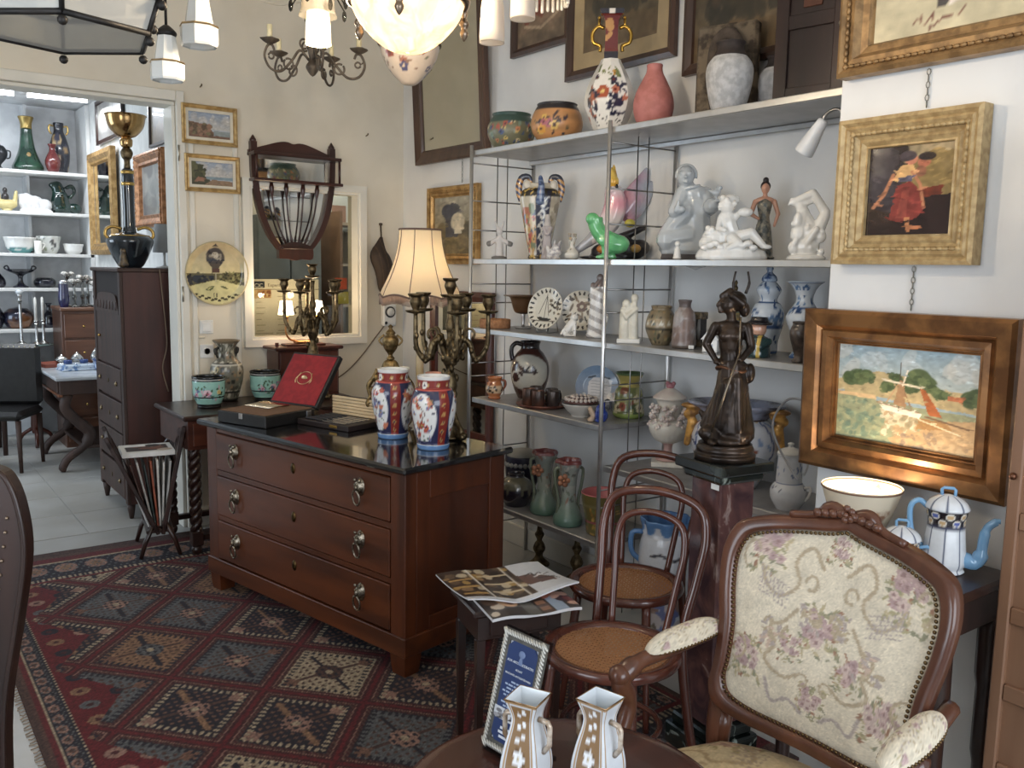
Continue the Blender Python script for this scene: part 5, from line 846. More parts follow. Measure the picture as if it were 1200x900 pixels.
o = figpart('mermaid_vase', [('l', [(.046, 0), (.05, .01), (.038, .03), (.04, .05), (.001, .052)]), ('c', (0, 0, .04), (.002, 0, .20), .042, .032), ('c', (-.022, 0, .19), (-.02, -.005, .245), .016, .012), ('c', (-.004, 0, .21), (.012, 0, .26), .02, .016), ('e', (.012, -.003, .278), (.017, .017, .019)), ('c', (-.012, -.02, .24), (.012, -.01, .275), .008, .008), ('c', (.025, 0, .235), (.03, 0, .20), .012, .009), ('c', (.04, 0, .05), (.05, 0, .10), .008, .006), ('c', (.05, 0, .10), (.03, 0, .12), .006, .006)], PAINT, None, .004, 1, vlc); tag(put(o, (2.77, 3.09, SH['S3'] + E_), fc(2.77, 3.09)), 'white swirled vase with a brownish bathing figure at its top', 'vase')
o = figpart('white_cat', [('c', (-.012, 0, .03), (.012, 0, .065), .022, .02), ('e', (.018, -.004, .09), (.018, .018, .017)), ('c', (.01, 0, .10), (.007, 0, .117), .006, .002), ('c', (.027, 0, .10), (.031, 0, .117), .006, .002), ('c', (.02, -.01, .06), (.022, -.012, .008), .01, .008), ('c', (-.022, 0, .03), (-.024, -.01, .008), .013, .01), ('c', (.01, .012, .04), (.012, .014, .008), .01, .008), ('c', (-.03, 0, .03), (-.042, 0, .01), .008, .005), ('e', (0, 0, .004), (.03, .02, .004))], mat((226, 222, 214), .2, 0, (150, 140, 136), 50, 0, 40, .5, None, .34, .4, name='spotted_white'), None, .003, 1); tag(put(o, (2.695, 3.19, SH['S3'] + E_), fc(2.7, 3.19)), 'small white china cat with dark flecks left of the swirled vase', 'figurine')
q = base_thing('ivory_sculpture', 'cream standing couple sculpture on a white plinth behind a shelf rung', 'sculpture', 2.69, 2.79, 'S3'); IV = mat((222, 218, 202), .45, 0, (206, 200, 184), 20)
MB().box(-.05, .05, -.035, .035, 0, .02, .003).build('plinth', WHITEP, q); figpart('figures', [('c', (-.016, 0, .02), (-.018, 0, .14), .026, .022), ('c', (.018, .004, .02), (.018, 0, .15), .026, .02), ('e', (-.014, -.006, .17), (.018, .018, .02)), ('e', (.022, 0, .195), (.017, .017, .02)), ('c', (.02, 0, .15), (.022, 0, .185), .015, .012), ('c', (.03, -.012, .15), (-.005, -.025, .12), .01, .009), ('c', (-.03, -.01, .14), (-.01, -.028, .11), .01, .008), ('e', (0, 0, .15), (.034, .02, .02))], IV, q, .0035, 2)
im = Im(72, 54, (128, 112, 84), 2.2, False); im.blobs(160, (0, 1, 0, 1), .035, [(70, 64, 48), (170, 150, 106), (52, 52, 44), (150, 120, 80), (96, 100, 76)], 3); im.band(.42, .66, (150, 132, 100)); im.band(.40, .425, (60, 52, 40)); im.band(.655, .68, (60, 52, 40)); [im.ell(k / 12, .54, .05, .05, (206, 204, 190)) for k in range(12)]; im.blobs(14, (.0, 1, .46, .62), .03, [(70, 90, 96)], 2)
pot('stoneware_pot', 'brown speckled stoneware pot with a pale dotted band on the third shelf', 'pot', 2.755, 2.66, 'S3', [(.036, 0), (.04, .006), (.052, .03), (.066, .07), (.062, .11), (.05, .14), (.042, .152), (.045, .165), (.04, .166), (.036, .14)], im, painted(.35, .3, .2, 60), None, 72)
q = base_thing('ornate_box', 'dark openwork ornamental box between the stoneware pot and the grey vase', 'box', 2.85, 2.56, 'S3', math.radians(-80)); [MB().box(-.05, .05, -.03, .03, z_, z_ + .03, .003).build('moulding', mat((130, 110, 80), .4, 0, (60, 50, 40), 60, .2), q) for z_ in (0, .115)]; MB().box(-.045, .045, -.025, .025, .03, .115).build('core', mat((46, 42, 44), .4), q)
for i in range(4): MB().tube([(-.04 + .027 * i, -.027, .03), (-.04 + .027 * i, -.03, .072), (-.04 + .027 * i, -.027, .115)], [.005, .009, .005], 8).build('colonnette', mat((150, 146, 140), .35), q)
q = base_thing('grey_vase', 'grey and brown mottled bottle vase with short neck on the third shelf', 'vase', 2.73, 2.505, 'S3'); im = Im(60, 60, (150, 144, 142), 1.6, False); im.blobs(40, (.55, 1, .1, .9), .12, [(126, 100, 88), (168, 160, 158), (110, 88, 80)], 4, .6); im.band(.86, 1, (92, 80, 78)); im.band(0, .06, (90, 76, 66))
MB().lathe(prof([(.046, 0), (.05, .006), (.05, .03), (.047, .09), (.042, .14), (.026, .165), (.024, .18), (.028, .195), (.024, .196), (.018, .17)], 4), 60).build('body', painted(.45, .2, .2, 40), q, im); MB().box(.02, .042, -.052, -.05, .002, .016).build('price_tag', mat((235, 235, 230), .7), q)
q = base_thing('gilt_tower', 'slender gilt turret ornament behind the bronze statue', 'ornament', 2.885, 2.375, 'S3'); MB().box(-.03, .03, -.03, .03, 0, .04, .003).box(-.022, .022, -.022, .022, .04, .19, .003).build('shaft', metal((150, 120, 70), .45, (90, 80, 60), 30), q); MB().lathe([(.03, .19), (.032, .2), (.016, .22), (.014, .235), (.002, .237)], 8).lathe(prof([(.005, .235), (.009, .25), (.004, .262), (.007, .272), (.001, .284)], 3), 10).build('spire', metal((110, 96, 70), .45), q)
for i in range(3): MB().box(-.024, .024, -.0245, -.02, .06 + .045 * i, .075 + .045 * i).build('green_panel', mat((86, 104, 70), .4), q)
q = base_thing('house_box', 'tiny white china house-shaped box left of the bronze statue', 'box', 2.70, 2.33, 'S3', fc(2.7, 2.33) - .3); MB().box(-.03, .03, -.024, .024, 0, .05, .002).build('walls', WHITEP, q); MB().prism([(-.036, .05), (.036, .05), (.012, .08), (-.012, .08)], -.028, .028).build('roof', mat((214, 214, 212), .3), q); MB().ball((0, 0, .084), .006, 8).build('knob', WHITEP, q); MB().box(-.012, .012, -.0252, -.024, .01, .032).build('painted_window', mat((150, 160, 180), .4), q)
def delft(sd, wd=72, ht=72, asp=1.6, bgc=(206, 214, 222)):
    im = Im(wd, ht, bgc, asp, False); im.flowers(16, (0, 1, .1, .9), .075, [(70, 104, 150), (96, 130, 172)], (214, 220, 228), sd); im.leaves(46, (0, 1, .05, .95), .05, [(62, 92, 140), (104, 136, 176), (48, 74, 118)], sd + 1)
    for v in (.02, .33, .64, .97): im.band(v - .012, v + .012, (60, 90, 140))
    return im
q = base_thing('blue_lidded_vase', 'blue and white double-gourd lidded vase behind the bronze statue', 'vase', 2.85, 2.185, 'S3')
MB().lathe(prof([(.04, 0), (.043, .01), (.045, .05), (.06, .11), (.064, .15), (.05, .19), (.034, .205), (.036, .22), (.046, .24), (.046, .255), (.03, .275), (.022, .28), (.001, .281)], 4), 72).build('body', PAINT, q, delft(2)); MB().lathe(prof([(.024, .28), (.03, .284), (.026, .30), (.014, .312), (.01, .32), (.014, .33), (.008, .342), (.001, .346)], 3), 32).build('lid', mat((60, 84, 128), .2, 0, (170, 186, 206), 60, 0, 40, .5), q)
def tobyc(x, y, z):
    if z > .118 - .2 * max(0, y): return (30, 26, 30) if z > .122 else ((206, 150, 124) if y < -.0 else (46, 34, 30))
    if z > .082: return (212, 160, 132) if y < .012 and z > .085 else (48, 36, 30)
    return (206, 170, 70) if abs(x - .012) < .007 and y < 0 else ((34, 60, 62) if x > -.022 or z < .03 else (60, 74, 80))
o = figpart('toby_jug', [('l', [(.044, 0), (.046, .01), (.044, .05), (.034, .075), (.001, .085)]), ('e', (0, -.004, .105), (.03, .03, .03)), ('e', (-.018, -.03, .103), (.008, .009, .007)), ('l', [(.02, .118), (.047, .122), (.05, .128), (.034, .136), (.03, .15), (.001, .153)]), ('c', (-.04, -.005, .06), (-.02, -.036, .045), .014, .012), ('c', (.04, -.005, .06), (.02, -.036, .04), .014, .012), ('e', (-.012, -.026, .09), (.008, .006, .004))], PAINT, None, .0032, 1, tobyc); tag(put(o, (2.70, 2.105, SH['S3'] + E_), fc(2.7, 2.1) - .3), 'toby jug of a man in a black hat and green coat beside the bronze statue', 'jug')
DVP = [(.042, 0), (.045, .008), (.03, .03), (.026, .06), (.045, .10), (.062, .14), (.06, .165), (.04, .195), (.03, .215), (.034, .245), (.05, .27), (.066, .282), (.064, .285), (.045, .27), (.026, .22)]
for x, y, sd, lb in ((2.80, 1.985, 5, 'blue and white trumpet-necked vase, the one seen whole left of the harbour painting'), (2.90, 1.865, 8, 'blue and white trumpet-necked vase mostly hidden by the harbour painting')): pot('delft_vase', lb, 'vase', x, y, 'S3', DVP, delft(sd), None, .4 * sd, 72, 'pair of blue and white trumpet vases')
pot('dark_vase', 'small dark brown mottled vase at the front edge beside the harbour painting', 'vase', 2.668, 1.90, 'S3', [(.024, 0), (.026, .006), (.018, .02), (.022, .04), (.036, .09), (.036, .115), (.028, .135), (.03, .142), (.026, .143), (.02, .11)], None, mat((48, 40, 36), .3, 0, (86, 72, 62), 40, .2, 60, .4, name='tenmoku'))
# ---- fourth shelf (left bay)
q = base_thing('small_jug', 'little orange and black patterned jug at the left end of the fourth shelf', 'jug', 2.685, 3.785, 'S4'); im = Im(64, 44, (196, 116, 66), 2.2, False); im.band(.32, .62, (224, 190, 150)); im.blobs(30, (0, 1, .34, .6), .06, [(54, 44, 38), (90, 66, 48)], 2); im.blobs(12, (0, 1, .7, 1), .05, [(160, 76, 44), (120, 52, 36)], 4); im.band(0, .1, (170, 96, 52))
MB().lathe(prof([(.032, 0), (.035, .006), (.03, .012), (.042, .035), (.047, .055), (.038, .082), (.034, .096), (.042, .112), (.038, .113), (.03, .09)], 4), 64).build('body', PAINT, q, im); MB().tube(sp([(.03, 0, .10), (.055, 0, .095), (.058, 0, .07), (.042, 0, .045)], 4), .006, 8).build('handle', mat((150, 80, 46), .35), q)
q = base_thing('big_jug', 'large brown jug with cream belly and dark relief on the fourth shelf', 'jug', 2.87, 3.72, 'S4'); im = Im(96, 72, (84, 48, 40), 2.0, False); im.ell(.72, .46, .44, .30, (206, 200, 184), 1, 0, .08); im.leaves(10, (.66, .8, .42, .56), .06, [(52, 40, 38), (80, 60, 54)], 3); im.blobs(8, (.56, .64, .3, .66), .06, [(70, 44, 38)], 5); im.band(.86, 1, (42, 32, 32)); im.ell(.98, .46, .12, .36, (200, 190, 174), 1, 0, .1); im.ell(.96, .46, .07, .4, (70, 42, 36), 1, 0, .1)
MB().lathe(prof([(.062, 0), (.066, .008), (.088, .06), (.103, .13), (.098, .19), (.072, .24), (.052, .262), (.05, .285), (.056, .30), (.05, .302), (.042, .27)], 4), 96).build('body', PAINT, q, im); MB().tube(sp([(-.045, 0, .285), (-.075, 0, .292), (-.098, 0, .27), (-.10, 0, .235), (-.092, 0, .20)], 4), .012, 10).build('handle', mat((48, 36, 36), .25, 0, None, 8, 0, 40, .5), q)
q = base_thing('copper_tray', 'round copper coloured tray with a low rim on the fourth shelf', 'tray', 2.735, 3.44, 'S4', 0); MB().lathe([(.001, 0), (.115, 0), (.128, .012), (.13, .018), (.126, .018), (.113, .006), (.001, .006)], 48).build('dish', mat((140, 84, 62), .3, .3, (110, 62, 48), 10), q)
for i, (dx, dy, lb) in enumerate(((.03, .088, 'dark pewter-grey mug at the left on the copper tray'), (-.055, .038, 'brownish mug at the front left of the copper tray'), (-.06, -.045, 'brown glazed mug at the front of the copper tray with its handle to the right'), (.045, -.02, 'grey mug at the back of the copper tray'), (.0, -.088, 'grey mug at the right edge of the copper tray'))):
    q = thing('mug', lb, 'mug', (2.735 + dx, 3.44 + dy, SH['S4'] + .0072), fc(2.735, 3.44) + (PI if i == 0 else 0) + .2 * i, 'mugs on the copper tray'); mm = mat([(92, 82, 78), (128, 84, 64), (110, 70, 54), (96, 88, 84), (88, 78, 74)][i], .3, .35, (70, 56, 50), 12)
    MB().lathe([(.03, 0), (.032, .002), (.032, .082), (.031, .084), (.029, .082), (.028, .01), (.001, .008)], 28).build('body', mm, q); MB().tube(sp([(.03, 0, .07), (.05, 0, .068), (.056, 0, .045), (.048, 0, .022), (.03, 0, .018)], 4), .0045, 8).build('handle', mm, q)
im = Im(72, 72, (120, 146, 180)); im.grad((150, 150, 160), (132, 160, 190)); im.blobs(40, (0, 1, 0, .35), .05, [(206, 206, 204), (120, 130, 150), (176, 160, 150)], 2); im.poly([(.28, .2), (.8, .14), (.86, .64), (.74, .72), (.4, .72), (.3, .62)], (218, 212, 208)); [im.line([(.36, .3 + .07 * k), (.74, .27 + .07 * k)], .01, (170, 166, 168)) for k in range(6)]; im.line([(.3, .72), (.45, .76)], .025, (70, 76, 84)); im.line([(.65, .74), (.8, .7)], .025, (70, 76, 84))
plate('verse_plate', 'blue plate with a white written panel standing on the fourth shelf', 2.885, 3.20, 'S4', .105, im, fc(2.88, 3.2), 12, None, (170, 180, 196))
q = base_thing('white_bowl', 'wide white bowl with a dark rim and beaded top on the fourth shelf', 'bowl', 2.712, 3.115, 'S4', 0); MB().lathe(prof([(.045, 0), (.048, .008), (.07, .03), (.088, .055), (.09, .062), (.086, .063), (.06, .03), (.001, .02)], 4), 48).build('bowl', mat((206, 200, 190), .25), q)
MB().lathe([(.087, .060), (.0905, .063), (.0895, .068), (.085, .068), (.084, .062)], 48).build('rim_line', mat((52, 44, 42), .3), q); MB().lathe(prof([(.083, .066), (.07, .085), (.04, .092), (.001, .094)], 3), 40).build('cover', mat((92, 54, 48), .4), q)
b = MB(); [b.ball((.072 * math.cos(k * 2 * PI / 22), .072 * math.sin(k * 2 * PI / 22), .082), .0105, 8) for k in range(22)]; [b.ball((.045 * math.cos(k * 2 * PI / 14), .045 * math.sin(k * 2 * PI / 14), .092), .009, 8) for k in range(14)]; o = b.build('shell_beads', mat((206, 192, 180), .4), q); o['kind'] = 'stuff'
q = base_thing('blue_bird_jug', 'small cobalt blue jug with a dark loop handle at the shelf corner', 'jug', 2.672, 2.935, 'S4'); figpart('body', [('c', (.005, 0, .034), (.0, 0, .06), .034, .024), ('c', (.0, 0, .06), (.01, 0, .085), .02, .014), ('e', (0, 0, .01), (.028, .026, .01))], mat((34, 62, 150), .12, 0, (28, 50, 128), 10, 0, 40, .8, name='cobalt'), q, .004, 2); MB().tube(sp([(.012, 0, .085), (.03, 0, .105), (.046, 0, .09), (.042, 0, .06)], 4), .005, 8).build('handle', mat((40, 40, 48), .3), q)
figpart('spout', [('c', (-.03, 0, .03), (-.046, 0, .06), .014, .012), ('e', (-.042, 0, .012), (.016, .014, .012))], mat((196, 168, 140), .4), q, .004, 1)
q = base_thing('green_relief_vase', 'green and yellow relief vase with flared neck behind the blue jug', 'vase', 2.89, 2.98, 'S4'); im = Im(80, 64, (110, 116, 70), 1.8, False); im.blobs(50, (0, 1, .15, .65), .08, [(150, 150, 90), (70, 84, 56), (196, 190, 150), (120, 70, 50)], 3); im.flowers(5, (.6, .9, .25, .5), .1, [(150, 80, 60), (206, 196, 160)], (90, 60, 40), 4); im.band(.68, .95, (176, 160, 84)); im.band(.95, 1, (90, 110, 70)); im.band(0, .12, (140, 160, 80))
MB().lathe(prof([(.062, 0), (.074, .012), (.076, .03), (.072, .035), (.07, .06), (.066, .12), (.05, .15), (.048, .17), (.066, .205), (.068, .21), (.062, .21), (.044, .17)], 4), 80).build('body', PAINT, q, im)
# ---- fifth shelf (left bay, near the floor)
q = base_thing('lustre_jar', 'dark brown round jar with olive drip glaze on the bottom shelf', 'jar', 2.70, 3.595, 'S5'); im = Im(80, 60, (40, 34, 44), 2.5, False); im.band(.5, 1, (104, 98, 78)); [im.ell(k / 9 + .03 * (k % 2), .5, .04, .12 + .03 * (k % 3), (96, 90, 72)) for k in range(9)]; im.band(.88, 1, (52, 46, 50))
MB().lathe(prof([(.055, 0), (.06, .006), (.085, .05), (.09, .09), (.075, .13), (.045, .15), (.04, .16), (.044, .17), (.038, .17), (.034, .14)], 4), 80).build('body', painted(.2, .6), q, im)
q = base_thing('beaded_bowl', 'dark bowl with a band of grey beads at the back of the bottom shelf', 'bowl', 2.89, 3.79, 'S5', 0); MB().lathe(prof([(.05, 0), (.055, .01), (.09, .08), (.10, .15), (.098, .2), (.092, .2), (.08, .1), (.001, .04)], 4), 48).build('body', mat((46, 44, 62), .3), q); b = MB(); [b.ball((.101 * math.cos(k * 2 * PI / 24), .101 * math.sin(k * 2 * PI / 24), .165), .014, 8) for k in range(24)]; b.build('bead_band', mat((150, 148, 144), .4), q)['kind'] = 'stuff'; MB().lathe(prof([(.09, .198), (.085, .225), (.05, .24), (.001, .243)], 3), 40).build('cover', mat((150, 146, 134), .4), q)
for i, (x, y, lb) in enumerate(((2.73, 3.40, 'art nouveau flower vase with green foot, left one on the bottom shelf'), (2.70, 3.175, 'art nouveau flower vase with green foot, right one beside the pink-topped pot'))):
    q = base_thing('flower_vase', lb, 'vase', x, y, 'S5', fc(x, y) + .3 * i, 'pair of art nouveau flower vases'); im = Im(80, 80, (150, 158, 150), 1.2, False); im.grad((84, 120, 104), (176, 176, 166), 0, .6); im.leaves(60, (0, 1, .35, .95), .05, [(120, 128, 110), (200, 196, 184), (96, 100, 92), (150, 110, 90)], 3 + i); im.band(.93, 1, (126, 62, 60))
    MB().lathe(prof([(.066, 0), (.072, .012), (.07, .04), (.05, .08), (.036, .12), (.038, .2), (.046, .26), (.062, .30), (.06, .315), (.05, .318), (.036, .27)], 4), 80, rad=lambda t, z: 1 + (.10 * math.sin(5 * t) if z > .28 else .02 * math.sin(3 * t + z * 20))).build('body', painted(.3, .4, .3, 50), q, im)
    f = MB(); [f.ball((-.036 + .02 * math.cos(k * 1.26), -.036, .225 + .02 * math.sin(k * 1.26)), (.014, .010, .014), 8) for k in range(5)]; f.ball((-.036, -.045, .225), .009, 8); f.build('flower', mat((176, 116, 84), .5), q)
    for s in (-1, 1): MB().tube(sp([(s * .04, 0, .28), (s * .07, 0, .27), (s * .065, 0, .2), (s * .05, 0, .12), (s * .055, 0, .06)], 4), .008, 8).build('stem_handle', mat((120, 128, 108), .4), q)
q = base_thing('majolica_cachepot', 'majolica cachepot with yellow leaves and a pink inside on the bottom shelf', 'pot', 2.745, 2.972, 'S5', 0); im = Im(100, 60, (104, 92, 48), 3, False); im.leaves(120, (0, 1, .05, .7), .08, [(176, 136, 60), (196, 150, 76), (96, 84, 44), (150, 104, 48), (110, 112, 60)], 4); im.band(.72, .78, (120, 110, 70))
MB().lathe(prof([(.07, 0), (.08, .01), (.084, .06), (.1, .14), (.106, .185), (.107, .195)], 4), 100, cap=False).build('body', painted(.3, .5, .4, 40), q, im); MB().lathe([(.107, .194), (.104, .199), (.098, .192), (.085, .06), (.001, .05)], 48, cap=False).build('pink_lining', mat((206, 112, 112), .3), q); MB().lathe([(.001, .003), (.075, .003), (.075, .012), (.001, .012)], 24).build('bottom', mat((110, 100, 56), .5), q)
# ---- lower right shelf
q = base_thing('flower_urn', 'cream lidded urn encrusted with pale flowers on a square foot', 'urn', 2.87, 2.70, 'R5'); CR = mat((222, 216, 202), .35, 0, (208, 200, 186), 20)
MB().box(-.07, .07, -.07, .07, 0, .022, .003).build('square_foot', CR, q); MB().lathe(prof([(.05, .022), (.052, .03), (.022, .05), (.02, .09), (.03, .1)], 3), 32).build('stem', mat((190, 150, 140), .35), q)
MB().lathe(prof([(.025, .098), (.06, .115), (.082, .15), (.085, .18), (.07, .2), (.05, .215), (.052, .27), (.062, .295), (.07, .30), (.001, .301)], 4), 64, rad=lambda t, z: 1 + (.02 * math.cos(24 * t) if z < .17 else 0)).build('body', CR, q)
MB().lathe(prof([(.072, .30), (.074, .306), (.05, .325), (.02, .345), (.001, .35)], 3), 40).build('lid', mat((214, 196, 184), .35, 0, (224, 214, 200), 20), q); MB().ball((0, 0, .355), (.02, .02, .016), 8).ball((.014, 0, .366), .01, 8).ball((-.012, .008, .366), .01, 8).build('finial', mat((190, 120, 124), .4), q)
fl_ = MB(); rg = random.Random(4)
for k in range(46):
    t = rg.uniform(PI * .8, PI * 1.9) if k < 34 else rg.uniform(0, 2 * PI); z = rg.uniform(.17, .27) if k < 34 else rg.uniform(.18, .2); r_ = .07 + .012 * rg.random()
    for j in range(4): fl_.ball((r_ * math.cos(t) + .008 * math.cos(j * 1.6), r_ * math.sin(t) + .008 * math.sin(j * 1.6), z + .006 * math.sin(j * 2.2)), .0085, 6)
fl_.build('applied_flowers', mat((222, 212, 202), .4, 0, (204, 180, 172), 60), q)['kind'] = 'stuff'
q = base_thing('faience_jardiniere', 'big faience jardiniere with blue and rust scrolls behind the bronze statue', 'jardiniere', 2.815, 2.285, 'R5', math.radians(-62)); im = Im(120, 60, (196, 198, 204), 3.2, False); im.leaves(130, (0, 1, .05, .97), .06, [(70, 86, 130), (150, 90, 70), (60, 66, 100), (200, 170, 120), (120, 140, 176)], 5); [im.line([(k / 9, .2), (k / 9 + .05, .55), (k / 9 + .02, .95)], .02, (64, 80, 130)) for k in range(9)]; im.band(.96, 1, (70, 50, 44))
MB().lathe(prof([(.09, 0), (.10, .012), (.12, .05), (.165, .13), (.175, .19), (.155, .25), (.125, .275), (.13, .29)], 4), 96, sy=.72, cap=False).build('body', PAINT, q, im)
MB().lathe(prof([(.128, .285), (.15, .31), (.19, .33), (.193, .337), (.18, .338), (.12, .30), (.1, .1), (.001, .05)], 4), 72, sy=.72, cap=False).build('rim', mat((150, 156, 178), .25, 0, (70, 64, 70), 10), q); MB().lathe([(.001, .002), (.095, .002), (.095, .02), (.001, .02)], 32, sy=.72).build('bottom', mat((150, 150, 160), .4), q)
for s in (-1, 1):
    figpart('shell_handle', [('e', (s * .165, -.03, .318), (.055, .03, .014)), ('c', (s * .15, -.03, .30), (s * .19, -.02, .28), .016, .02), ('c', (s * .17, -.02, .25), (s * .19, -.02, .16), .022, .014)], mat((206, 150, 70), .3, .2, (130, 90, 50), 30, .2), q, .005, 1)
q = base_thing('white_coffee_pot', 'white and blue two-tier china pot with lid below the harbour painting', 'pot', 2.70, 1.935, 'R5'); im = Im(72, 60, (214, 216, 220), 1.6, False); im.leaves(30, (0, 1, .60, .86), .04, [(110, 126, 170), (150, 164, 196)], 3); im.leaves(24, (0, 1, .36, .42), .03, [(70, 82, 120), (60, 70, 100)], 4); im.band(.46, .475, (120, 130, 160))
MB().lathe(prof([(.04, 0), (.044, .006), (.062, .04), (.064, .075), (.05, .098), (.046, .104), (.046, .12), (.043, .19), (.044, .205), (.001, .206)], 4), 72).build('body', PAINT, q, im); MB().lathe(prof([(.045, .205), (.047, .21), (.036, .222), (.012, .23), (.008, .236), (.012, .244), (.001, .25)], 3), 32).build('lid', WHITEP, q); MB().tube(sp([(.05, -.02, .085), (.075, -.02, .09), (.072, -.02, .06), (.058, -.02, .04)], 4), .005, 8).build('handle', WHITEP, q); MB().tube(sp([(.04, 0, .19), (.062, 0, .17), (.05, 0, .13)], 4), .004, 8).build('upper_handle', WHITEP, q)
# ---- things on the floor beneath the shelves
def floorthing(n, l, c, x, y, g=None): return thing(n, l, c, (x, y, .0008), fc(x, y), g)
for x, y, lb in ((2.89, 3.63, 'old brass altar candlestick on the floor under the shelves, left one'), (2.90, 3.33, 'old brass altar candlestick on the floor under the shelves, right one')):
    q = floorthing('floor_candlestick', lb, 'candlestick', x, y, 'candlesticks under the shelves'); MB().lathe(prof([(.055, .012), (.058, .02), (.03, .045), (.02, .07), (.034, .1), (.026, .13), (.014, .15), (.026, .18), (.016, .2), (.014, .235), (.03, .25), (.034, .255), (.012, .258), (.001, .258)], 4), 20).build('column', OLDBRASS, q)
    for k in range(3): t = k * 2 * PI / 3; MB().ball((.045 * math.cos(t), .045 * math.sin(t), .0145), .0145, 8).build('ball_foot', OLDBRASS, q)
q = floorthing('large_faience_vase', 'large white vase with blue scrolled edges and a painted figure under the shelves', 'vase', 2.78, 2.60); im = Im(96, 80, (214, 218, 226), 1.4, False); im.band(.94, 1, (92, 136, 190)); [im.ell(k / 8, .93, .06, .05, (92, 136, 190)) for k in range(8)]; im.ell(.75, .5, .07, .12, (170, 110, 80)); im.ell(.75, .42, .12, .14, (150, 160, 196)); im.blobs(24, (.6, .9, .1, .4), .06, [(110, 120, 170), (200, 190, 190), (150, 120, 110)], 3); im.line([(.66, .72), (.72, .74), (.8, .7), (.86, .73)], .012, (60, 60, 70)); im.blobs(30, (0, 1, .0, .12), .04, [(150, 140, 120), (110, 100, 90)], 5)
MB().lathe(prof([(.08, 0), (.085, .015), (.08, .05), (.10, .18), (.118, .32), (.115, .42), (.10, .48), (.112, .53), (.104, .532), (.09, .46)], 4), 96, rad=lambda t, z: 1 + (.06 * math.cos(8 * t) if z > .47 else 0)).build('body', PAINT, q, im)
for s in (-1, 1): MB().tube(sp([(s * .1, 0, .47), (s * .15, 0, .46), (s * .15, 0, .38), (s * .112, 0, .34)], 4), .012, 8).build('scroll_handle', mat((92, 136, 190), .25), q)
o = floorthing('grey_planter', 'mottled grey pot on the floor right of the large blue-edged vase', 'pot', 2.80, 2.30); MB().lathe(prof([(.07, 0), (.08, .02), (.1, .1), (.105, .16), (.095, .165), (.08, .05), (.001, .04)], 3), 36).build('body', mat((150, 146, 130), .6, 0, (90, 86, 76), 30, .3), o)
# ================================================================== PEDESTAL AND BRONZE
q = thing('marble_pedestal', 'tall square pedestal of red veined marble with a dark green top', 'pedestal', (2.217, 1.838, .0125), math.radians(-8)); q.scale = (.72, .72, .967)
def marb(name, a, b_, c, sc):
    m, t, bb = nodes(name); bb.inputs['Roughness'].default_value = .12; tc = t.nodes.new('ShaderNodeTexCoord'); n = t.nodes.new('ShaderNodeTexNoise'); n.inputs['Scale'].default_value = sc; n.inputs['Detail'].default_value = 7; n.inputs['Distortion'].default_value = 1.6; t.links.new(tc.outputs['Object'], n.inputs['Vector']); cr = t.nodes.new('ShaderNodeValToRGB'); e = cr.color_ramp.elements; e[0].position = .36; e[0].color = (*lin(a), 1); e[1].position = .6; e[1].color = (*lin(b_), 1); x = e.new(.66); x.color = (*lin(c), 1); x = e.new(.72); x.color = (*lin(b_), 1); t.links.new(n.outputs['Fac'], cr.inputs['Fac']); t.links.new(cr.outputs['Color'], bb.inputs['Base Color']); return m
RM = marb('red_marble', (66, 46, 50), (104, 70, 66), (152, 130, 124), 6); GM = marb('green_marble', (20, 26, 24), (30, 36, 32), (150, 160, 150), 7); GM2 = marb('green_marble_top', (24, 26, 26), (30, 34, 32), (58, 64, 60), 4)
MB().box(-.098, .098, -.098, .098, .12, .965, .006).build('shaft', RM, q); MB().box(-.15, .15, -.15, .15, 0, .08, .006).box(-.13, .13, -.13, .13, .08, .12, .008).build('plinth', GM, q); MB().box(-.125, .125, -.125, .125, .965, .995, .008).build('neck_moulding', GM, q); MB().box(-.155, .155, -.155, .155, .995, 1.03, .005).build('top_slab', GM2, q); MB().box(-.1, -.097, -.085, -.035, .94, .958).build('price_label', mat((232, 232, 228), .7), q)
q = thing('bronze_statue', 'dark bronze statue of a woman standing with a hand on her hip and a staff', 'statue', (2.220, 1.840, 1.009), fc(2.225, 1.845)); q.scale = (1.09, 1.09, 1.09)
MB().lathe(prof([(.088, 0), (.09, .014), (.082, .02), (.084, .03), (.078, .042), (.072, .046), (.001, .047)], 3), 40).build('round_base', BRONZE, q)
B = []
B += [('e', (.0, 0, .055), (.07, .065, .022)), ('e', (-.045, -.02, .075), (.035, .03, .025)), ('e', (.03, 0, .07), (.045, .05, .03))]                   # rocky ground
B += [('c', (.012, .0, .08), (.012, .0, .20), .052, .046), ('c', (.012, 0, .20), (.008, 0, .275), .05, .038), ('c', (.04, .02, .075), (.02, .01, .22), .046, .036), ('c', (-.03, .0, .075), (-.005, 0, .2), .034, .034), ('c', (-.025, .01, .17), (-.055, .015, .095), .022, .022), ('c', (-.055, .015, .11), (-.075, .02, .13), .014, .008)]  # long skirt
B += [('c', (-.015, -.03, .10), (.0, -.035, .22), .02, .022), ('c', (.035, -.035, .09), (.025, -.03, .24), .014, .016), ('c', (.0, -.042, .09), (.012, -.04, .2), .008, .01), ('c', (.048, -.02, .1), (.038, -.02, .23), .01, .012)]
B += [('e', (.008, 0, .275), (.046, .036, .022)), ('c', (.006, 0, .285), (.002, 0, .325), .033, .03), ('c', (.002, 0, .325), (.0, -.002, .37), .033, .036), ('e', (-.016, -.026, .362), (.017, .015, .016)), ('e', (.016, -.026, .362), (.017, .015, .016)), ('e', (0, 0, .392), (.047, .024, .016))]
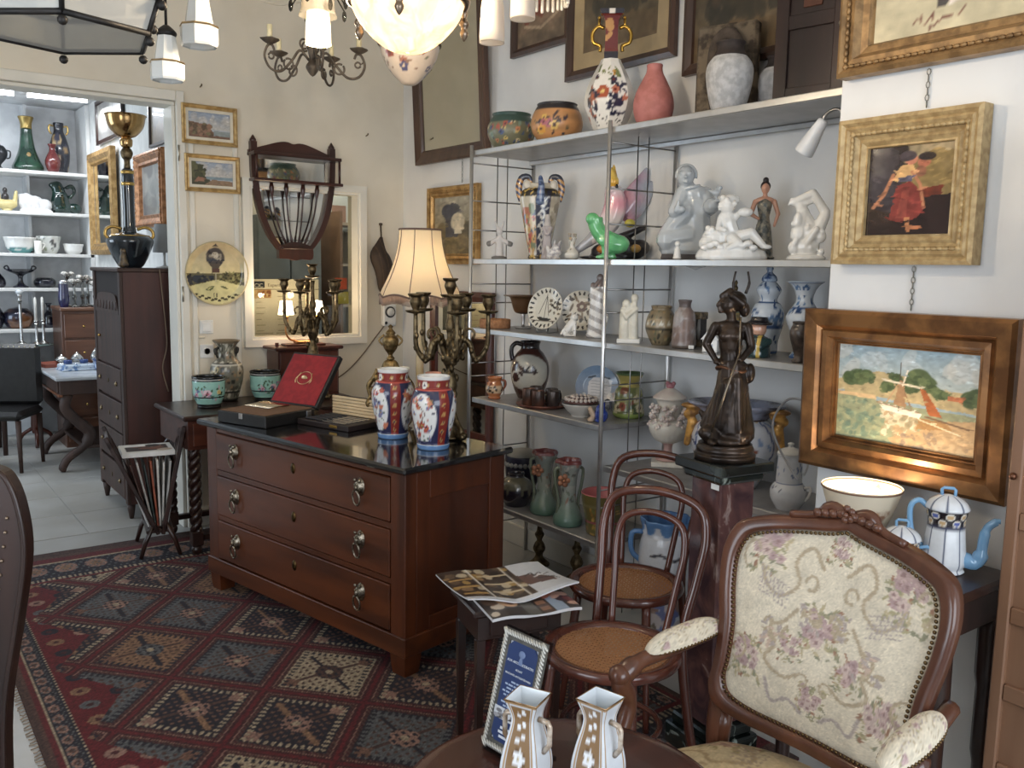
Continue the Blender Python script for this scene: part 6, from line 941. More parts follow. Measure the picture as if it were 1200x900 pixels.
B += [('c', (-.044, 0, .388), (-.068, .006, .335), .015, .0125), ('c', (-.068, .006, .335), (-.038, -.014, .29), .012, .009), ('c', (.046, 0, .388), (.06, -.012, .33), .0155, .0125), ('c', (.06, -.012, .33), (.035, -.045, .30), .012, .009), ('e', (.028, -.05, .298), (.010, .010, .008)), ('e', (-.036, -.018, .285), (.010, .009, .007)), ('e', (.06, .0, .255), (.016, .02, .03))]
B += [('c', (.002, 0, .395), (-.002, -.006, .43), .015, .0135), ('e', (-.012, -.008, .452), (.024, .022, .027)), ('e', (.010, .0, .462), (.032, .029, .031)), ('c', (-.034, -.014, .462), (-.041, -.016, .450), .005, .0055), ('e', (-.031, -.014, .432), (.009, .009, .006)), ('e', (-.036, -.015, .440), (.005, .007, .0035)), ('e', (-.024, -.026, .458), (.006, .004, .004)), ('c', (-.028, -.008, .476), (-.006, -.008, .489), .010, .013), ('e', (.036, .004, .438), (.016, .016, .022)), ('c', (.0, -.024, .478), (.03, -.02, .455), .010, .012)]
B += [('c', (-.03, -.05, .062), (-.028, -.03, .085), .016, .014), ('e', (-.036, -.062, .056), (.014, .024, .011))]
figpart('figure', B, BRONZE, q, .0036, 1)
for s, x in ((-1, .004), (1, .036)): MB().tube(sp([(x, -.008, .485), (x + s * .006 + .003, -.006, .515), (x + s * .001 + .003, -.004, .548)], 5), [.0042] * 6 + [.003] * 5, 8).build('hair_plume', BRONZE, q)
MB().tube([(.026, -.055, .305), (.026, -.055, .42)], .003, 6).tube([(.034, -.052, .34), (-.04, -.085, .09)], .0035, 6).build('staff', metal((120, 110, 96), .35), q)
MB().tube([(.008 + .043 * math.cos(t), -.0 + .034 * math.sin(t), .266 + .006 * math.sin(2 * t)) for t in np.linspace(0, 2 * PI, 24)[:-1]], .005, 6, True).build('belt', mat((96, 60, 36), .4, .5), q)
# ================================================================== BENTWOOD CHAIRS
BW = wood((96, 48, 34), (70, 32, 24), .25, 'z', 4, .5)
def canemat():
    m, t, b = nodes('cane_weave'); b.inputs['Roughness'].default_value = .5; b.inputs['Base Color'].default_value = (*lin((168, 116, 74)), 1); bump(t, b, 120, .3); return m
CANE = canemat()
def bentwood(label, loc, rot, grp):
    q = thing('bentwood_chair', label, 'chair', loc, rot, grp); zs = .455
    # hooped seat ring with an open woven cane panel
    MB().lathe([(.205, zs - .018), (.212, zs - .006), (.208, zs + .010), (.196, zs + .012), (.172, zs + .006), (.168, zs - .012), (.205, zs - .018)], 48, None, 0, 1, .98, True, False).build('seat_ring', BW, q)
    b = MB(); R = .171; st = .0145
    for ax in range(4):
        n = int(R / st) if ax < 2 else int(R / (st * 1.42))
        for i in range(-n, n + 1):
            d = i * (st if ax < 2 else st * 1.42); L = math.sqrt(max(0, R * R - d * d)); a = [0, PI / 2, PI / 4, -PI / 4][ax]
            for o_ in ((-.0017, .0017) if ax < 2 else (0,)):
                k = rz(a) @ tr(0, d + o_, zs - .001 + .001 * ax * .5); b.box(-L, L, -.0013, .0013, -.0006, .0006, 0, k)
    b.build('cane_seat', CANE, q)['kind'] = 'stuff'
    # back: outer hoop runs on into the rear legs, inner hoop stands on the seat (back towards +y)
    def hoop(wt, wb, zt, z0, y0, yt, r_, foot, nm):
        pts = []
        if foot: pts += [(-wb - .045, y0 + .055, .004), (-wb - .02, y0 + .02, .2)]
        pts += [(-wb, y0, z0), (-wb - (wt - wb) * .6, y0 + (yt - y0) * .45, z0 + (zt - z0) * .42), (-wt, y0 + (yt - y0) * .75, z0 + (zt - z0) * .72), (-wt * .8, y0 + (yt - y0) * .93, z0 + (zt - z0) * .93), (0, yt, zt), (wt * .8, y0 + (yt - y0) * .93, z0 + (zt - z0) * .93), (wt, y0 + (yt - y0) * .75, z0 + (zt - z0) * .72), (wb + (wt - wb) * .6, y0 + (yt - y0) * .45, z0 + (zt - z0) * .42), (wb, y0, z0)]
        if foot: pts += [(wb + .02, y0 + .02, .2), (wb + .045, y0 + .055, .004)]
        return MB().tube(sp(pts, 6), r_, 10).build(nm, BW, q)
    hoop(.178, .150, .885, zs, .185, .30, .0155, True, 'outer_hoop'); hoop(.118, .092, .82, zs, .178, .272, .0115, False, 'inner_hoop')
    for s in (-1, 1): MB().tube(sp([(s * .13, -.13, zs - .015), (s * .145, -.15, .25), (s * .165, -.18, .004)], 5), [.0165] * 6 + [.012] * 5, 10).build('leg', BW, q)
    MB().tube([(.148 * math.cos(t), .148 * math.sin(t) + .01, .22) for t in np.linspace(0, 2 * PI, 41)[:-1]], .0095, 8, True).build('leg_ring', BW, q)
bentwood('dark red bentwood chair with cane seat, the nearer of the two', (1.765, 1.855, .0125), math.radians(-70), 'bentwood chairs')
bentwood('dark red bentwood chair with cane seat, the one standing behind', (2.20, 2.25, .0125), math.radians(-66), 'bentwood chairs')
# ================================================================== MAGAZINES ON THE LOW TABLE
q = thing('low_table', 'small dark wooden table under the magazines in front of the commode', 'table', (1.67, 2.26, .012), math.radians(-14))
MB().box(-.16, .17, -.12, .12, .50, .522, .006).build('tabletop', DARKWX, q); MB().box(-.14, .15, -.10, .10, .42, .50).build('apron', DARKWX, q); MB().box(-.10, .10, -.108, -.098, .43, .49, .003).build('drawer', DARKWX, q)
for sx in (-.13, .14):
    for sy in (-.09, .09): MB().lathe([(.012, 0), (.014, .1), (.02, .42)], 4, tr(sx, sy, 0), ph=PI / 4, smooth=False).build('leg', DARKW, q)
zt = .012 + .5225
def magimg(n):
    im = Im(70, 50, (60, 50, 44), 1.4)
    if n:
        im.rect(.0, .66, .10, 1, (74, 62, 54)); im.blobs(40, (.02, .64, .12, 1), .06, [(150, 120, 86), (110, 90, 70), (196, 180, 150), (52, 44, 40), (176, 140, 80)], 3)
        for k in range(3): im.rect(.03, .25, .2 + .24 * k, .25 + .24 * k, (190, 150, 90)); im.rect(.31, .58, .25 + .25 * k, .29 + .25 * k, (206, 186, 150))
        im.line([(.27, .08), (.27, 1)], .016, (226, 220, 206)); im.line([(.6, .08), (.6, 1)], .014, (220, 214, 200)); im.rect(.66, 1, 0, 1, (206, 208, 212)); im.rect(0, 1, 0, .09, (216, 220, 228)); im.poly([(.66, .35), (.92, .3), (.92, .46), (.78, .62), (.66, .66)], (112, 82, 74))
        im.line([(.72, .60), (.79, .66), (.80, .56), (.86, .64), (.88, .56), (.94, .6)], .014, (40, 36, 36)); im.line([(.78, .52), (.92, .6)], .014, (235, 235, 235)); im.line([(.8, .46), (.94, .44)], .016, (40, 36, 36)); im.line([(.88, .5), (.96, .34)], .012, (40, 36, 36))
    else:
        im.rect(0, .2, 0, 1, (70, 60, 54)); im.blobs(12, (.02, .22, .1, .9), .1, [(176, 130, 100), (120, 90, 70), (206, 190, 170)], 2); im.ell(.3, .5, .16, .2, (206, 160, 120)); im.ell(.32, .5, .08, .12, (120, 70, 50)); im.rect(.42, .56, 0, 1, (96, 92, 84)); im.rect(.58, .70, 0, 1, (84, 60, 48)); [im.rect(.59, .69, .1 + .2 * k, .22 + .2 * k, (140, 100, 76)) for k in range(5)]; im.rect(.72, .86, 0, .8, (140, 156, 176)); im.blobs(8, (.72, .98, .5, 1), .1, [(206, 140, 90), (190, 110, 90)], 4); im.blobs(6, (.86, 1, .1, .6), .1, [(206, 160, 140), (120, 60, 60), (60, 44, 54)], 5)
    return im
def mag(label, loc, rot, wd, ht, n, lift, thick):
    q = thing('open_magazine', label, 'magazine', loc, rot, None); im = magimg(n)
    f = lambda u, v: (wd * (u - .5), ht * (v - .5), thick + lift * (1 - v) ** 2 * abs(u - .45) * 1.4 + .004 * math.sin(u * 9))
    MB().grid(70, 50, f).build('pages_print', painted(.3, .2), q, im); b = MB(); top = [f(u, v) for v in (0, 1) for u in np.linspace(0, 1, 21)]
    g = MB().grid(21, 9, lambda u, v: tuple(Vec(f(u, v)) + Vec((0, 0, -.001)))); g2 = MB().grid(21, 9, lambda u, v: (lambda p: (p[0], p[1], max(.0006, p[2] - thick * .9)))(f(u, v)))
    n0 = len(g.v); g.add(g2.v, g2.f, True); ed = [i for i in range(21)] + [21 * j + 20 for j in range(1, 9)] + [168 + i for i in range(19, -1, -1)] + [21 * j for j in range(7, 0, -1)]
    for a, c in zip(ed, ed[1:] + ed[:1]): g.f.append((a, c, c + n0, a + n0)); g.sm.append(False)
    g.build('page_block', mat((222, 222, 224), .6), q); return q
mag('magazine with a bookcase picture and white lettered page, lying on top', (1.69, 2.30, zt + .0135), math.radians(-14), .385, .33, 1, .05, .006)
mag('lower magazine with food and face pictures, partly under the other one', (1.665, 2.165, zt + .0006), math.radians(-15), .30, .24, 0, .0, .011)
# ================================================================== ROUND FRONT TABLE WITH SIGN AND TWO SQUARE VASES
TCX, TCY = 1.035, 1.205; TZ = .586
q = thing('round_table', 'round dark wooden table with brass edge in the foreground', 'table', (TCX, TCY, 0)); q.scale = (1, 1, .9648)
MB().lathe(prof([(.001, .578), (.27, .578), (.30, .585), (.305, .595), (.302, .606), (.001, .6065)], 3), 64).build('tabletop', wood((84, 46, 36), (60, 32, 26), .25, 'x', 4, .4), q); MB().tube([(.305 * math.cos(t), .305 * math.sin(t), .594) for t in np.linspace(0, 2 * PI, 73)[:-1]], .005, 6, True).build('brass_edge', BRASS, q)
MB().lathe(prof([(.03, .578), (.04, .5), (.02, .42), (.03, .3), (.045, .2), (.03, .14), (.05, .1)], 4), 20).build('pedestal', DARKW, q)
for k in range(3): t = k * 2 * PI / 3 + .4; MB().tube(sp([(.03 * math.cos(t), .03 * math.sin(t), .14), (.14 * math.cos(t), .14 * math.sin(t), .1), (.24 * math.cos(t), .24 * math.sin(t), .0155)], 5), [.022] * 6 + [.014] * 5, 8).build('leg', DARKW, q)
# sign frame
q = thing('sign_frame', 'blue printed shop sign in a silver rope-edged acrylic stand', 'sign', (1.02, 1.385, TZ + .0), math.radians(-83)); tl = tr(0, 0, .014) @ rx(math.radians(-15)); SW_, SH_ = .128, .25
MB().box(-SW_ / 2 - .004, SW_ / 2 + .004, .0045, .0075, -.004, SH_ + .004, .001, tl).box(-SW_ / 2 - .004, SW_ / 2 + .004, .0, .09, -.0136 + .014 - .0, .004, .001, tr(0, 0, .0)).build('acrylic_stand', glass((225, 230, 235), .03, .3), q)
MB().prism([(.004, .016), (.088, .002), (.088, .1), (.03, .1)], -SW_ / 2 - .0035, -SW_ / 2 - .001, 'x').build('acrylic_side', glass((225, 230, 235), .03, .3), q)
rp = MB().ring(SW_, SH_, [(0, .0), (0, .004), (.022, .004), (.022, 0)], tl @ tr(0, 0, SH_ / 2)); rp = rp.build('silver_border', mat((96, 94, 88), .5, .3, (80, 78, 72), 60), q)
b = MB(); 
for a0, a1, c, hz in ((-SW_ / 2, SW_ / 2, .008, 1), (-SW_ / 2, SW_ / 2, SH_ - .008, 1), (0, SH_, -SW_ / 2 + .008, 0), (0, SH_, SW_ / 2 - .008, 0)):
    n = int((a1 - a0) / .008)
    for i in range(n): p = a0 + (i + .5) * .008; b.ball((0, 0, 0), (.0098, .004, .0026), 8, tl @ (tr(p, -.005, c) if hz else tr(c, -.005, p)) @ ry(math.radians(45)))
b.build('rope_pattern', mat((205, 203, 195), .35, .5), rp)['kind'] = 'stuff'
BL = mat((36, 58, 110), .35); w2, h2 = SW_ / 2 - .021, SH_ / 2 - .021; ch_ = .012
MB().prism([(-w2 + ch_, -h2), (w2 - ch_, -h2), (w2, -h2 + ch_), (w2, h2 - ch_), (w2 - ch_, h2), (-w2 + ch_, h2), (-w2, h2 - ch_), (-w2, -h2 + ch_)], -.0045, -.001, 'y', tl @ tr(0, 0, SH_ / 2)).build('blue_panel', BL, q)
MB().box(-.05, .05, -.0008, .004, .004, SH_ - .004, 0, tl).build('card', mat((196, 200, 210), .6), q)
MB().ball((0, 0, 0), (.010, .0012, .008), 10, tl @ tr(0, -.005, SH_ - .042)).prism([(-.006, -.018), (.006, -.018), (.003, -.004), (-.003, -.004)], -.006, -.0046, 'y', tl @ tr(0, 0, SH_ - .045)).build('emblem', mat((110, 130, 172), .5), q)
WT = mat((222, 228, 236), .5); LT = mat((166, 184, 214), .5)
for s_, sz, z_, m_ in (('AUX ARTS DÉCORATIFS', .0072, .186, WT), ('ACHAT', .006, .172, WT), ('BROCANTE ANTIQUITÉS PARIS', .0054, .160, WT)): text(s_, sz, m_, q, tl @ tr(0, -.0048, z_) @ rx(PI / 2), .0003, 'CENTER')
b = MB()
for i, wd in enumerate((.03, .062, .05, .07, .06, .036, .066, .05)):    # lines of print too small to read in the photograph
    x = -wd / 2; g = random.Random(i)
    while x < wd / 2: l_ = g.uniform(.006, .014); b.box(x, min(x + l_, wd / 2), -.0051, -.0046, .1455 - .0075 * i, .149 - .0075 * i, 0, tl); x += l_ + .0025
b.build('fine_print', LT, q)['kind'] = 'stuff'
im = Im(40, 24, (200, 204, 210), 1.6); im.blobs(26, (0, 1, 0, 1), .12, [(110, 110, 116), (150, 150, 156), (70, 66, 70), (226, 226, 230)], 4); MB().grid(40, 24, lambda u, v: tuple(tl @ Vec((-.047 + .094 * u, -.0049, .066 + .024 * v))), False).build('photo_print', MATTE, q, im)
b = MB(); [b.box(-.02 - .004 * (i % 2), .012 + .006 * (i % 3), -.0051, -.0046, .03 + .009 * i, .035 + .009 * i, 0, tl) for i in range(3)]; b.build('lower_print', WT, q)['kind'] = 'stuff'
# square vases
def sqv(label, loc, rot):
    q = thing('square_vase', label, 'vase', loc, rot, 'pair of square gilt vases'); P = prof([(.038, 0), (.042, .006), (.052, .04), (.054, .07), (.046, .11), (.034, .15), (.033, .17), (.044, .197), (.0475, .204)], 5)
    im = Im(200, 90, (214, 220, 226), 1.0, False)
    for k in range(4):
        u0 = k / 4
        if k in (2, 0):
            im.rect(u0 + .03, u0 + .22, .05, .96, (142, 108, 70))
            for v in np.linspace(.62, .86, 3):
                for d in (-.03, .03): im.ell(u0 + .125 + d * 1.1, v + .03 * (d > 0), .024, .03, (236, 238, 240), 1, .6)
            for cx, cy in ((.125, .46), (.09, .24), (.16, .2)): im.leaves(6, (u0 + cx - .05, u0 + cx + .05, cy - .08, cy + .08), .05, [(110, 80, 48), (126, 92, 54)], k + 3)
            for cx, cy in ((.125, .46), (.10, .26)):
                for j in range(5): im.ell(u0 + cx + .034 * math.cos(j * 1.256), cy + .05 * math.sin(j * 1.256), .026, .034, (238, 241, 244))
                im.ell(u0 + cx, cy, .008, .014, (196, 180, 140))
        im.rect(u0 + .015, u0 + .024, .02, 1, (176, 140, 96)); im.rect(u0 + .226, u0 + .235, .02, 1, (176, 140, 96))
    im.band(0, .03, (176, 140, 96)); im.band(.97, 1, (176, 140, 96))
    MB().lathe(P, 200, poly=4, ph=PI / 4, cap=False, smooth=True).build('body', PAINT, q, im)
    MB().lathe([(.0475, .204), (.0455, .2055), (.040, .193), (.031, .168), (.031, .14), (.001, .13)], 4, ph=PI / 4, smooth=False, cap=False).build('white_inside', mat((226, 234, 240), .2, 0, None, 8, 0, 40, .5), q); MB().lathe([(.001, .001), (.04, .001), (.042, .006), (.001, .006)], 4, ph=PI / 4, smooth=False).build('bottom', WHITEP, q)
    c = .0475; MB().tube([(c * math.cos(PI / 4 + PI / 2 * k), c * math.sin(PI / 4 + PI / 2 * k), .2048) for k in range(4)], .0016, 6, True).build('gilt_rim', metal((176, 140, 100), .3), q)
    for s in (-1, 1): MB().tube([(s * .024, 0, .165), (s * .044, 0, .162), (s * .048, 0, .155), (s * .048, 0, .118), (s * .035, 0, .10)], .0055, 6).build('handle', mat((206, 192, 176), .3, .3, (150, 122, 92), 50), q)
sqv('square gilt-panelled vase with white flowers, left of the pair in the foreground', (.985, 1.262, TZ - .001), math.radians(-64)); sqv('square gilt-panelled vase with white flowers, right of the pair in the foreground', (1.096, 1.178, TZ - .001), math.radians(-76))
# ================================================================== ARMCHAIR (faces -x)
q = thing('armchair', 'carved walnut armchair upholstered in floral cream tapestry in the foreground', 'armchair', (1.56, 1.152, .0), 0); q.scale = (1, 1, .985)
AW = wood((104, 60, 40), (74, 40, 28), .28, 'z', 5, .35)
# back outline in (y, z) seen from the front; y to the viewer's left is +
half = [(0, .60), (.05, .585), (.145, .568), (.225, .55), (.282, .522), (.304, .455), (.297, .36), (.278, .26), (.272, .16), (.274, .10), (.25, .055), (.18, .035), (.09, .03), (0, .03)]
cv = sp(half, 5); full = cv + [(-a, b_) for a, b_ in cv[::-1][1:-1]]
def bk(a, b_, off=0.0):      # onto the raked back plane
    return (.175 + b_ * .23 - off - .05 * (a / .3) ** 2 * 1.0, a, .462 + b_ * .985)
inset = lambda d: [(a * (1 - d / .29), .315 + (b_ - .315) * (1 - d / .285)) for a, b_ in full]
n = len(full); rings = [(0, -.012), (0, .016), (.008, .028), (.018, .024), (.026, .030), (.036, .018), (.038, .008), (.038, -.012)]
b = MB(); vs = []; 
for d, o_ in rings: vs += [bk(a, c, o_) for a, c in inset(d)]
fs = [(i * n + k, i * n + (k + 1) % n, (i + 1) % len(rings) * n + (k + 1) % n, (i + 1) % len(rings) * n + k) for i in range(len(rings)) for k in range(n)]
b.add(vs, fs, True).build('back_frame', AW, q)
cr_ = MB()
for s in (-1, 1):
    cr_.tube([bk(*p, .02) for p in sp([(s * .01, .60), (s * .05, .612), (s * .09, .585), (s * .15, .572)], 5)], [.014] * 8 + [.010] * 8, 8)
    for k in range(4): cr_.ball(bk(s * (.018 + .02 * k), .602 - .003 * k, .03), (.01, .014, .011), 8)
for k in range(5): cr_.ball(bk(.012 * math.cos(k * 1.26), .605 + .014 * math.sin(k * 1.26), .034), (.007, .010, .010), 8)
cr_.ball(bk(0, .605, .04), .007, 8); cr_.build('carved_crest', AW, q)
def tap(wd, ht, seed, asp):
    im = Im(wd, ht, (214, 202, 178), asp); im.noise(.03, 20); rose, green, taupe, lil = [(188, 160, 154), (198, 174, 164), (174, 146, 144)], [(156, 150, 116), (168, 158, 120), (140, 138, 112)], (178, 160, 132), (172, 158, 150)
    for cx, cy, r_ in ((.5, .52, .085), (.15, .84, .08), (.86, .80, .09), (.14, .28, .07), (.84, .24, .08), (.5, .18, .06), (.36, .40, .05), (.66, .38, .06), (.5, .92, .05)):
        r_ *= 1.2; im.leaves(60, (cx - r_ / asp, cx + r_ / asp, cy - r_ * 1.4, cy + r_ * 1.1), r_ * .2, green + [(186, 170, 134), (160, 120, 96)], int(cx * 70 + cy * 31)); im.flowers(13, (cx - r_ * .7 / asp, cx + r_ * .7 / asp, cy - r_ * .6, cy + r_ * .8), r_ * .27, rose, (154, 124, 120), int(cx * 30 + cy * 77))
    for s in (-1, 1):
        X_ = lambda x: .5 + s * x
        im.line([(X_(t), v) for t, v in sp([(.06, .80), (.14, .88), (.20, .80), (.16, .70), (.24, .62), (.32, .66), (.36, .74)], 6)], .012, taupe); im.line([(X_(t), v) for t, v in sp([(.14, .58), (.2, .5), (.26, .46), (.22, .38), (.26, .30), (.16, .24), (.08, .28)], 6)], .012, taupe); im.line([(X_(t), v) for t, v in sp([(.05, .1), (.12, .14), (.2, .1), (.24, .2)], 6)], .011, lil)
        im.line([(X_(.1 + .03 * math.cos(t)), .72 + .035 * math.sin(t)) for t in np.linspace(0, 5, 16)], .010, taupe); im.line([(X_(.43 + .04 * math.cos(t)), .78 + .07 * math.sin(t)) for t in np.linspace(-1.2, 2.6, 14)], .009, taupe); im.line([(X_(.42 + .05 * math.cos(t)), .30 + .06 * math.sin(t)) for t in np.linspace(1, 5, 14)], .009, taupe); im.line([(X_(.06 + .03 * math.cos(t)), .26 + .03 * math.sin(t)) for t in np.linspace(0, 5, 16)], .007, taupe)
        for k in range(6): im.line([(X_(.22 + .025 * k), .56 + .02 * k), (X_(.24 + .025 * k), .68 + .015 * k)], .003, lil); im.line([(X_(.2), .57 + .02 * k), (X_(.36), .62 + .02 * k)], .003, lil)
        im.leaves(26, (min(X_(.02), X_(.12)), max(X_(.02), X_(.12)), .5, .62), .02, [taupe, lil], 4 + s); im.leaves(24, (min(X_(.18), X_(.3)), max(X_(.18), X_(.3)), .36, .5), .024, [taupe, lil, (196, 170, 150)], 9 + s)
    h, w_ = im.x.shape; im.a *= (1 + .035 * im.rng.normal(size=(h, w_)))[..., None]; im.a = np.clip(im.a, 0, 1); return im
NX, NY = 150, 150; inn = inset(.038)
import bisect
ys = [p[0] for p in inn]; zs_ = [p[1] for p in inn]
def span(v):       # width of the padded panel at height v: intersect the outline
    z = .315 + (v - .5) * .0 ; return 0
arr = np.array(inn); zmin, zmax = arr[:, 1].min(), arr[:, 1].max()
top_ = arr[:len(cv)]      # right half, from crest down to the foot
im = tap(NX, NY, 3, .95)
g = MB(); yv = np.abs(arr[:, 0]).max()
def panel(u, v):
    a, c = 2 * u - 1, 2 * v - 1; X_, Z_ = a * math.sqrt(1 - c * c / 2), c * math.sqrt(1 - a * a / 2); t = math.atan2(X_, Z_); rr = math.hypot(X_, Z_)
    i = np.argmin(np.abs(TH - abs(t))); p0 = top_[i]; j = min(len(top_) - 1, max(0, i + (1 if abs(t) > TH[i] else -1))); w_ = 0 if TH[j] == TH[i] else np.clip((abs(t) - TH[i]) / (TH[j] - TH[i]), 0, 1); p = p0 * (1 - w_) + top_[j] * w_
    y_, z_ = math.copysign(p[0], t) * rr if t else 0, .315 + (p[1] - .315) * rr
    return -y_, z_, rr
TH = np.arctan2(top_[:, 0], top_[:, 1] - .315); vs = []; uv = []
for j in range(NY):
    for i in range(NX):
        y_, z_, rr = panel(i / (NX - 1), j / (NY - 1)); vs.append(bk(y_, z_, .008 + .030 * (1 - rr ** 3))); uv.append((.5 - y_ / (2 * yv), (z_ - zmin) / (zmax - zmin)))
fs = [(j * NX + i, j * NX + i + 1, (j + 1) * NX + i + 1, (j + 1) * NX + i) for j in range(NY - 1) for i in range(NX - 1)]
TAP = painted(.9, 0, .35, 420); g.add(vs, fs, True, uv).build('back_upholstery', TAP, q, im)
nl = MB(); per = [bk(a, c, .022) for a, c in inset(.041)]; acc = 0
for a, c in zip(per, per[1:] + per[:1]):
    L_ = (Vec(c) - Vec(a)).length; 
    while acc < L_: nl.ball(tuple(Vec(a).lerp(Vec(c), acc / L_)), (.0035, .0048, .0048), 6); acc += .0115
    acc -= L_
nl.build('nail_heads', metal((110, 88, 58), .4), q)['kind'] = 'stuff'
# seat
rail = sp([(.17, .25), (.0, .30), (-.2, .33), (-.32, .29), (-.36, .16), (-.375, 0)], 5); so = rail + [(a, -b_) for a, b_ in rail[::-1][1:]]
MB().prism(so, .335, .395, 'z').build('seat_rail', AW, q)
im = tap(110, 110, 5, 1.0); im.a *= np.array([.92, .86, .74])
n_ = 110; vs = []; uv = []; oa = np.array(so); cxs = -.1
angs = np.arctan2(oa[:, 1], oa[:, 0] - cxs); order = np.argsort(angs); angs = angs[order]; rad_ = np.hypot(oa[:, 0] - cxs, oa[:, 1])[order]
for j in range(n_):
    for i in range(n_):
        a, c = 2 * i / (n_ - 1) - 1, 2 * j / (n_ - 1) - 1; X_, Y_ = a * math.sqrt(1 - c * c / 2), c * math.sqrt(1 - a * a / 2); rr = math.hypot(X_, Y_); t = math.atan2(Y_, X_); R_ = float(np.interp(t, angs, rad_, period=2 * PI)) * .985
        vs.append((cxs + R_ * rr * math.cos(t), R_ * rr * math.sin(t), .395 + .062 * (1 - rr ** 4) ** .7)); uv.append(((X_ + 1) / 2, (Y_ + 1) / 2))
MB().add(vs, [(j * n_ + i, j * n_ + i + 1, (j + 1) * n_ + i + 1, (j + 1) * n_ + i) for j in range(n_ - 1) for i in range(n_ - 1)], True, uv).build('seat_upholstery', TAP, q, im)
for s in (-1, 1):
    ar = MB().tube(sp([(.26, s * .285, .70), (.16, s * .30, .685), (.02, s * .315, .665), (-.07, s * .32, .655), (-.12, s * .325, .62), (-.09, s * .325, .55), (-.13, s * .32, .46), (-.17, s * .315, .38)], 5), [.02] * 16 + [.026] * 8 + [.021] * 12, 10); ar.ball((-.125, s * .325, .635), (.028, .03, .026), 12).build('arm', AW, q)
    im2 = tap(40, 30, 7, 2); pv = MB().grid(40, 30, lambda u, v: (lambda t, w_: (.20 - .245 * u, s * (.295 + .018 * u) + .036 * math.cos(PI * v) * min(1, (4 * u * (1 - u)) ** .35), .693 - .022 * u + .004 + .04 * math.sin(PI * v) * min(1, (5 * u * (1 - u)) ** .4)))(0, 0))
    pv.build('arm_pad', TAP, q, im2)
    nl = MB(); [nl.ball((.19 - .225 * k / 20, s * (.295 + .018 * k / 20) - e_ * .037 * min(1, (4 * (k / 20) * (1 - k / 20) + .02) ** .35), .697 - .022 * k / 20), .0042, 6) for k in range(21) for e_ in (-1, 1)]; nl.build('arm_nail_heads', metal((110, 88, 58), .4), q)['kind'] = 'stuff'
    MB().tube(sp([(.19, s * .262, .60), (.165, s * .262, .47), (.16, s * .255, .36), (.175, s * .25, .18), (.225, s * .25, .0165)], 5), [.024] * 10 + [.018] * 11, 10).build('leg', AW, q)
    MB().tube(sp([(-.33, s * .265, .37), (-.375, s * .285, .29), (-.345, s * .27, .14), (-.365, s * .28, .0165)], 5), [.032] * 6 + [.017] * 10, 10).build('leg', AW, q)
    MB().tube([(.165, s * .245, .40), (.18, s * .245, .50)], .022, 8).build('back_post', AW, q)
# ================================================================== CONSOLE, LAMP, COFFEE POTS, PINE PANEL
q = thing('console_table', 'dark wooden console table with curved leg behind the armchair', 'table', (2.335, 1.36, 0))
MB().box(-.165, .185, -.31, .235, .765, .795, .008).build('tabletop', DARKW, q); MB().box(-.14, .18, -.28, .22, .66, .765, .004).build('apron', DARKW, q)
for sy in (-.262, .20):
    for sx in (-.12, .16): MB().tube(sp([(sx, sy, .66), (sx - .012, sy - .008, .5), (sx + .005, sy, .3), (sx + .01, sy, .12), (sx - .005, sy, .02)], 5), [.034] * 6 + [.028] * 6 + [.022] * 9, 10).build('leg', DARKW, q)
q = thing('uplight_lamp', 'lit lamp with cream flared shade open at the top, behind the armchair crest', 'lamp', (2.352, 1.432, .7955)); q.scale = (.95, .95, .92); LZ = .795
MB().lathe(prof([(.05, 0), (.052, .01), (.02, .02), (.016, .05), (.02, .06)], 3), 20).build('base', OLDBRASS, q)
MB().lathe(prof([(.055, .055), (.075, .075), (.10, .14), (.118, .20), (.1165, .2005), (.097, .14), (.07, .078), (.05, .058)], 4), 48, cap=False).build('lamp_shade', mat((214, 200, 174), .7, 0, (150, 110, 84), 9, 0, 40, 0, None, .36, .42, name='printed_shade'), q); MB().tube([(.118 * math.cos(t), .118 * math.sin(t), .201) for t in np.linspace(0, 2 * PI, 49)[:-1]], .003, 6, True).build('rim_braid', mat((120, 84, 60), .7), q); MB().ball((0, 0, .115), (.024, .024, .034), 12).build('light_bulb', glow((255, 220, 170), 10), q); MB().lathe([(.012, .055), (.012, .085), (.002, .086)], 12).build('socket', BRASS, q)
bulb('uplight_bulb', (2.352, 1.432, LZ + .16), 2.6, (1, .84, .64), .02)
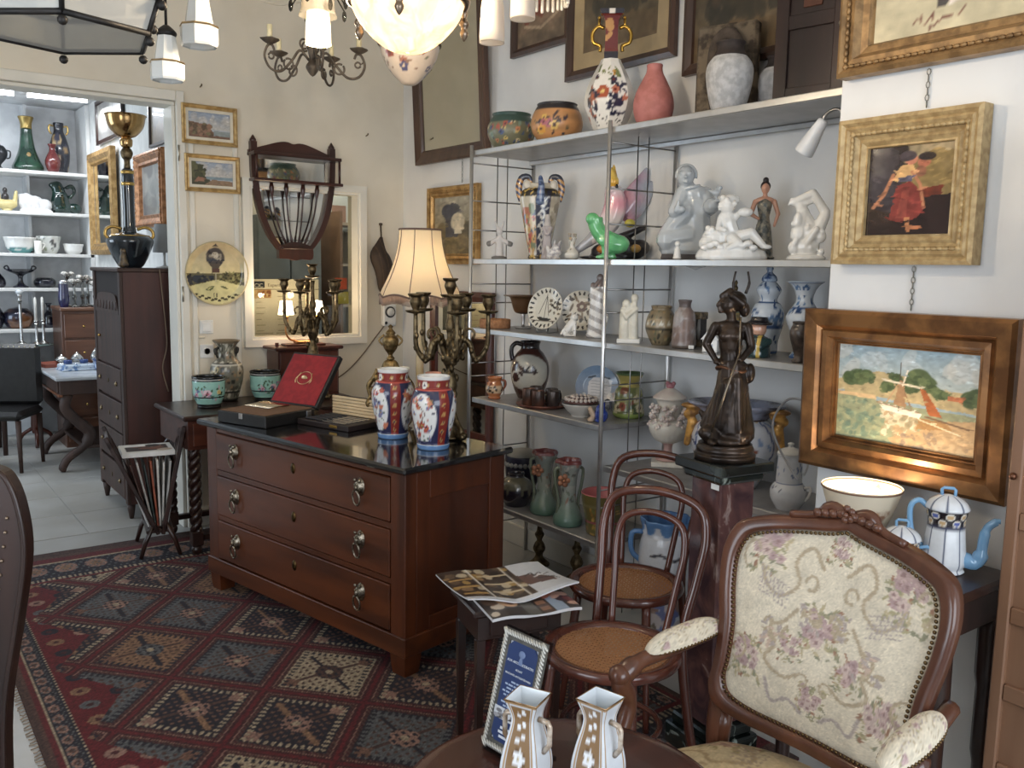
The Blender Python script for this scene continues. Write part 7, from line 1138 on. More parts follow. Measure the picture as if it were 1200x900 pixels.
def cof(name, label, loc, rot, sc, spout):
    q = thing(name, label, 'coffee pot' if spout else 'sugar bowl', loc, rot); k = Mat.Scale(sc, 4); LB = mat((124, 174, 214), .12, 0, (112, 164, 208), 8, 0, 40, .7, name='sky_blue_glaze'); WP = mat((224, 228, 232), .12, 0, (216, 221, 227), 8, 0, 40, .7, name='white_glaze')
    nf = 8; im = Im(96, 70, (224, 228, 232), 1.4, False); [im.rect(i / nf - .006, i / nf + .006, 0, .72, (62, 74, 110)) for i in range(nf)]; im.band(.74, .97, (36, 28, 34)); im.band(.72, .745, (60, 64, 90))
    for i in range(16): im.ell((i + .5) / 16, .80 if i % 2 else .90, .055, .055, (226, 220, 206)); im.ell((i + .5) / 16, .80 if i % 2 else .90, .034, .034, [(206, 170, 120), (84, 100, 176)][i % 3 == 1])
    P = [(.048, 0), (.054, .004), (.05, .012), (.056, .03), (.052, .08), (.047, .13), (.048, .15), (.0515, .165), (.0515, .18)] if spout else [(.045, 0), (.05, .004), (.058, .03), (.055, .06), (.05, .075), (.052, .095)]
    MB().lathe(prof(P, 4), 96, k, rad=lambda t, z: 1 + .012 * math.cos(8 * t)).build('body', PAINT, q, im); zt = P[-1][1]
    im = Im(64, 20, (224, 228, 232), 3, False); [im.rect(i / nf - .008, i / nf + .008, 0, .8, (62, 74, 110)) for i in range(nf)]
    MB().lathe(prof([(.056, zt - .004), (.056, zt + .002), (.046, zt + .018), (.026, zt + .03), (.012, zt + .034), (.001, zt + .036)], 3), 64, k).build('lid', PAINT, q, im)
    MB().tube([tuple(k @ Vec(p)) for p in ((-.016, 0, zt + .03), (-.017, 0, zt + .048), (-.012, 0, zt + .053), (.012, 0, zt + .053), (.017, 0, zt + .048), (.016, 0, zt + .03))], .0045 * sc, 8).build('lid_handle', LB, q)
    if spout:
        MB().tube([tuple(k @ Vec(p)) for p in sp([(.045, 0, .04), (.075, 0, .035), (.09, 0, .06), (.093, 0, .10), (.10, 0, .135), (.12, 0, .155), (.13, 0, .157)], 4)], [.022 * sc] * 5 + [.02 * sc] * 4 + [.014 * sc] * 6 + [.011 * sc] * 6 + [.007 * sc] * 4, 10).build('spout', LB, q)
        MB().tube([tuple(k @ Vec(p)) for p in sp([(-.05, 0, .175), (-.072, 0, .19), (-.092, 0, .17), (-.09, 0, .12), (-.078, 0, .08), (-.055, 0, .06)], 4)], .008 * sc, 8).build('handle', LB, q)
    else:
        for s in (-1, 1): MB().tube([tuple(k @ Vec(p)) for p in sp([(s * .05, 0, .07), (s * .075, 0, .075), (s * .085, 0, .055), (s * .075, 0, .03), (s * .055, 0, .03)], 4)], .0055 * sc, 8).build('handle', LB, q)
    return q
cof('coffee_pot', 'white and sky blue china coffee pot with a dark dotted band on the console', (2.372, 1.185, .7955), fc(2.375, 1.172), 1.0, True); cof('sugar_bowl', 'white lidded sugar bowl with blue handles, left of the coffee pot', (2.29, 1.265, .7955), fc(2.29, 1.265), .92, False)
q = thing('pine_panel_door', 'tall panelled pine door standing at the right edge of the picture', 'door', (2.37, 1.025, 0), math.radians(-90)); PN = wood((150, 110, 82), (128, 90, 64), .55, 'z', 4, .1); PNX = wood((150, 110, 82), (128, 90, 64), .55, 'x', 4, .1)
for x in (0, .46): MB().box(x, x + .032, -.02, .015, 0, 2.0, .004).build('stile', PN, q)
for i, z in enumerate((0, .28, .50, .71, .96, 1.30, 1.64, 1.92)): MB().box(.032, .46, -.017, .012, z, z + (.08 if i in (0, 7) else .045), .004).build('rail', PNX, q)
zz = (.08, .28, .325, .50, .545, .71, .755, .96, 1.005, 1.30, 1.345, 1.64, 1.685, 1.92)
for i in range(7): MB().box(.032, .46, -.004, .006, zz[2 * i], zz[2 * i + 1]).build('panel', PN, q)
MB().ball((.014, -.028, 1.10), .010, 8).build('knob', metal((120, 80, 60), .4), q)
# ================================================================== CHAIR AT THE LEFT EDGE
q = thing('dark_chair', 'dark carved wooden chair whose back edge cuts the left edge of the picture', 'chair', (.115, 2.10, 0), math.radians(-34))
edge = [(.105, .0), (.10, .3), (.098, .5), (.108, .68), (.142, .86), (.165, 1.0), (.158, 1.10), (.135, 1.165), (.10, 1.185)]
for s, nm in ((1, 'back_post'), (-1, 'back_post')):       # two shaped rear uprights, mirrored about the middle of the back
    o_ = sp(edge, 5); inn = [(a - .062, b_) for a, b_ in o_ if b_ < 1.12][::-1]; out = [(a if s > 0 else -.21 - a, b_) for a, b_ in o_ + inn]
    p_ = MB().prism(out, -.02, .02).build(nm, DARKW, q); MB().tube([(a if s > 0 else -.21 - a, -.021, b_) for a, b_ in o_[10:38]], .006, 6).build('edge_moulding', DARKW, p_)
    MB().tube([((.10 if s > 0 else -.31), -.40, .40), ((.10 if s > 0 else -.31), -.40, .002)], .022, 8).build('leg', DARKW, q)
b = MB(); [b.ball((.105 + .005 * k, -.021, .90 + .03 * k), .004, 6) for k in range(7)]; b.build('nail_heads', metal((150, 130, 110), .4), q)
MB().prism([(-.27, .56), (.06, .56), (.10, .90), (.11, 1.10)] + sp([(.10, 1.17), (.0, 1.20), (-.105, 1.225), (-.21, 1.20), (-.31, 1.17)], 4) + [(-.32, 1.10), (-.31, .90)], -.014, .014).build('back_panel', DARKW, q); MB().box(-.345, .135, -.44, .03, .40, .46, .01).build('seat', DARKW, q)
# ================================================================== HANGING LAMPS
def hang(name, label, loc, rot=0.0, grp=None): return thing(name, label, 'ceiling lamp', loc, rot, grp)
q = hang('iron_lantern', 'black wrought-iron hexagonal lantern with frosted glass at the top left corner', (.42, 2.345, 2.118), math.radians(20))
hexp = lambda r_, z: [(r_ * math.cos(PI / 3 * k), r_ * math.sin(PI / 3 * k), z) for k in range(6)]
def hexring(r_, z, t, nm):
    b = MB(); p = hexp(r_, z)
    for a, c in zip(p, p[1:] + p[:1]): b.tube([a, c], t, 6)
    return b.build(nm, IRON, q)
hexring(.205, .006, .007, 'lower_rim'); hexring(.232, .085, .008, 'upper_rim'); hexring(.215, .36, .008, 'top_rim')
LG = glass((214, 212, 204), .4, .6)
for k in range(6):
    a, c = hexp(.203, .008), hexp(.230, .083); MB().add([a[k], a[(k + 1) % 6], c[(k + 1) % 6], c[k]], [(0, 1, 2, 3)]).build('glass_pane', LG, q); a2, c2 = hexp(.228, .09), hexp(.212, .355); MB().add([a2[k], a2[(k + 1) % 6], c2[(k + 1) % 6], c2[k]], [(0, 1, 2, 3)]).build('side_pane', glass((236, 234, 226), .02, .12), q)
    MB().tube([hexp(.232, .085)[k], hexp(.215, .36)[k]], .012, 6).tube([hexp(.205, .006)[k], hexp(.232, .085)[k]], .006, 6).build('corner_bar', IRON, q); x, y, _ = hexp(.207, 0)[k]; MB().ball((x, y, -.012), .011, 10).build('drop_knob', IRON, q); x, y, _ = hexp(.238, 0)[k]; MB().ball((x, y, .068), .012, 10).build('rim_knob', IRON, q)
    m_ = [(p[0] + r_[0]) / 2 for p, r_ in ((hexp(.23, 0)[k], hexp(.23, 0)[(k + 1) % 6]),)] + [(hexp(.23, 0)[k][1] + hexp(.23, 0)[(k + 1) % 6][1]) / 2]; t = PI / 3 * k + PI / 6
    kk = tr(m_[0] * 1.02, m_[1] * 1.02, .10) @ rz(t + PI / 2); b = MB().prism(sp([(-.05, 0), (-.055, .05), (-.03, .09), (-.045, .13), (0, .16), (.045, .13), (.03, .09), (.055, .05), (.05, 0)], 3), -.004, .004, 'y', kk)
    b.tube([tuple(kk @ Vec((.07 + .02 * math.cos(w_), 0, .05 + .02 * math.sin(w_)))) for w_ in np.linspace(0, 5, 14)], .005, 6).tube([tuple(kk @ Vec((-.07 - .02 * math.cos(w_), 0, .05 + .02 * math.sin(w_)))) for w_ in np.linspace(0, 5, 14)], .005, 6).build('iron_scroll', IRON, q)
MB().add(hexp(.2, .004), [(0, 1, 2, 3, 4, 5)]).build('bottom_pane', LG, q)
MB().tube([(0, 0, .36), (0, 0, 1.53)], .008, 8).tube([(-.215, 0, .36), (0, 0, .52), (.215, 0, .36)], .008, 6).build('suspension', IRON, q)
FG = mat((226, 226, 222), .25, 0, (218, 218, 212), 8, 0, 40, .3, name='opal_glass')
for i, (loc, sc, lb) in enumerate((((.822, 2.627, 2.208), 1.05, 'white octagonal glass lampshade hanging highest, right of the iron lantern'), ((.747, 2.682, 2.113), .95, 'white octagonal glass lampshade with black cap hanging lower, beside the iron lantern'))):
    q = hang('glass_pendant', lb, loc, .25, 'white octagonal pendant shades'); k = Mat.Scale(sc, 4)
    MB().lathe([(.046, .0), (.050, .006), (.050, .048), (.046, .052), (.038, .056), (.026, .13), (.022, .135), (.020, .13), (.034, .056), (.044, .045), (.044, .004)], 8, k, smooth=False, cap=False).build('glass_shade', FG, q)
    MB().lathe([(.05, .05), (.052, .052), (.05, .055)], 8, k, smooth=False, cap=False).build('gilt_line', metal((206, 176, 130), .4), q); MB().lathe(prof([(.026, .128), (.03, .138), (.02, .15), (.008, .16)], 3), 16, k).build('cap', IRON, q); MB().tube([(0, 0, .15), (0, 0, 3.59 - loc[2])], .004, 6).build('rod', IRON, q)
q = hang('bowl_lamp', 'lit alabaster bowl lamp with dark brass rim and finial at the top centre', (1.196, 2.101, 2.156))
rib = lambda t, z: 1 + .018 * math.cos(12 * t) * (1 if z < .11 else .3)
MB().lathe(prof([(.004, 0), (.04, .004), (.085, .03), (.125, .075), (.143, .112), (.146, .125)], 4), 96, rad=rib, cap=False).build('glass_bowl', glow((255, 206, 142), 1.3, (236, 214, 184), 11), q)
MB().tube([(.152 * math.cos(t), .152 * math.sin(t), .13) for t in np.linspace(0, 2 * PI, 65)[:-1]], .011, 8, True).build('brass_rim', metal((92, 66, 44), .4, (60, 44, 30), 30), q)
b = MB()
for k in range(3): t = math.radians(-127) + k * 2 * PI / 3; b.tube([(.152 * math.cos(t), .152 * math.sin(t), .135), (.02 * math.cos(t), .02 * math.sin(t), .7)], .004, 6).lathe(prof([(.001, .03), (.006, .036), (.012, .05), (.008, .062), (.014, .075), (.006, .09), (.009, .10), (.004, .13)], 3), 12, tr(.163 * math.cos(t), .163 * math.sin(t), .02))
b.build('suspension_chain', metal((150, 130, 110), .35), q); MB().tube([(0, 0, .7), (0, 0, 1.44)], .006, 8).build('rod', OLDBRASS, q)
bulb('bowl_lamp_light', (1.196, 2.101, 2.156 + .22), 26, (1, .80, .56), .05)
q = hang('tulip_lamp', 'lit frosted glass cylinder lamp under a clear glass bell near the top', (1.218, 2.706, 2.292))
MB().lathe([(.040, 0), (.038, .06), (.034, .098), (.031, .098), (.036, .0)], 32, cap=False).build('frosted_shade', glow((255, 226, 178), 3.0, (250, 238, 215)), q); MB().lathe(prof([(.06, .085), (.052, .11), (.05, .15), (.03, .18), (.012, .185)], 4), 32, cap=False).build('glass_bell', glass((232, 226, 214), .15, .35), q); MB().tube([(0, 0, .1), (0, 0, 1.305)], .006, 8).build('stem', OLDBRASS, q)
b = MB(); [b.ball((.09 * math.cos(t), .09 * math.sin(t), .10 + .02 * (k % 2)), (.008, .008, .018), 8) for k, t in enumerate(np.linspace(0, 2 * PI, 9)[:-1])]; [b.tube([(.09 * math.cos(t), .09 * math.sin(t), .115), (.02 * math.cos(t), .02 * math.sin(t), .21)], .0025, 5) for t in np.linspace(0, 2 * PI, 9)[:-1]]; b.build('crystal_drops', glass((230, 228, 222), .05, .5), q)['kind'] = 'stuff'
bulb('tulip_light', (1.218, 2.706, 2.26), 9, (1, .82, .58), .03)
IRN = mat((104, 92, 78), .55, .3, (70, 60, 50), 20, .2, 60, name='brown_iron')
q = hang('candle_chandelier', 'scrolled wrought-iron chandelier with cream candle sleeves, unlit', (1.66, 3.75, 2.42), math.radians(-36.5))
for k in range(5):
    t = 2 * PI * k / 5 + .1; c, s = math.cos(t), math.sin(t); L_ = lambda pts: [(r_ * c, r_ * s, z_) for r_, z_ in pts]
    a = MB().tube(L_(sp([(.02, .07), (.06, .10), (.10, .05), (.15, .0), (.20, .005), (.225, .05), (.21, .095), (.19, .10), (.18, .08)], 6)), .0055, 6).tube(L_([(.115 + .022 * math.cos(w_), .03 + .0 + .022 * math.sin(w_) + .005) for w_ in np.linspace(1, 7, 20)]), .0045, 6).tube(L_([(.04 + .02 * math.cos(w_), .13 + .02 * math.sin(w_)) for w_ in np.linspace(-2, 4, 16)]), .0045, 6).tube(L_([(.195 + .012 * math.cos(w_), .055 + .012 * math.sin(w_)) for w_ in np.linspace(0, 6, 14)]), .004, 6).build('scroll_arm', IRN, q)
    MB().lathe(prof([(.004, .10), (.02, .108), (.034, .118), (.036, .124), (.012, .118)], 3), 12, tr(.20 * c, .20 * s, 0), rad=lambda t_, z: 1 + .15 * math.sin(4 * t_)).build('drip_pan', IRN, a); MB().lathe([(.0115, .115), (.0115, .18), (.002, .182)], 14, tr(.20 * c, .20 * s, 0)).build('candle_sleeve', mat((226, 214, 170), .5), a)
MB().lathe(prof([(.002, .0), (.014, .01), (.03, .04), (.014, .07), (.02, .11), (.01, .16), (.008, .3)], 4), 12).tube([(0, 0, .3), (0, 0, 1.175)], .005, 6).build('stem', IRN, q)
q = hang('floral_bowl_lamp', 'pale glass bowl lamp with painted red and blue flowers behind the lit bowl', (1.80, 3.147, 2.311)); im = Im(96, 60, (196, 178, 160), 3, False); im.flowers(9, (0, 1, .55, .9), .11, [(140, 72, 60), (160, 100, 80)], (90, 60, 60), 3); im.flowers(7, (0, 1, .35, .5), .09, [(74, 76, 110)], (200, 180, 150), 5); im.leaves(30, (0, 1, .4, .95), .05, [(130, 100, 84), (110, 110, 90)], 2)
MB().lathe(prof([(.004, 0), (.03, .006), (.075, .05), (.105, .10), (.118, .15), (.115, .152), (.07, .055), (.001, .012)], 4), 96).build('glass_bowl', painted(.3, .4), q, im); MB().tube([(.119 * math.cos(t), .119 * math.sin(t), .152) for t in np.linspace(0, 2 * PI, 49)[:-1]], .006, 6, True).build('rim', OLDBRASS, q)
b = MB(); [b.tube([(.119 * math.cos(t), .119 * math.sin(t), .152), (0, 0, .6)], .003, 6) for t in (0, 2.1, 4.2)]; b.tube([(0, 0, .6), (0, 0, 1.285)], .004, 6).build('suspension_chain', OLDBRASS, q)
for i, (loc, lb) in enumerate((((1.487, 2.135, 2.234), 'unlit frosted glass tube shade hanging lower, right of the lit bowl lamp'), ((1.556, 2.085, 2.30), 'unlit frosted glass tube shade hanging higher, at the top right of the lit bowl lamp'))):
    q = hang('frosted_pendant', lb, loc, 0, 'frosted tube shades'); MB().lathe(prof([(.034, 0), (.036, .004), (.034, .06), (.03, .11), (.018, .14), (.016, .14), (.028, .11), (.032, .05)], 3), 28, cap=False).build('glass_shade', translucent((206, 198, 188)), q); MB().tube([(0, 0, .12), (0, 0, 3.595 - loc[2])], .005, 6).lathe([(.02, .135), (.02, .16), (.004, .165)], 12).build('stem', OLDBRASS, q)
q = hang('beaded_lamp', 'lamp with a fringe of pale glass rods just entering the top of the picture', (1.84, 2.37, 2.45)); MB().tube([(.09 * math.cos(t), .09 * math.sin(t), .12) for t in np.linspace(0, 2 * PI, 41)[:-1]], .008, 6, True).build('ring', OLDBRASS, q)
for k in range(30): t = 2 * PI * k / 30; MB().lathe([(.003, 0), (.0055, .004), (.0055, .11), (.003, .113)], 8, tr(.09 * math.cos(t), .09 * math.sin(t), .004 * (k % 2))).build('glass_rod', glass((226, 222, 212), .15, .6), q)
b = MB(); [b.tube([(.09 * math.cos(t), .09 * math.sin(t), .12), (0, 0, .3)], .003, 6) for t in (0, 2.1, 4.2)]; b.tube([(0, 0, .3), (0, 0, 1.145)], .004, 6).build('suspension', OLDBRASS, q)
cb = MB().tube(sp([(.80, 2.75, 2.62), (1.0, 2.9, 2.50), (1.3, 3.3, 2.56), (1.62, 3.73, 2.72)], 8), .003, 5).build('power_cable', mat((220, 214, 200), .5)); tag(cb, 'thin pale flex looping between the hanging lamps above the doorway', 'cable')
# ================================================================== WARDROBE AND BLACK TORCHERE IN THE DOORWAY
q = thing('narrow_cabinet', 'tall narrow dark wooden cabinet with carved front just inside the back room', 'cabinet', (1.27, 5.71, 0)); WD = wood((74, 36, 28), (54, 26, 20), .5, 'z', 6, 0); WD2 = wood((66, 42, 32), (48, 30, 23), .6, 'z', 6, 0)
MB().box(.02, .455, 0, .75, .10, 1.54).build('carcass', WD, q); MB().box(-.012, .462, -.012, .762, 1.54, 1.565, .006).build('cornice', WD2, q); MB().box(.0, .02, 0, .05, .10, 1.54, .003).box(.0, .02, .70, .75, .10, 1.54, .003).build('front_stile', WD2, q)
dr = MB().box(.006, .02, .05, .70, .95, 1.30, .003).build('upper_door', WD2, q); MB().ball((-.002, .60, 1.12), .010, 8).build('knob', BRASS, dr); MB().box(.012, .02, .05, .70, 1.34, 1.54, .002).build('niche_shade', mat((30, 18, 15), .8), q)  # flat dark sheet: the shade of a hollow niche is put into its colour
b = MB(); [b.prism(sp([(.06 + .0, 1.30), (.10 + .0, 1.36), (.16, 1.40), (.375, 1.41), (.59, 1.40), (.65, 1.36), (.69, 1.30)], 3) + [(.69, 1.28), (.06, 1.28)], .0, .012, 'x')]; [b.ball((.0, .12 + .085 * k, 1.33), (.008, .03, .03), 8) for k in range(7)]; b.build('carved_panel', WD2, q)
for i, z in enumerate((.13, .34, .54, .75)):
    d = MB().box(-.004, .02, .05, .70, z, z + .19, .004).build('drawer', WD2, q)
    for y in (.15, .60): MB().lathe(prof([(.012, 0), (.016, .006), (.008, .012), (.001, .016)], 2), 10, tr(-.004, y, z + .095) @ ry(-PI / 2)).build('drawer_pull', metal((130, 112, 84), .4), d)
    MB().ball((-.006, .375, z + .095), (.003, .012, .016), 8).build('keyhole_plate', metal((90, 76, 52), .4), d)
for x in (.03, .42):
    for y in (.04, .71): MB().lathe([(.012, 0), (.022, .06), (.026, .10)], 10, tr(x, y, 0)).build('leg', WD2, q)
q = thing('black_torchere', 'tall black and gilt amphora lamp with a brass bowl top on the narrow cabinet', 'lamp', (1.375, 5.86, 1.566)); BK = mat((20, 24, 30), .12, 0, (32, 42, 50), 12, 0, 40, .8, name='black_glaze')
MB().lathe(prof([(.06, 0), (.07, .01), (.078, .02), (.105, .07), (.132, .14), (.136, .17), (.115, .196), (.07, .21), (.042, .215)], 4), 40).build('amphora_body', BK, q); MB().lathe(prof([(.042, .213), (.036, .25), (.034, .36), (.036, .50), (.034, .57), (.03, .60)], 3), 28).build('tall_neck', BK, q)
MB().lathe([(.037, .50), (.039, .505), (.039, .515), (.037, .52)], 28).lathe([(.037, .57), (.039, .575), (.039, .585), (.036, .59)], 28).lathe([(.116, .193), (.118, .197), (.114, .2)], 32).build('gilt_bands', metal((205, 165, 90), .3), q)
for s in (-1, 1): MB().tube(sp([(s * .045, 0, .235), (s * .09, 0, .25), (s * .13, 0, .235), (s * .14, 0, .20), (s * .122, 0, .175)], 4), .010, 8).build('gilt_handle', metal((205, 165, 90), .35), q)
MB().lathe(prof([(.02, .60), (.018, .65), (.03, .67), (.036, .70), (.026, .72), (.02, .725)], 3), 24).build('collar', OLDBRASS, q); MB().lathe(prof([(.018, .725), (.034, .74), (.036, .775), (.028, .785), (.06, .80), (.10, .85), (.115, .91), (.122, .918), (.112, .915), (.094, .85), (.05, .81), (.001, .80)], 4), 48).build('brass_bowl', metal((190, 150, 96), .16), q)
q = thing('dark_figurine', 'small dark figurine on the narrow cabinet left of the black lamp', 'figurine', (1.31, 5.76, 1.566), fc(1.3, 5.76)); figpart('figure', [('e', (0, 0, .02), (.032, .028, .02)), ('c', (0, 0, .03), (0, 0, .075), .026, .02), ('e', (0, 0, .10), (.018, .018, .022))], mat((48, 40, 36), .4, 0, (110, 90, 60), 40), q, .004, 1)
cb = MB().tube(sp([(1.50, 5.69, 1.56), (1.515, 5.685, 1.35), (1.53, 5.69, 1.1), (1.50, 5.69, .95), (1.53, 5.69, .80)], 6), .004, 5).build('power_cable', mat((130, 110, 90), .5)); tag(cb, 'thin flex hanging down the side of the narrow cabinet', 'cable')
q = thing('grey_shade_lamp', 'grey cone lampshade half hidden behind the black amphora lamp', 'lamp', (1.61, 5.98, 1.566)); MB().lathe([(.07, .10), (.055, .28), (.053, .28), (.068, .10)], 28, cap=False).build('lamp_shade', mat((150, 152, 152), .8), q); MB().lathe(prof([(.05, 0), (.05, .01), (.01, .02), (.01, .12)], 2), 16).build('base', mat((210, 210, 205), .4), q)
# frames on the inner wall
def plainpic(): im = Im(30, 40, (170, 168, 160), .8); im.blobs(20, (0, 1, 0, 1), .2, [(150, 150, 146), (190, 186, 176), (120, 118, 116)], 4, .7); return im
q = picture('gilt_mirror', 'gilt framed mirror on the inner wall at the left, beyond the black lamp', (1.725, 8.15, 2.09), RW90, .88, .86, [(0, 0), (0, .04), (.04, .05), (.07, .03), (.09, .034), (.10, .01)], GILT, None, .098, None, 'mirror', 0, None, None, .008, None, MIR)
picture('gilt_picture', 'ornate gilt framed grey picture on the inner wall, right of the black lamp', (1.725, 6.62, 2.11), RW90, .70, .52, [(0, 0), (0, .04), (.03, .05), (.06, .03), (.08, .034), (.09, .01)], mat((190, 130, 84), .4, .5, (140, 90, 52), 30, .2, 60, name='copper_gilt'), plainpic(), .088, None, 'picture', 0, None, None, .008, (.02, .045, .03, .012))
picture('tall_canvas', 'tall brown painting high on the inner wall above the ornate gilt picture', (1.735, 6.42, 2.66), RW90, .52, .52, [(0, 0), (0, .02), (.02, .02), (.025, .005)], DARKW, darkland(), .024, None, 'painting')
picture('high_picture', 'dark framed pale print high on the inner wall left of the brass bowl', (1.735, 7.9, 2.76), RW90, .9, .36, [(0, 0), (0, .02), (.03, .02), (.035, .005)], DARKW, plainpic(), .034, None, 'picture')
# ================================================================== BACK ROOM SHELVES
BS = (2.372, 2.02, 1.662, 1.36, 1.0); WS = mat((222, 222, 220), .5, 0, (208, 208, 206), 5, name='white_shelf')
q = thing('white_shelves', 'white built-in shelves full of ceramics at the far end of the back room', 'shelves', (.55, 8.96, 0))
for z in BS: MB().box(-1.2, 1.195, -.22, .235, z - .028, z, .003).build('shelf', WS, q)
for x in (-1.19, -.45, .72): MB().box(x - .012, x + .012, .0, .235, .0, 2.95).build('upright', mat((200, 202, 204), .6), q)
MB().box(1.165, 1.197, -.22, .235, 0, 2.97).build('end_panel', WS, q)
def bk_(name, label, cat, x, zi, prf, m, y=8.93, n=3, seg=32, **k): o = MB().lathe(prof(prf, n), seg, **k).build(name, m); tag(o, label, cat); o.location = (x, y, BS[zi] + E_); return o
GV = mat((40, 74, 56), .15, 0, (26, 52, 40), 8, 0, 40, .6, name='green_glaze'); NV = mat((34, 34, 48), .15, 0, (22, 22, 32), 8, 0, 40, .6, name='navy_glaze')
q = thing('trumpet_vase', 'tall dark green trumpet-shaped vase with gold neck on the top white shelf', 'vase', (1.275, 8.95, BS[0] + E_)); MB().lathe(prof([(.08, 0), (.115, .01), (.127, .04), (.10, .10), (.065, .20), (.048, .32), (.045, .37)], 4), 40).build('body', GV, q); MB().lathe(prof([(.045, .368), (.045, .41), (.052, .44), (.062, .468), (.056, .47), (.04, .42)], 3), 36).build('gold_neck', metal((176, 150, 90), .4), q); MB().ball((.0, -.062, .13), (.03, .03, .04), 10).build('gold_motif', mat((150, 120, 70), .4), q)
q = thing('handled_vase', 'tall navy vase with small gold handles at the right end of the top white shelf', 'vase', (1.535, 8.97, BS[0] + E_)); im = Im(48, 48, (36, 38, 50), 1.5, False); im.blobs(22, (0, 1, .1, .75), .07, [(150, 120, 80), (176, 150, 110), (60, 60, 76)], 3); MB().lathe(prof([(.05, 0), (.06, .01), (.08, .12), (.084, .22), (.06, .32), (.04, .38), (.044, .44), (.04, .445), (.03, .38)], 4), 48).build('body', PAINT, q, im)
for s in (-1, 1): MB().tube(sp([(s * .042, 0, .42), (s * .072, 0, .425), (s * .076, 0, .38), (s * .058, 0, .35)], 4), .008, 8).build('gold_handle', metal((214, 176, 100), .3), q)
bk_('red_vase', 'small oxblood red pear-shaped vase in front of the navy handled vase', 'vase', 1.455, 0, [(.036, 0), (.045, .01), (.062, .07), (.058, .12), (.03, .18), (.024, .21), (.036, .24), (.03, .242), (.02, .2)], mat((98, 36, 36), .2, 0, (124, 66, 58), 30, 0, 40, .5, None, .3, .45, name='oxblood'), 8.83)
q = thing('dark_teapot', 'dark metal urn cut by the left edge on the top white shelf', 'urn', (1.05, 8.93, BS[0] + E_)); MB().lathe(prof([(.03, 0), (.04, .01), (.015, .04), (.06, .10), (.07, .15), (.045, .20), (.02, .21), (.01, .24), (.001, .25)], 3), 28).build('body', mat((54, 56, 60), .3, .5), q); MB().tube(sp([(.06, 0, .17), (.09, 0, .16), (.085, 0, .11), (.06, 0, .10)], 3), .006, 6).build('handle', mat((54, 56, 60), .3, .5), q)
q = thing('yellow_jug', 'pale yellow boat-shaped jug with dark figure on the second white shelf', 'jug', (1.09, 8.9, BS[1] + E_)); YM = mat((206, 190, 130), .3); figpart('body', [('e', (0, 0, .06), (.085, .05, .045)), ('c', (.06, 0, .07), (.075, 0, .17), .022, .014), ('c', (-.06, 0, .08), (-.06, 0, .15), .02, .016), ('e', (0, 0, .01), (.04, .035, .01))], YM, q, .007, 2); figpart('dark_figure', [('e', (-.01, 0, .12), (.03, .03, .04)), ('e', (-.01, 0, .18), (.02, .02, .026))], mat((54, 50, 50), .3), q, .006, 1)
o = figpart('ribbed_group', [('e', (-.07, 0, .09), (.07, .06, .08)), ('e', (.0, 0, .08), (.07, .06, .07)), ('e', (.07, 0, .065), (.07, .06, .06)), ('e', (-.11, 0, .13), (.03, .03, .03)), ('b', -.13, .13, -.06, .06, 0, .02)], mat((226, 226, 226), .4, 0, (205, 205, 208), 30, .5, 40), None, .008, 2); tag(put(o, (1.315, 8.93, BS[1] + E_), 0), 'white ribbed sleeping animal group on the second white shelf', 'figurine')
o = figpart('green_pitcher', [('c', (-.02, 0, .06), (-.02, 0, .15), .085, .07), ('c', (-.02, 0, .16), (-.04, 0, .24), .06, .05), ('e', (-.06, 0, .25), (.05, .04, .03)), ('t', [(.03, 0, .23), (.08, 0, .25), (.10, 0, .2), (.06, 0, .14)], [.016, .018, .016, .014]), ('e', (.09, 0, .05), (.07, .05, .05)), ('e', (0, 0, .012), (.1, .06, .012))], mat((20, 52, 44), .1, 0, (14, 36, 32), 8, 0, 40, .8, name='deep_green_glaze'), None, .008, 2); tag(put(o, (1.535, 8.93, BS[1] + E_), 0), 'glossy deep green animal pitcher at the right end of the second white shelf', 'pitcher')
def bkbowl(label, x, zi, r_, h_, im, y=8.9):
    q = thing('ceramic_bowl', label, 'bowl', (x, y, BS[zi] + E_)); MB().lathe(prof([(r_ * .6, 0), (r_ * .65, .008), (r_ * .85, h_ * .3), (r_ * .92, h_ * .7), (r_, h_ * .95), (r_ * .98, h_), (r_ * .85, h_ * .6), (r_ * .5, h_ * .2), (.001, h_ * .15)], 3), 48, rad=lambda t, z: 1 + (.03 * math.sin(12 * t) if z > h_ * .8 else 0)).build('body', PAINT, q, im); return q
im = Im(48, 32, (84, 150, 150), 2.5, False); im.blobs(26, (0, 1, .1, .5), .1, [(206, 214, 210), (60, 120, 124), (120, 170, 160)], 3); im.band(.42, 1, (222, 222, 218)); bkbowl('turquoise bowl with a white frilled rim on the third white shelf', 1.175, 2, .13, .135, im)
im = Im(48, 32, (206, 208, 202), 2.5, False); im.blobs(40, (0, 1, .1, 1), .06, [(120, 126, 120), (176, 180, 172), (90, 90, 90), (150, 160, 130)], 5); bkbowl('white openwork basket bowl in the middle of the third white shelf', 1.40, 2, .10, .15, im); bkbowl('low white bowl at the right end of the third white shelf', 1.60, 2, .085, .09, Im(8, 8, (226, 226, 222), 1, False))
o = MB().lathe([(.028, 0), (.03, .004), (.03, .11), (.026, .112), (.024, .01)], 20).tube(sp([(.03, 0, .09), (.055, 0, .08), (.03, 0, .03)], 4), .005, 6).build('white_mug', WHITEP); tag(put(o, (1.30, 8.80, BS[2] + E_)), 'small white mug between the turquoise bowl and the basket bowl', 'mug')
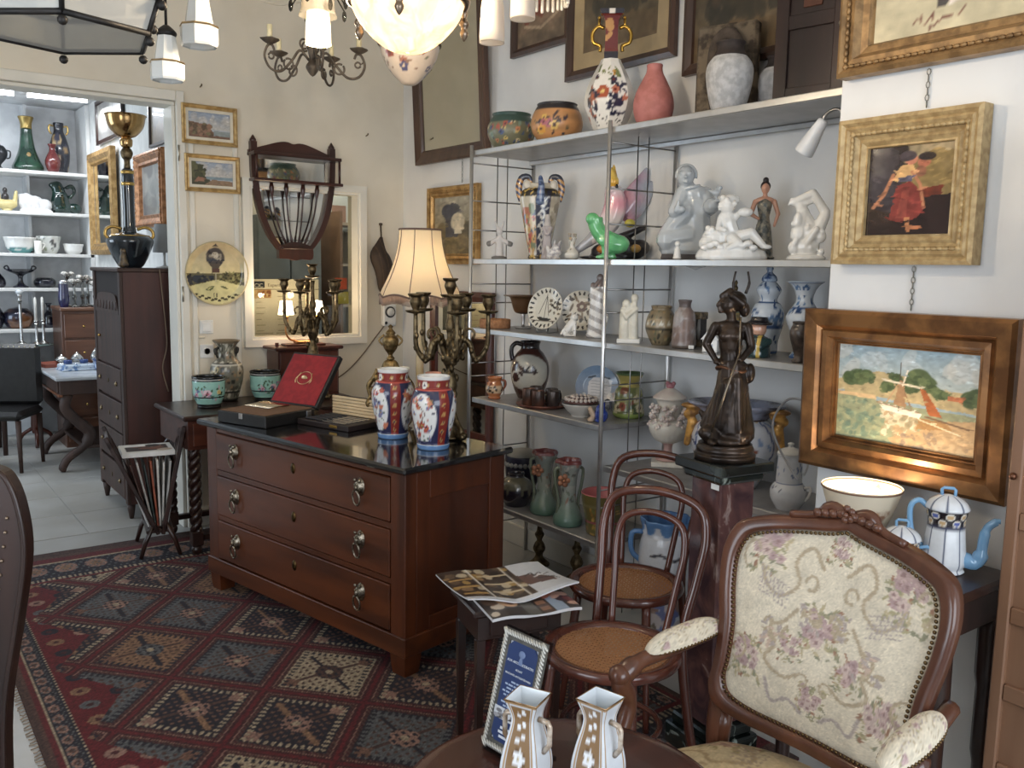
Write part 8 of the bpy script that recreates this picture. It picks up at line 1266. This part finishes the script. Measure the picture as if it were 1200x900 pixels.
q = thing('black_tazza', 'black footed dish with little handles on the fourth white shelf', 'dish', (1.165, 8.9, BS[3] + E_)); MB().lathe(prof([(.06, 0), (.062, .01), (.03, .03), (.018, .07), (.03, .11), (.09, .135), (.115, .155), (.112, .16), (.06, .13), (.001, .12)], 4), 36).build('body', NV, q); [MB().tube(sp([(s * .10, 0, .15), (s * .125, 0, .175), (s * .10, 0, .19), (s * .085, 0, .16)], 3), .007, 6).build('handle', NV, q) for s in (-1, 1)]
bk_('dark_low_bowl', 'dark low lobed bowl right of the black footed dish', 'bowl', 1.36, 3, [(.05, 0), (.08, .02), (.085, .06), (.06, .085), (.055, .08), (.05, .03)], NV, rad=lambda t, z: 1 + .05 * math.cos(6 * t)); bk_('purple_vase', 'dark purple vase cut by the left edge on the fourth white shelf', 'vase', .985, 3, [(.05, 0), (.07, .03), (.06, .08), (.03, .12), (.02, .15), (.028, .17), (.02, .17)], NV)
bk_('copper_jar', 'shiny copper lustre round jar on the lowest white shelf', 'jar', 1.135, 4, [(.07, 0), (.09, .01), (.125, .07), (.12, .13), (.08, .17), (.05, .18), (.001, .19)], mat((130, 84, 50), .1, .3, (40, 40, 60), 6, 0, 40, .8, None, .42, .58, name='copper_lustre')); bk_('dark_jar', 'dark glazed jar cut by the left edge on the lowest white shelf', 'jar', .93, 4, [(.06, 0), (.08, .02), (.10, .1), (.07, .18), (.04, .2), (.04, .24), (.03, .24)], NV); bk_('black_bottle', 'black bottle vase at the right of the copper jar on the lowest white shelf', 'bottle', 1.38, 4, [(.045, 0), (.055, .02), (.05, .1), (.02, .15), (.018, .2), (.03, .22), (.02, .22)], NV)
# fluorescent tubes
q = thing('ceiling_tube_light', 'lit white fluorescent tube lights on the ceiling of the back room', 'ceiling lamp', (1.0, 8.1, 2.90), math.radians(-8))
for x0_, x1_ in ((-1.0, .08), (.17, .60)): MB().tube([(x0_, 0, .0), (x1_, 0, .0)], .024, 12).build('tube', glow((236, 244, 255), 9, (245, 248, 250)), q); MB().box(x0_, x1_, -.03, .03, .03, .078, .004).build('housing', mat((230, 230, 230), .5), q)
q = thing('ceiling_spot', 'small chrome spotlight hanging by the fluorescent tubes', 'lamp', (1.12, 7.9, 2.98)); MB().tube([(0, 0, 0), (0, 0, -.06)], .008, 8).lathe(prof([(.02, 0), (.03, .02), (.035, .08), (.03, .08), (.02, .03)], 2), 18, tr(0, 0, -.1) @ rx(1.0)).build('head', CHROME, q)
area('fluorescent_light', (.9, 8.1, 2.86), (0, 0, 0), 1.6, .1, 22, (.92, .96, 1.0))
# ================================================================== BACK ROOM FURNITURE
q = thing('marble_console', 'scroll-legged dark wooden console with a pale marble top in the back room', 'table', (1.42, 7.80, 0)); MT = mat((196, 200, 204), .2, 0, (170, 176, 182), 4, name='pale_marble')
b = MB().box(-.285, .30, -.575, .40, .712, .74, .008); b.build('marble_top', MT, q); MB().box(-.25, .29, -.53, .36, .60, .712, .004).build('apron', WD2, q); MB().box(-.262, -.25, -.50, .33, .615, .70, .003).build('drawer', WD2, q); MB().box(-.262, -.23, -.53, .36, .585, .605, .004).build('moulding', wood((130, 76, 44), (100, 56, 32), .4), q)
for sy in (-.48, .3):
    MB().tube(sp([(-.19, sy, .60), (-.21, sy, .50), (-.14, sy, .40), (-.05, sy, .30), (-.08, sy, .2), (-.20, sy, .11), (-.245, sy, .04), (-.225, sy, .03)], 6), [.04] * 14 + [.045] * 10 + [.03] * 19, 10).build('scroll_leg', WD2, q); MB().box(.2, .25, sy - .03, sy + .03, 0, .60).build('rear_leg', WD2, q)
MB().box(-.1, .25, -.5, .32, .17, .20, .004).build('lower_shelf', WD2, q)
TM = .7405
q = thing('blue_inkstand', 'blue and white faience inkstand on the marble console', 'inkstand', (1.37, 7.72, TM), .1); im = Im(40, 20, (190, 206, 224), 2, True); im.blobs(20, (0, 1, 0, 1), .12, [(60, 90, 150), (110, 140, 190)], 3)
MB().box(-.12, .12, -.09, .09, .0, .05, .012).box(-.13, .13, -.1, .1, 0, .015, .005).build('base', mat((196, 210, 226), .2, 0, (96, 130, 180), 22, 0, 40, .6, None, .40, .48, name='faience'), q); [MB().lathe([(.03, .05), (.032, .075), (.026, .08), (.001, .082)], 20, tr(x, 0, 0)).build('ink_lid', mat((44, 70, 130), .2), q) for x in (-.06, .06)]
q = thing('blue_box', 'small blue and white faience box beside the inkstand', 'box', (1.55, 7.66, TM)); MB().box(-.06, .06, -.05, .05, 0, .07, .01).build('body', mat((150, 172, 206), .2, 0, (60, 90, 150), 24, 0, 40, .6, None, .4, .5, name='faience2'), q); MB().box(-.062, .062, -.052, .052, .07, .085, .008).build('lid', mat((60, 90, 150), .2), q)
q = thing('red_book', 'flat reddish leather book lying on the left of the marble console', 'book', (1.235, 8.05, TM), .2); MB().box(-.08, .08, -.11, .11, 0, .03, .003).build('cover', mat((150, 74, 56), .5), q); MB().box(-.076, .082, -.106, .106, .004, .026).build('pages', mat((206, 190, 160), .8), q)
def silver(name, label, x, y, r_, h_): o = MB().lathe(prof([(r_ * .6, 0), (r_ * .7, .006), (r_ * .3, h_ * .2), (r_, h_ * .5), (r_ * .6, h_ * .8), (r_ * .3, h_ * .9), (r_ * .1, h_), (.001, h_ + .004)], 3), 20).build(name, metal((190, 190, 188), .2)); tag(o, label, 'silverware'); o.location = (x, y, TM); return o
silver('silver_pot', 'small silver pot behind the blue inkstand', 1.42, 7.95, .05, .12); silver('silver_cruet', 'silver cruet right of the small silver pot', 1.55, 7.9, .04, .15); silver('silver_bowl', 'squat silver lidded bowl near the red book', 1.31, 7.98, .055, .10)
q = thing('wooden_chest', 'brown wooden chest of small drawers below the white shelves', 'chest', (1.54, 8.48, 0), 0); MB().box(-.17, .17, -.2, .22, .0, 1.18, .004).build('carcass', wood((106, 66, 46), (78, 48, 34), .4), q); MB().box(-.18, .18, -.22, .23, 1.18, 1.21, .006).build('top', wood((120, 78, 54), (90, 56, 40), .4, 'x'), q)
for i in range(5): d = MB().box(-.15, .15, -.212, -.2, .05 + .225 * i, .255 + .225 * i, .004).build('drawer', wood((120, 74, 50), (92, 56, 38), .4, 'x'), q); MB().ball((0, -.22, .15 + .225 * i), .012, 8).build('knob', BRASS, d)
CT = 1.211
q = thing('blue_glass_vase', 'dark blue glass vase with a silver rim on the brown chest', 'vase', (1.41, 8.35, CT)); MB().lathe(prof([(.03, 0), (.035, .01), (.045, .06), (.04, .14), (.036, .2), (.034, .2), (.03, .1)], 3), 24).build('body', mat((40, 40, 96), .1, 0, (30, 28, 70), 8, 0, 40, .8, name='cobalt_glass'), q); MB().lathe([(.036, .195), (.038, .2), (.036, .225), (.033, .225)], 24).build('silver_rim', metal((200, 200, 205), .2), q)
for i, (x, y, h_) in enumerate(((1.49, 8.33, .26), (1.57, 8.41, .30), (1.66, 8.36, .24), (1.47, 8.52, .33), (1.64, 8.56, .28))):
    q = thing('silver_candelabrum', ['tarnished silver candlestick nearest the blue glass vase on the brown chest', 'silver candelabrum with white cups in the middle of the brown chest', 'silver candlestick at the right front of the brown chest', 'tallest silver candelabrum at the back of the brown chest', 'silver candlestick at the back right of the brown chest'][i], 'candlestick', (x, y, CT), 0, 'silver candlesticks on the brown chest'); m = metal((160, 160, 156), .25, (84, 82, 80), 30)
    MB().lathe(prof([(.035, 0), (.038, .008), (.015, .02), (.012, .06), (.02, .09), (.01, .12), (.012, h_ * .7), (.022, h_ * .75), (.018, h_ * .8), (.001, h_ * .82)], 3), 16).build('stem', m, q); [MB().ball((.035 * math.cos(k * 2.1), .035 * math.sin(k * 2.1), h_ * .85), (.026, .026, .02), 10).build('cup', mat((220, 216, 208), .4, 0, (130, 126, 120), 40), q) for k in range(3)]; MB().tube([(.035 * math.cos(k * 2.1 / 6), .035 * math.sin(k * 2.1 / 6), h_ * .8) for k in range(18)], .005, 6, True).build('branch', m, q)
# dark desk with leather chair at the left edge, glass-topped stand and plated candlesticks
q = thing('dark_desk', 'dark wooden desk under the white shelves at the left edge', 'desk', (.55, 8.4, 0)); MB().box(-.5, .40, -.25, .25, .87, .90, .006).build('top', DARKWX, q); MB().box(-.48, .38, -.22, .22, .70, .87).build('apron', WD2, q); [MB().tube([(x, y, 0), (x, y, .70)], [.018, .026], 8).build('leg', WD2, q) for x in (-.45, .35) for y in (-.19, .19)]
q = thing('leather_chair', 'black leather chair with brass studs at the left edge of the back room', 'chair', (.84, 7.72, 0), math.radians(-30)); LE = mat((30, 28, 28), .35, 0, (22, 20, 20), 20, .2, 50); MB().box(-.22, .22, -.22, .22, .40, .47, .03).build('seat', LE, q); MB().box(-.22, .22, .16, .23, .47, .95, .03).build('backrest', LE, q); [MB().tube([(x, y, .40), (x * 1.05, y * 1.05, .005)], [.022, .014], 8).build('leg', WD2, q) for x in (-.19, .19) for y in (-.19, .19)]; b = MB(); [b.ball((-.2 + .04 * k, .155, .93), .006, 6) for k in range(11)]; b.build('studs', metal((200, 190, 160), .3), q)['kind'] = 'stuff'
q = thing('glass_stand', 'small stand with round glass top holding the plated candlesticks', 'table', (1.17, 8.50, 0)); MB().lathe([(.001, .88), (.17, .88), (.175, .886), (.17, .892), (.001, .892)], 32).build('glass_top', mat((96, 116, 112), .05, 0, None, 8, 0, 40, .5, name='green_glass'), q); MB().lathe(prof([(.02, .88), (.03, .8), (.022, .5), (.04, .2), (.03, .12)], 3), 16).build('column', MAHOG, q); [MB().tube(sp([(.03 * math.cos(t), .03 * math.sin(t), .16), (.12 * math.cos(t), .12 * math.sin(t), .10), (.16 * math.cos(t), .16 * math.sin(t), .016)], 3), .016, 8).build('leg', MAHOG, q) for t in (.4, 2.5, 4.6)]
for i, (x, y, h_, lb, cnd) in enumerate(((1.10, 8.53, .42, 'tall plated column candlestick without candle on the glass stand', 0), (1.20, 8.42, .20, 'plated candlestick holding a white candle, left of the two', 1), (1.265, 8.50, .20, 'plated candlestick holding a white candle, right of the two', 1))):
    q = thing('plated_candlestick', lb, 'candlestick', (x, y, .8925), 0, 'plated candlesticks on the glass stand'); MB().lathe(prof([(.04, 0), (.042, .006), (.02, .02), (.012, .04), (.012, h_ * .8), (.02, h_ * .86), (.014, h_ * .9), (.02, h_), (.012, h_)], 3), 18).build('stem', metal((196, 196, 194), .2), q)
    if cnd: MB().lathe([(.012, h_ - .01), (.010, h_ + .19), (.002, h_ + .2)], 14).build('candle', mat((232, 230, 222), .5), q)
    else: MB().ball((0, 0, h_ + .02), (.03, .03, .025), 12).build('glass_knob', mat((200, 206, 210), .15), q)
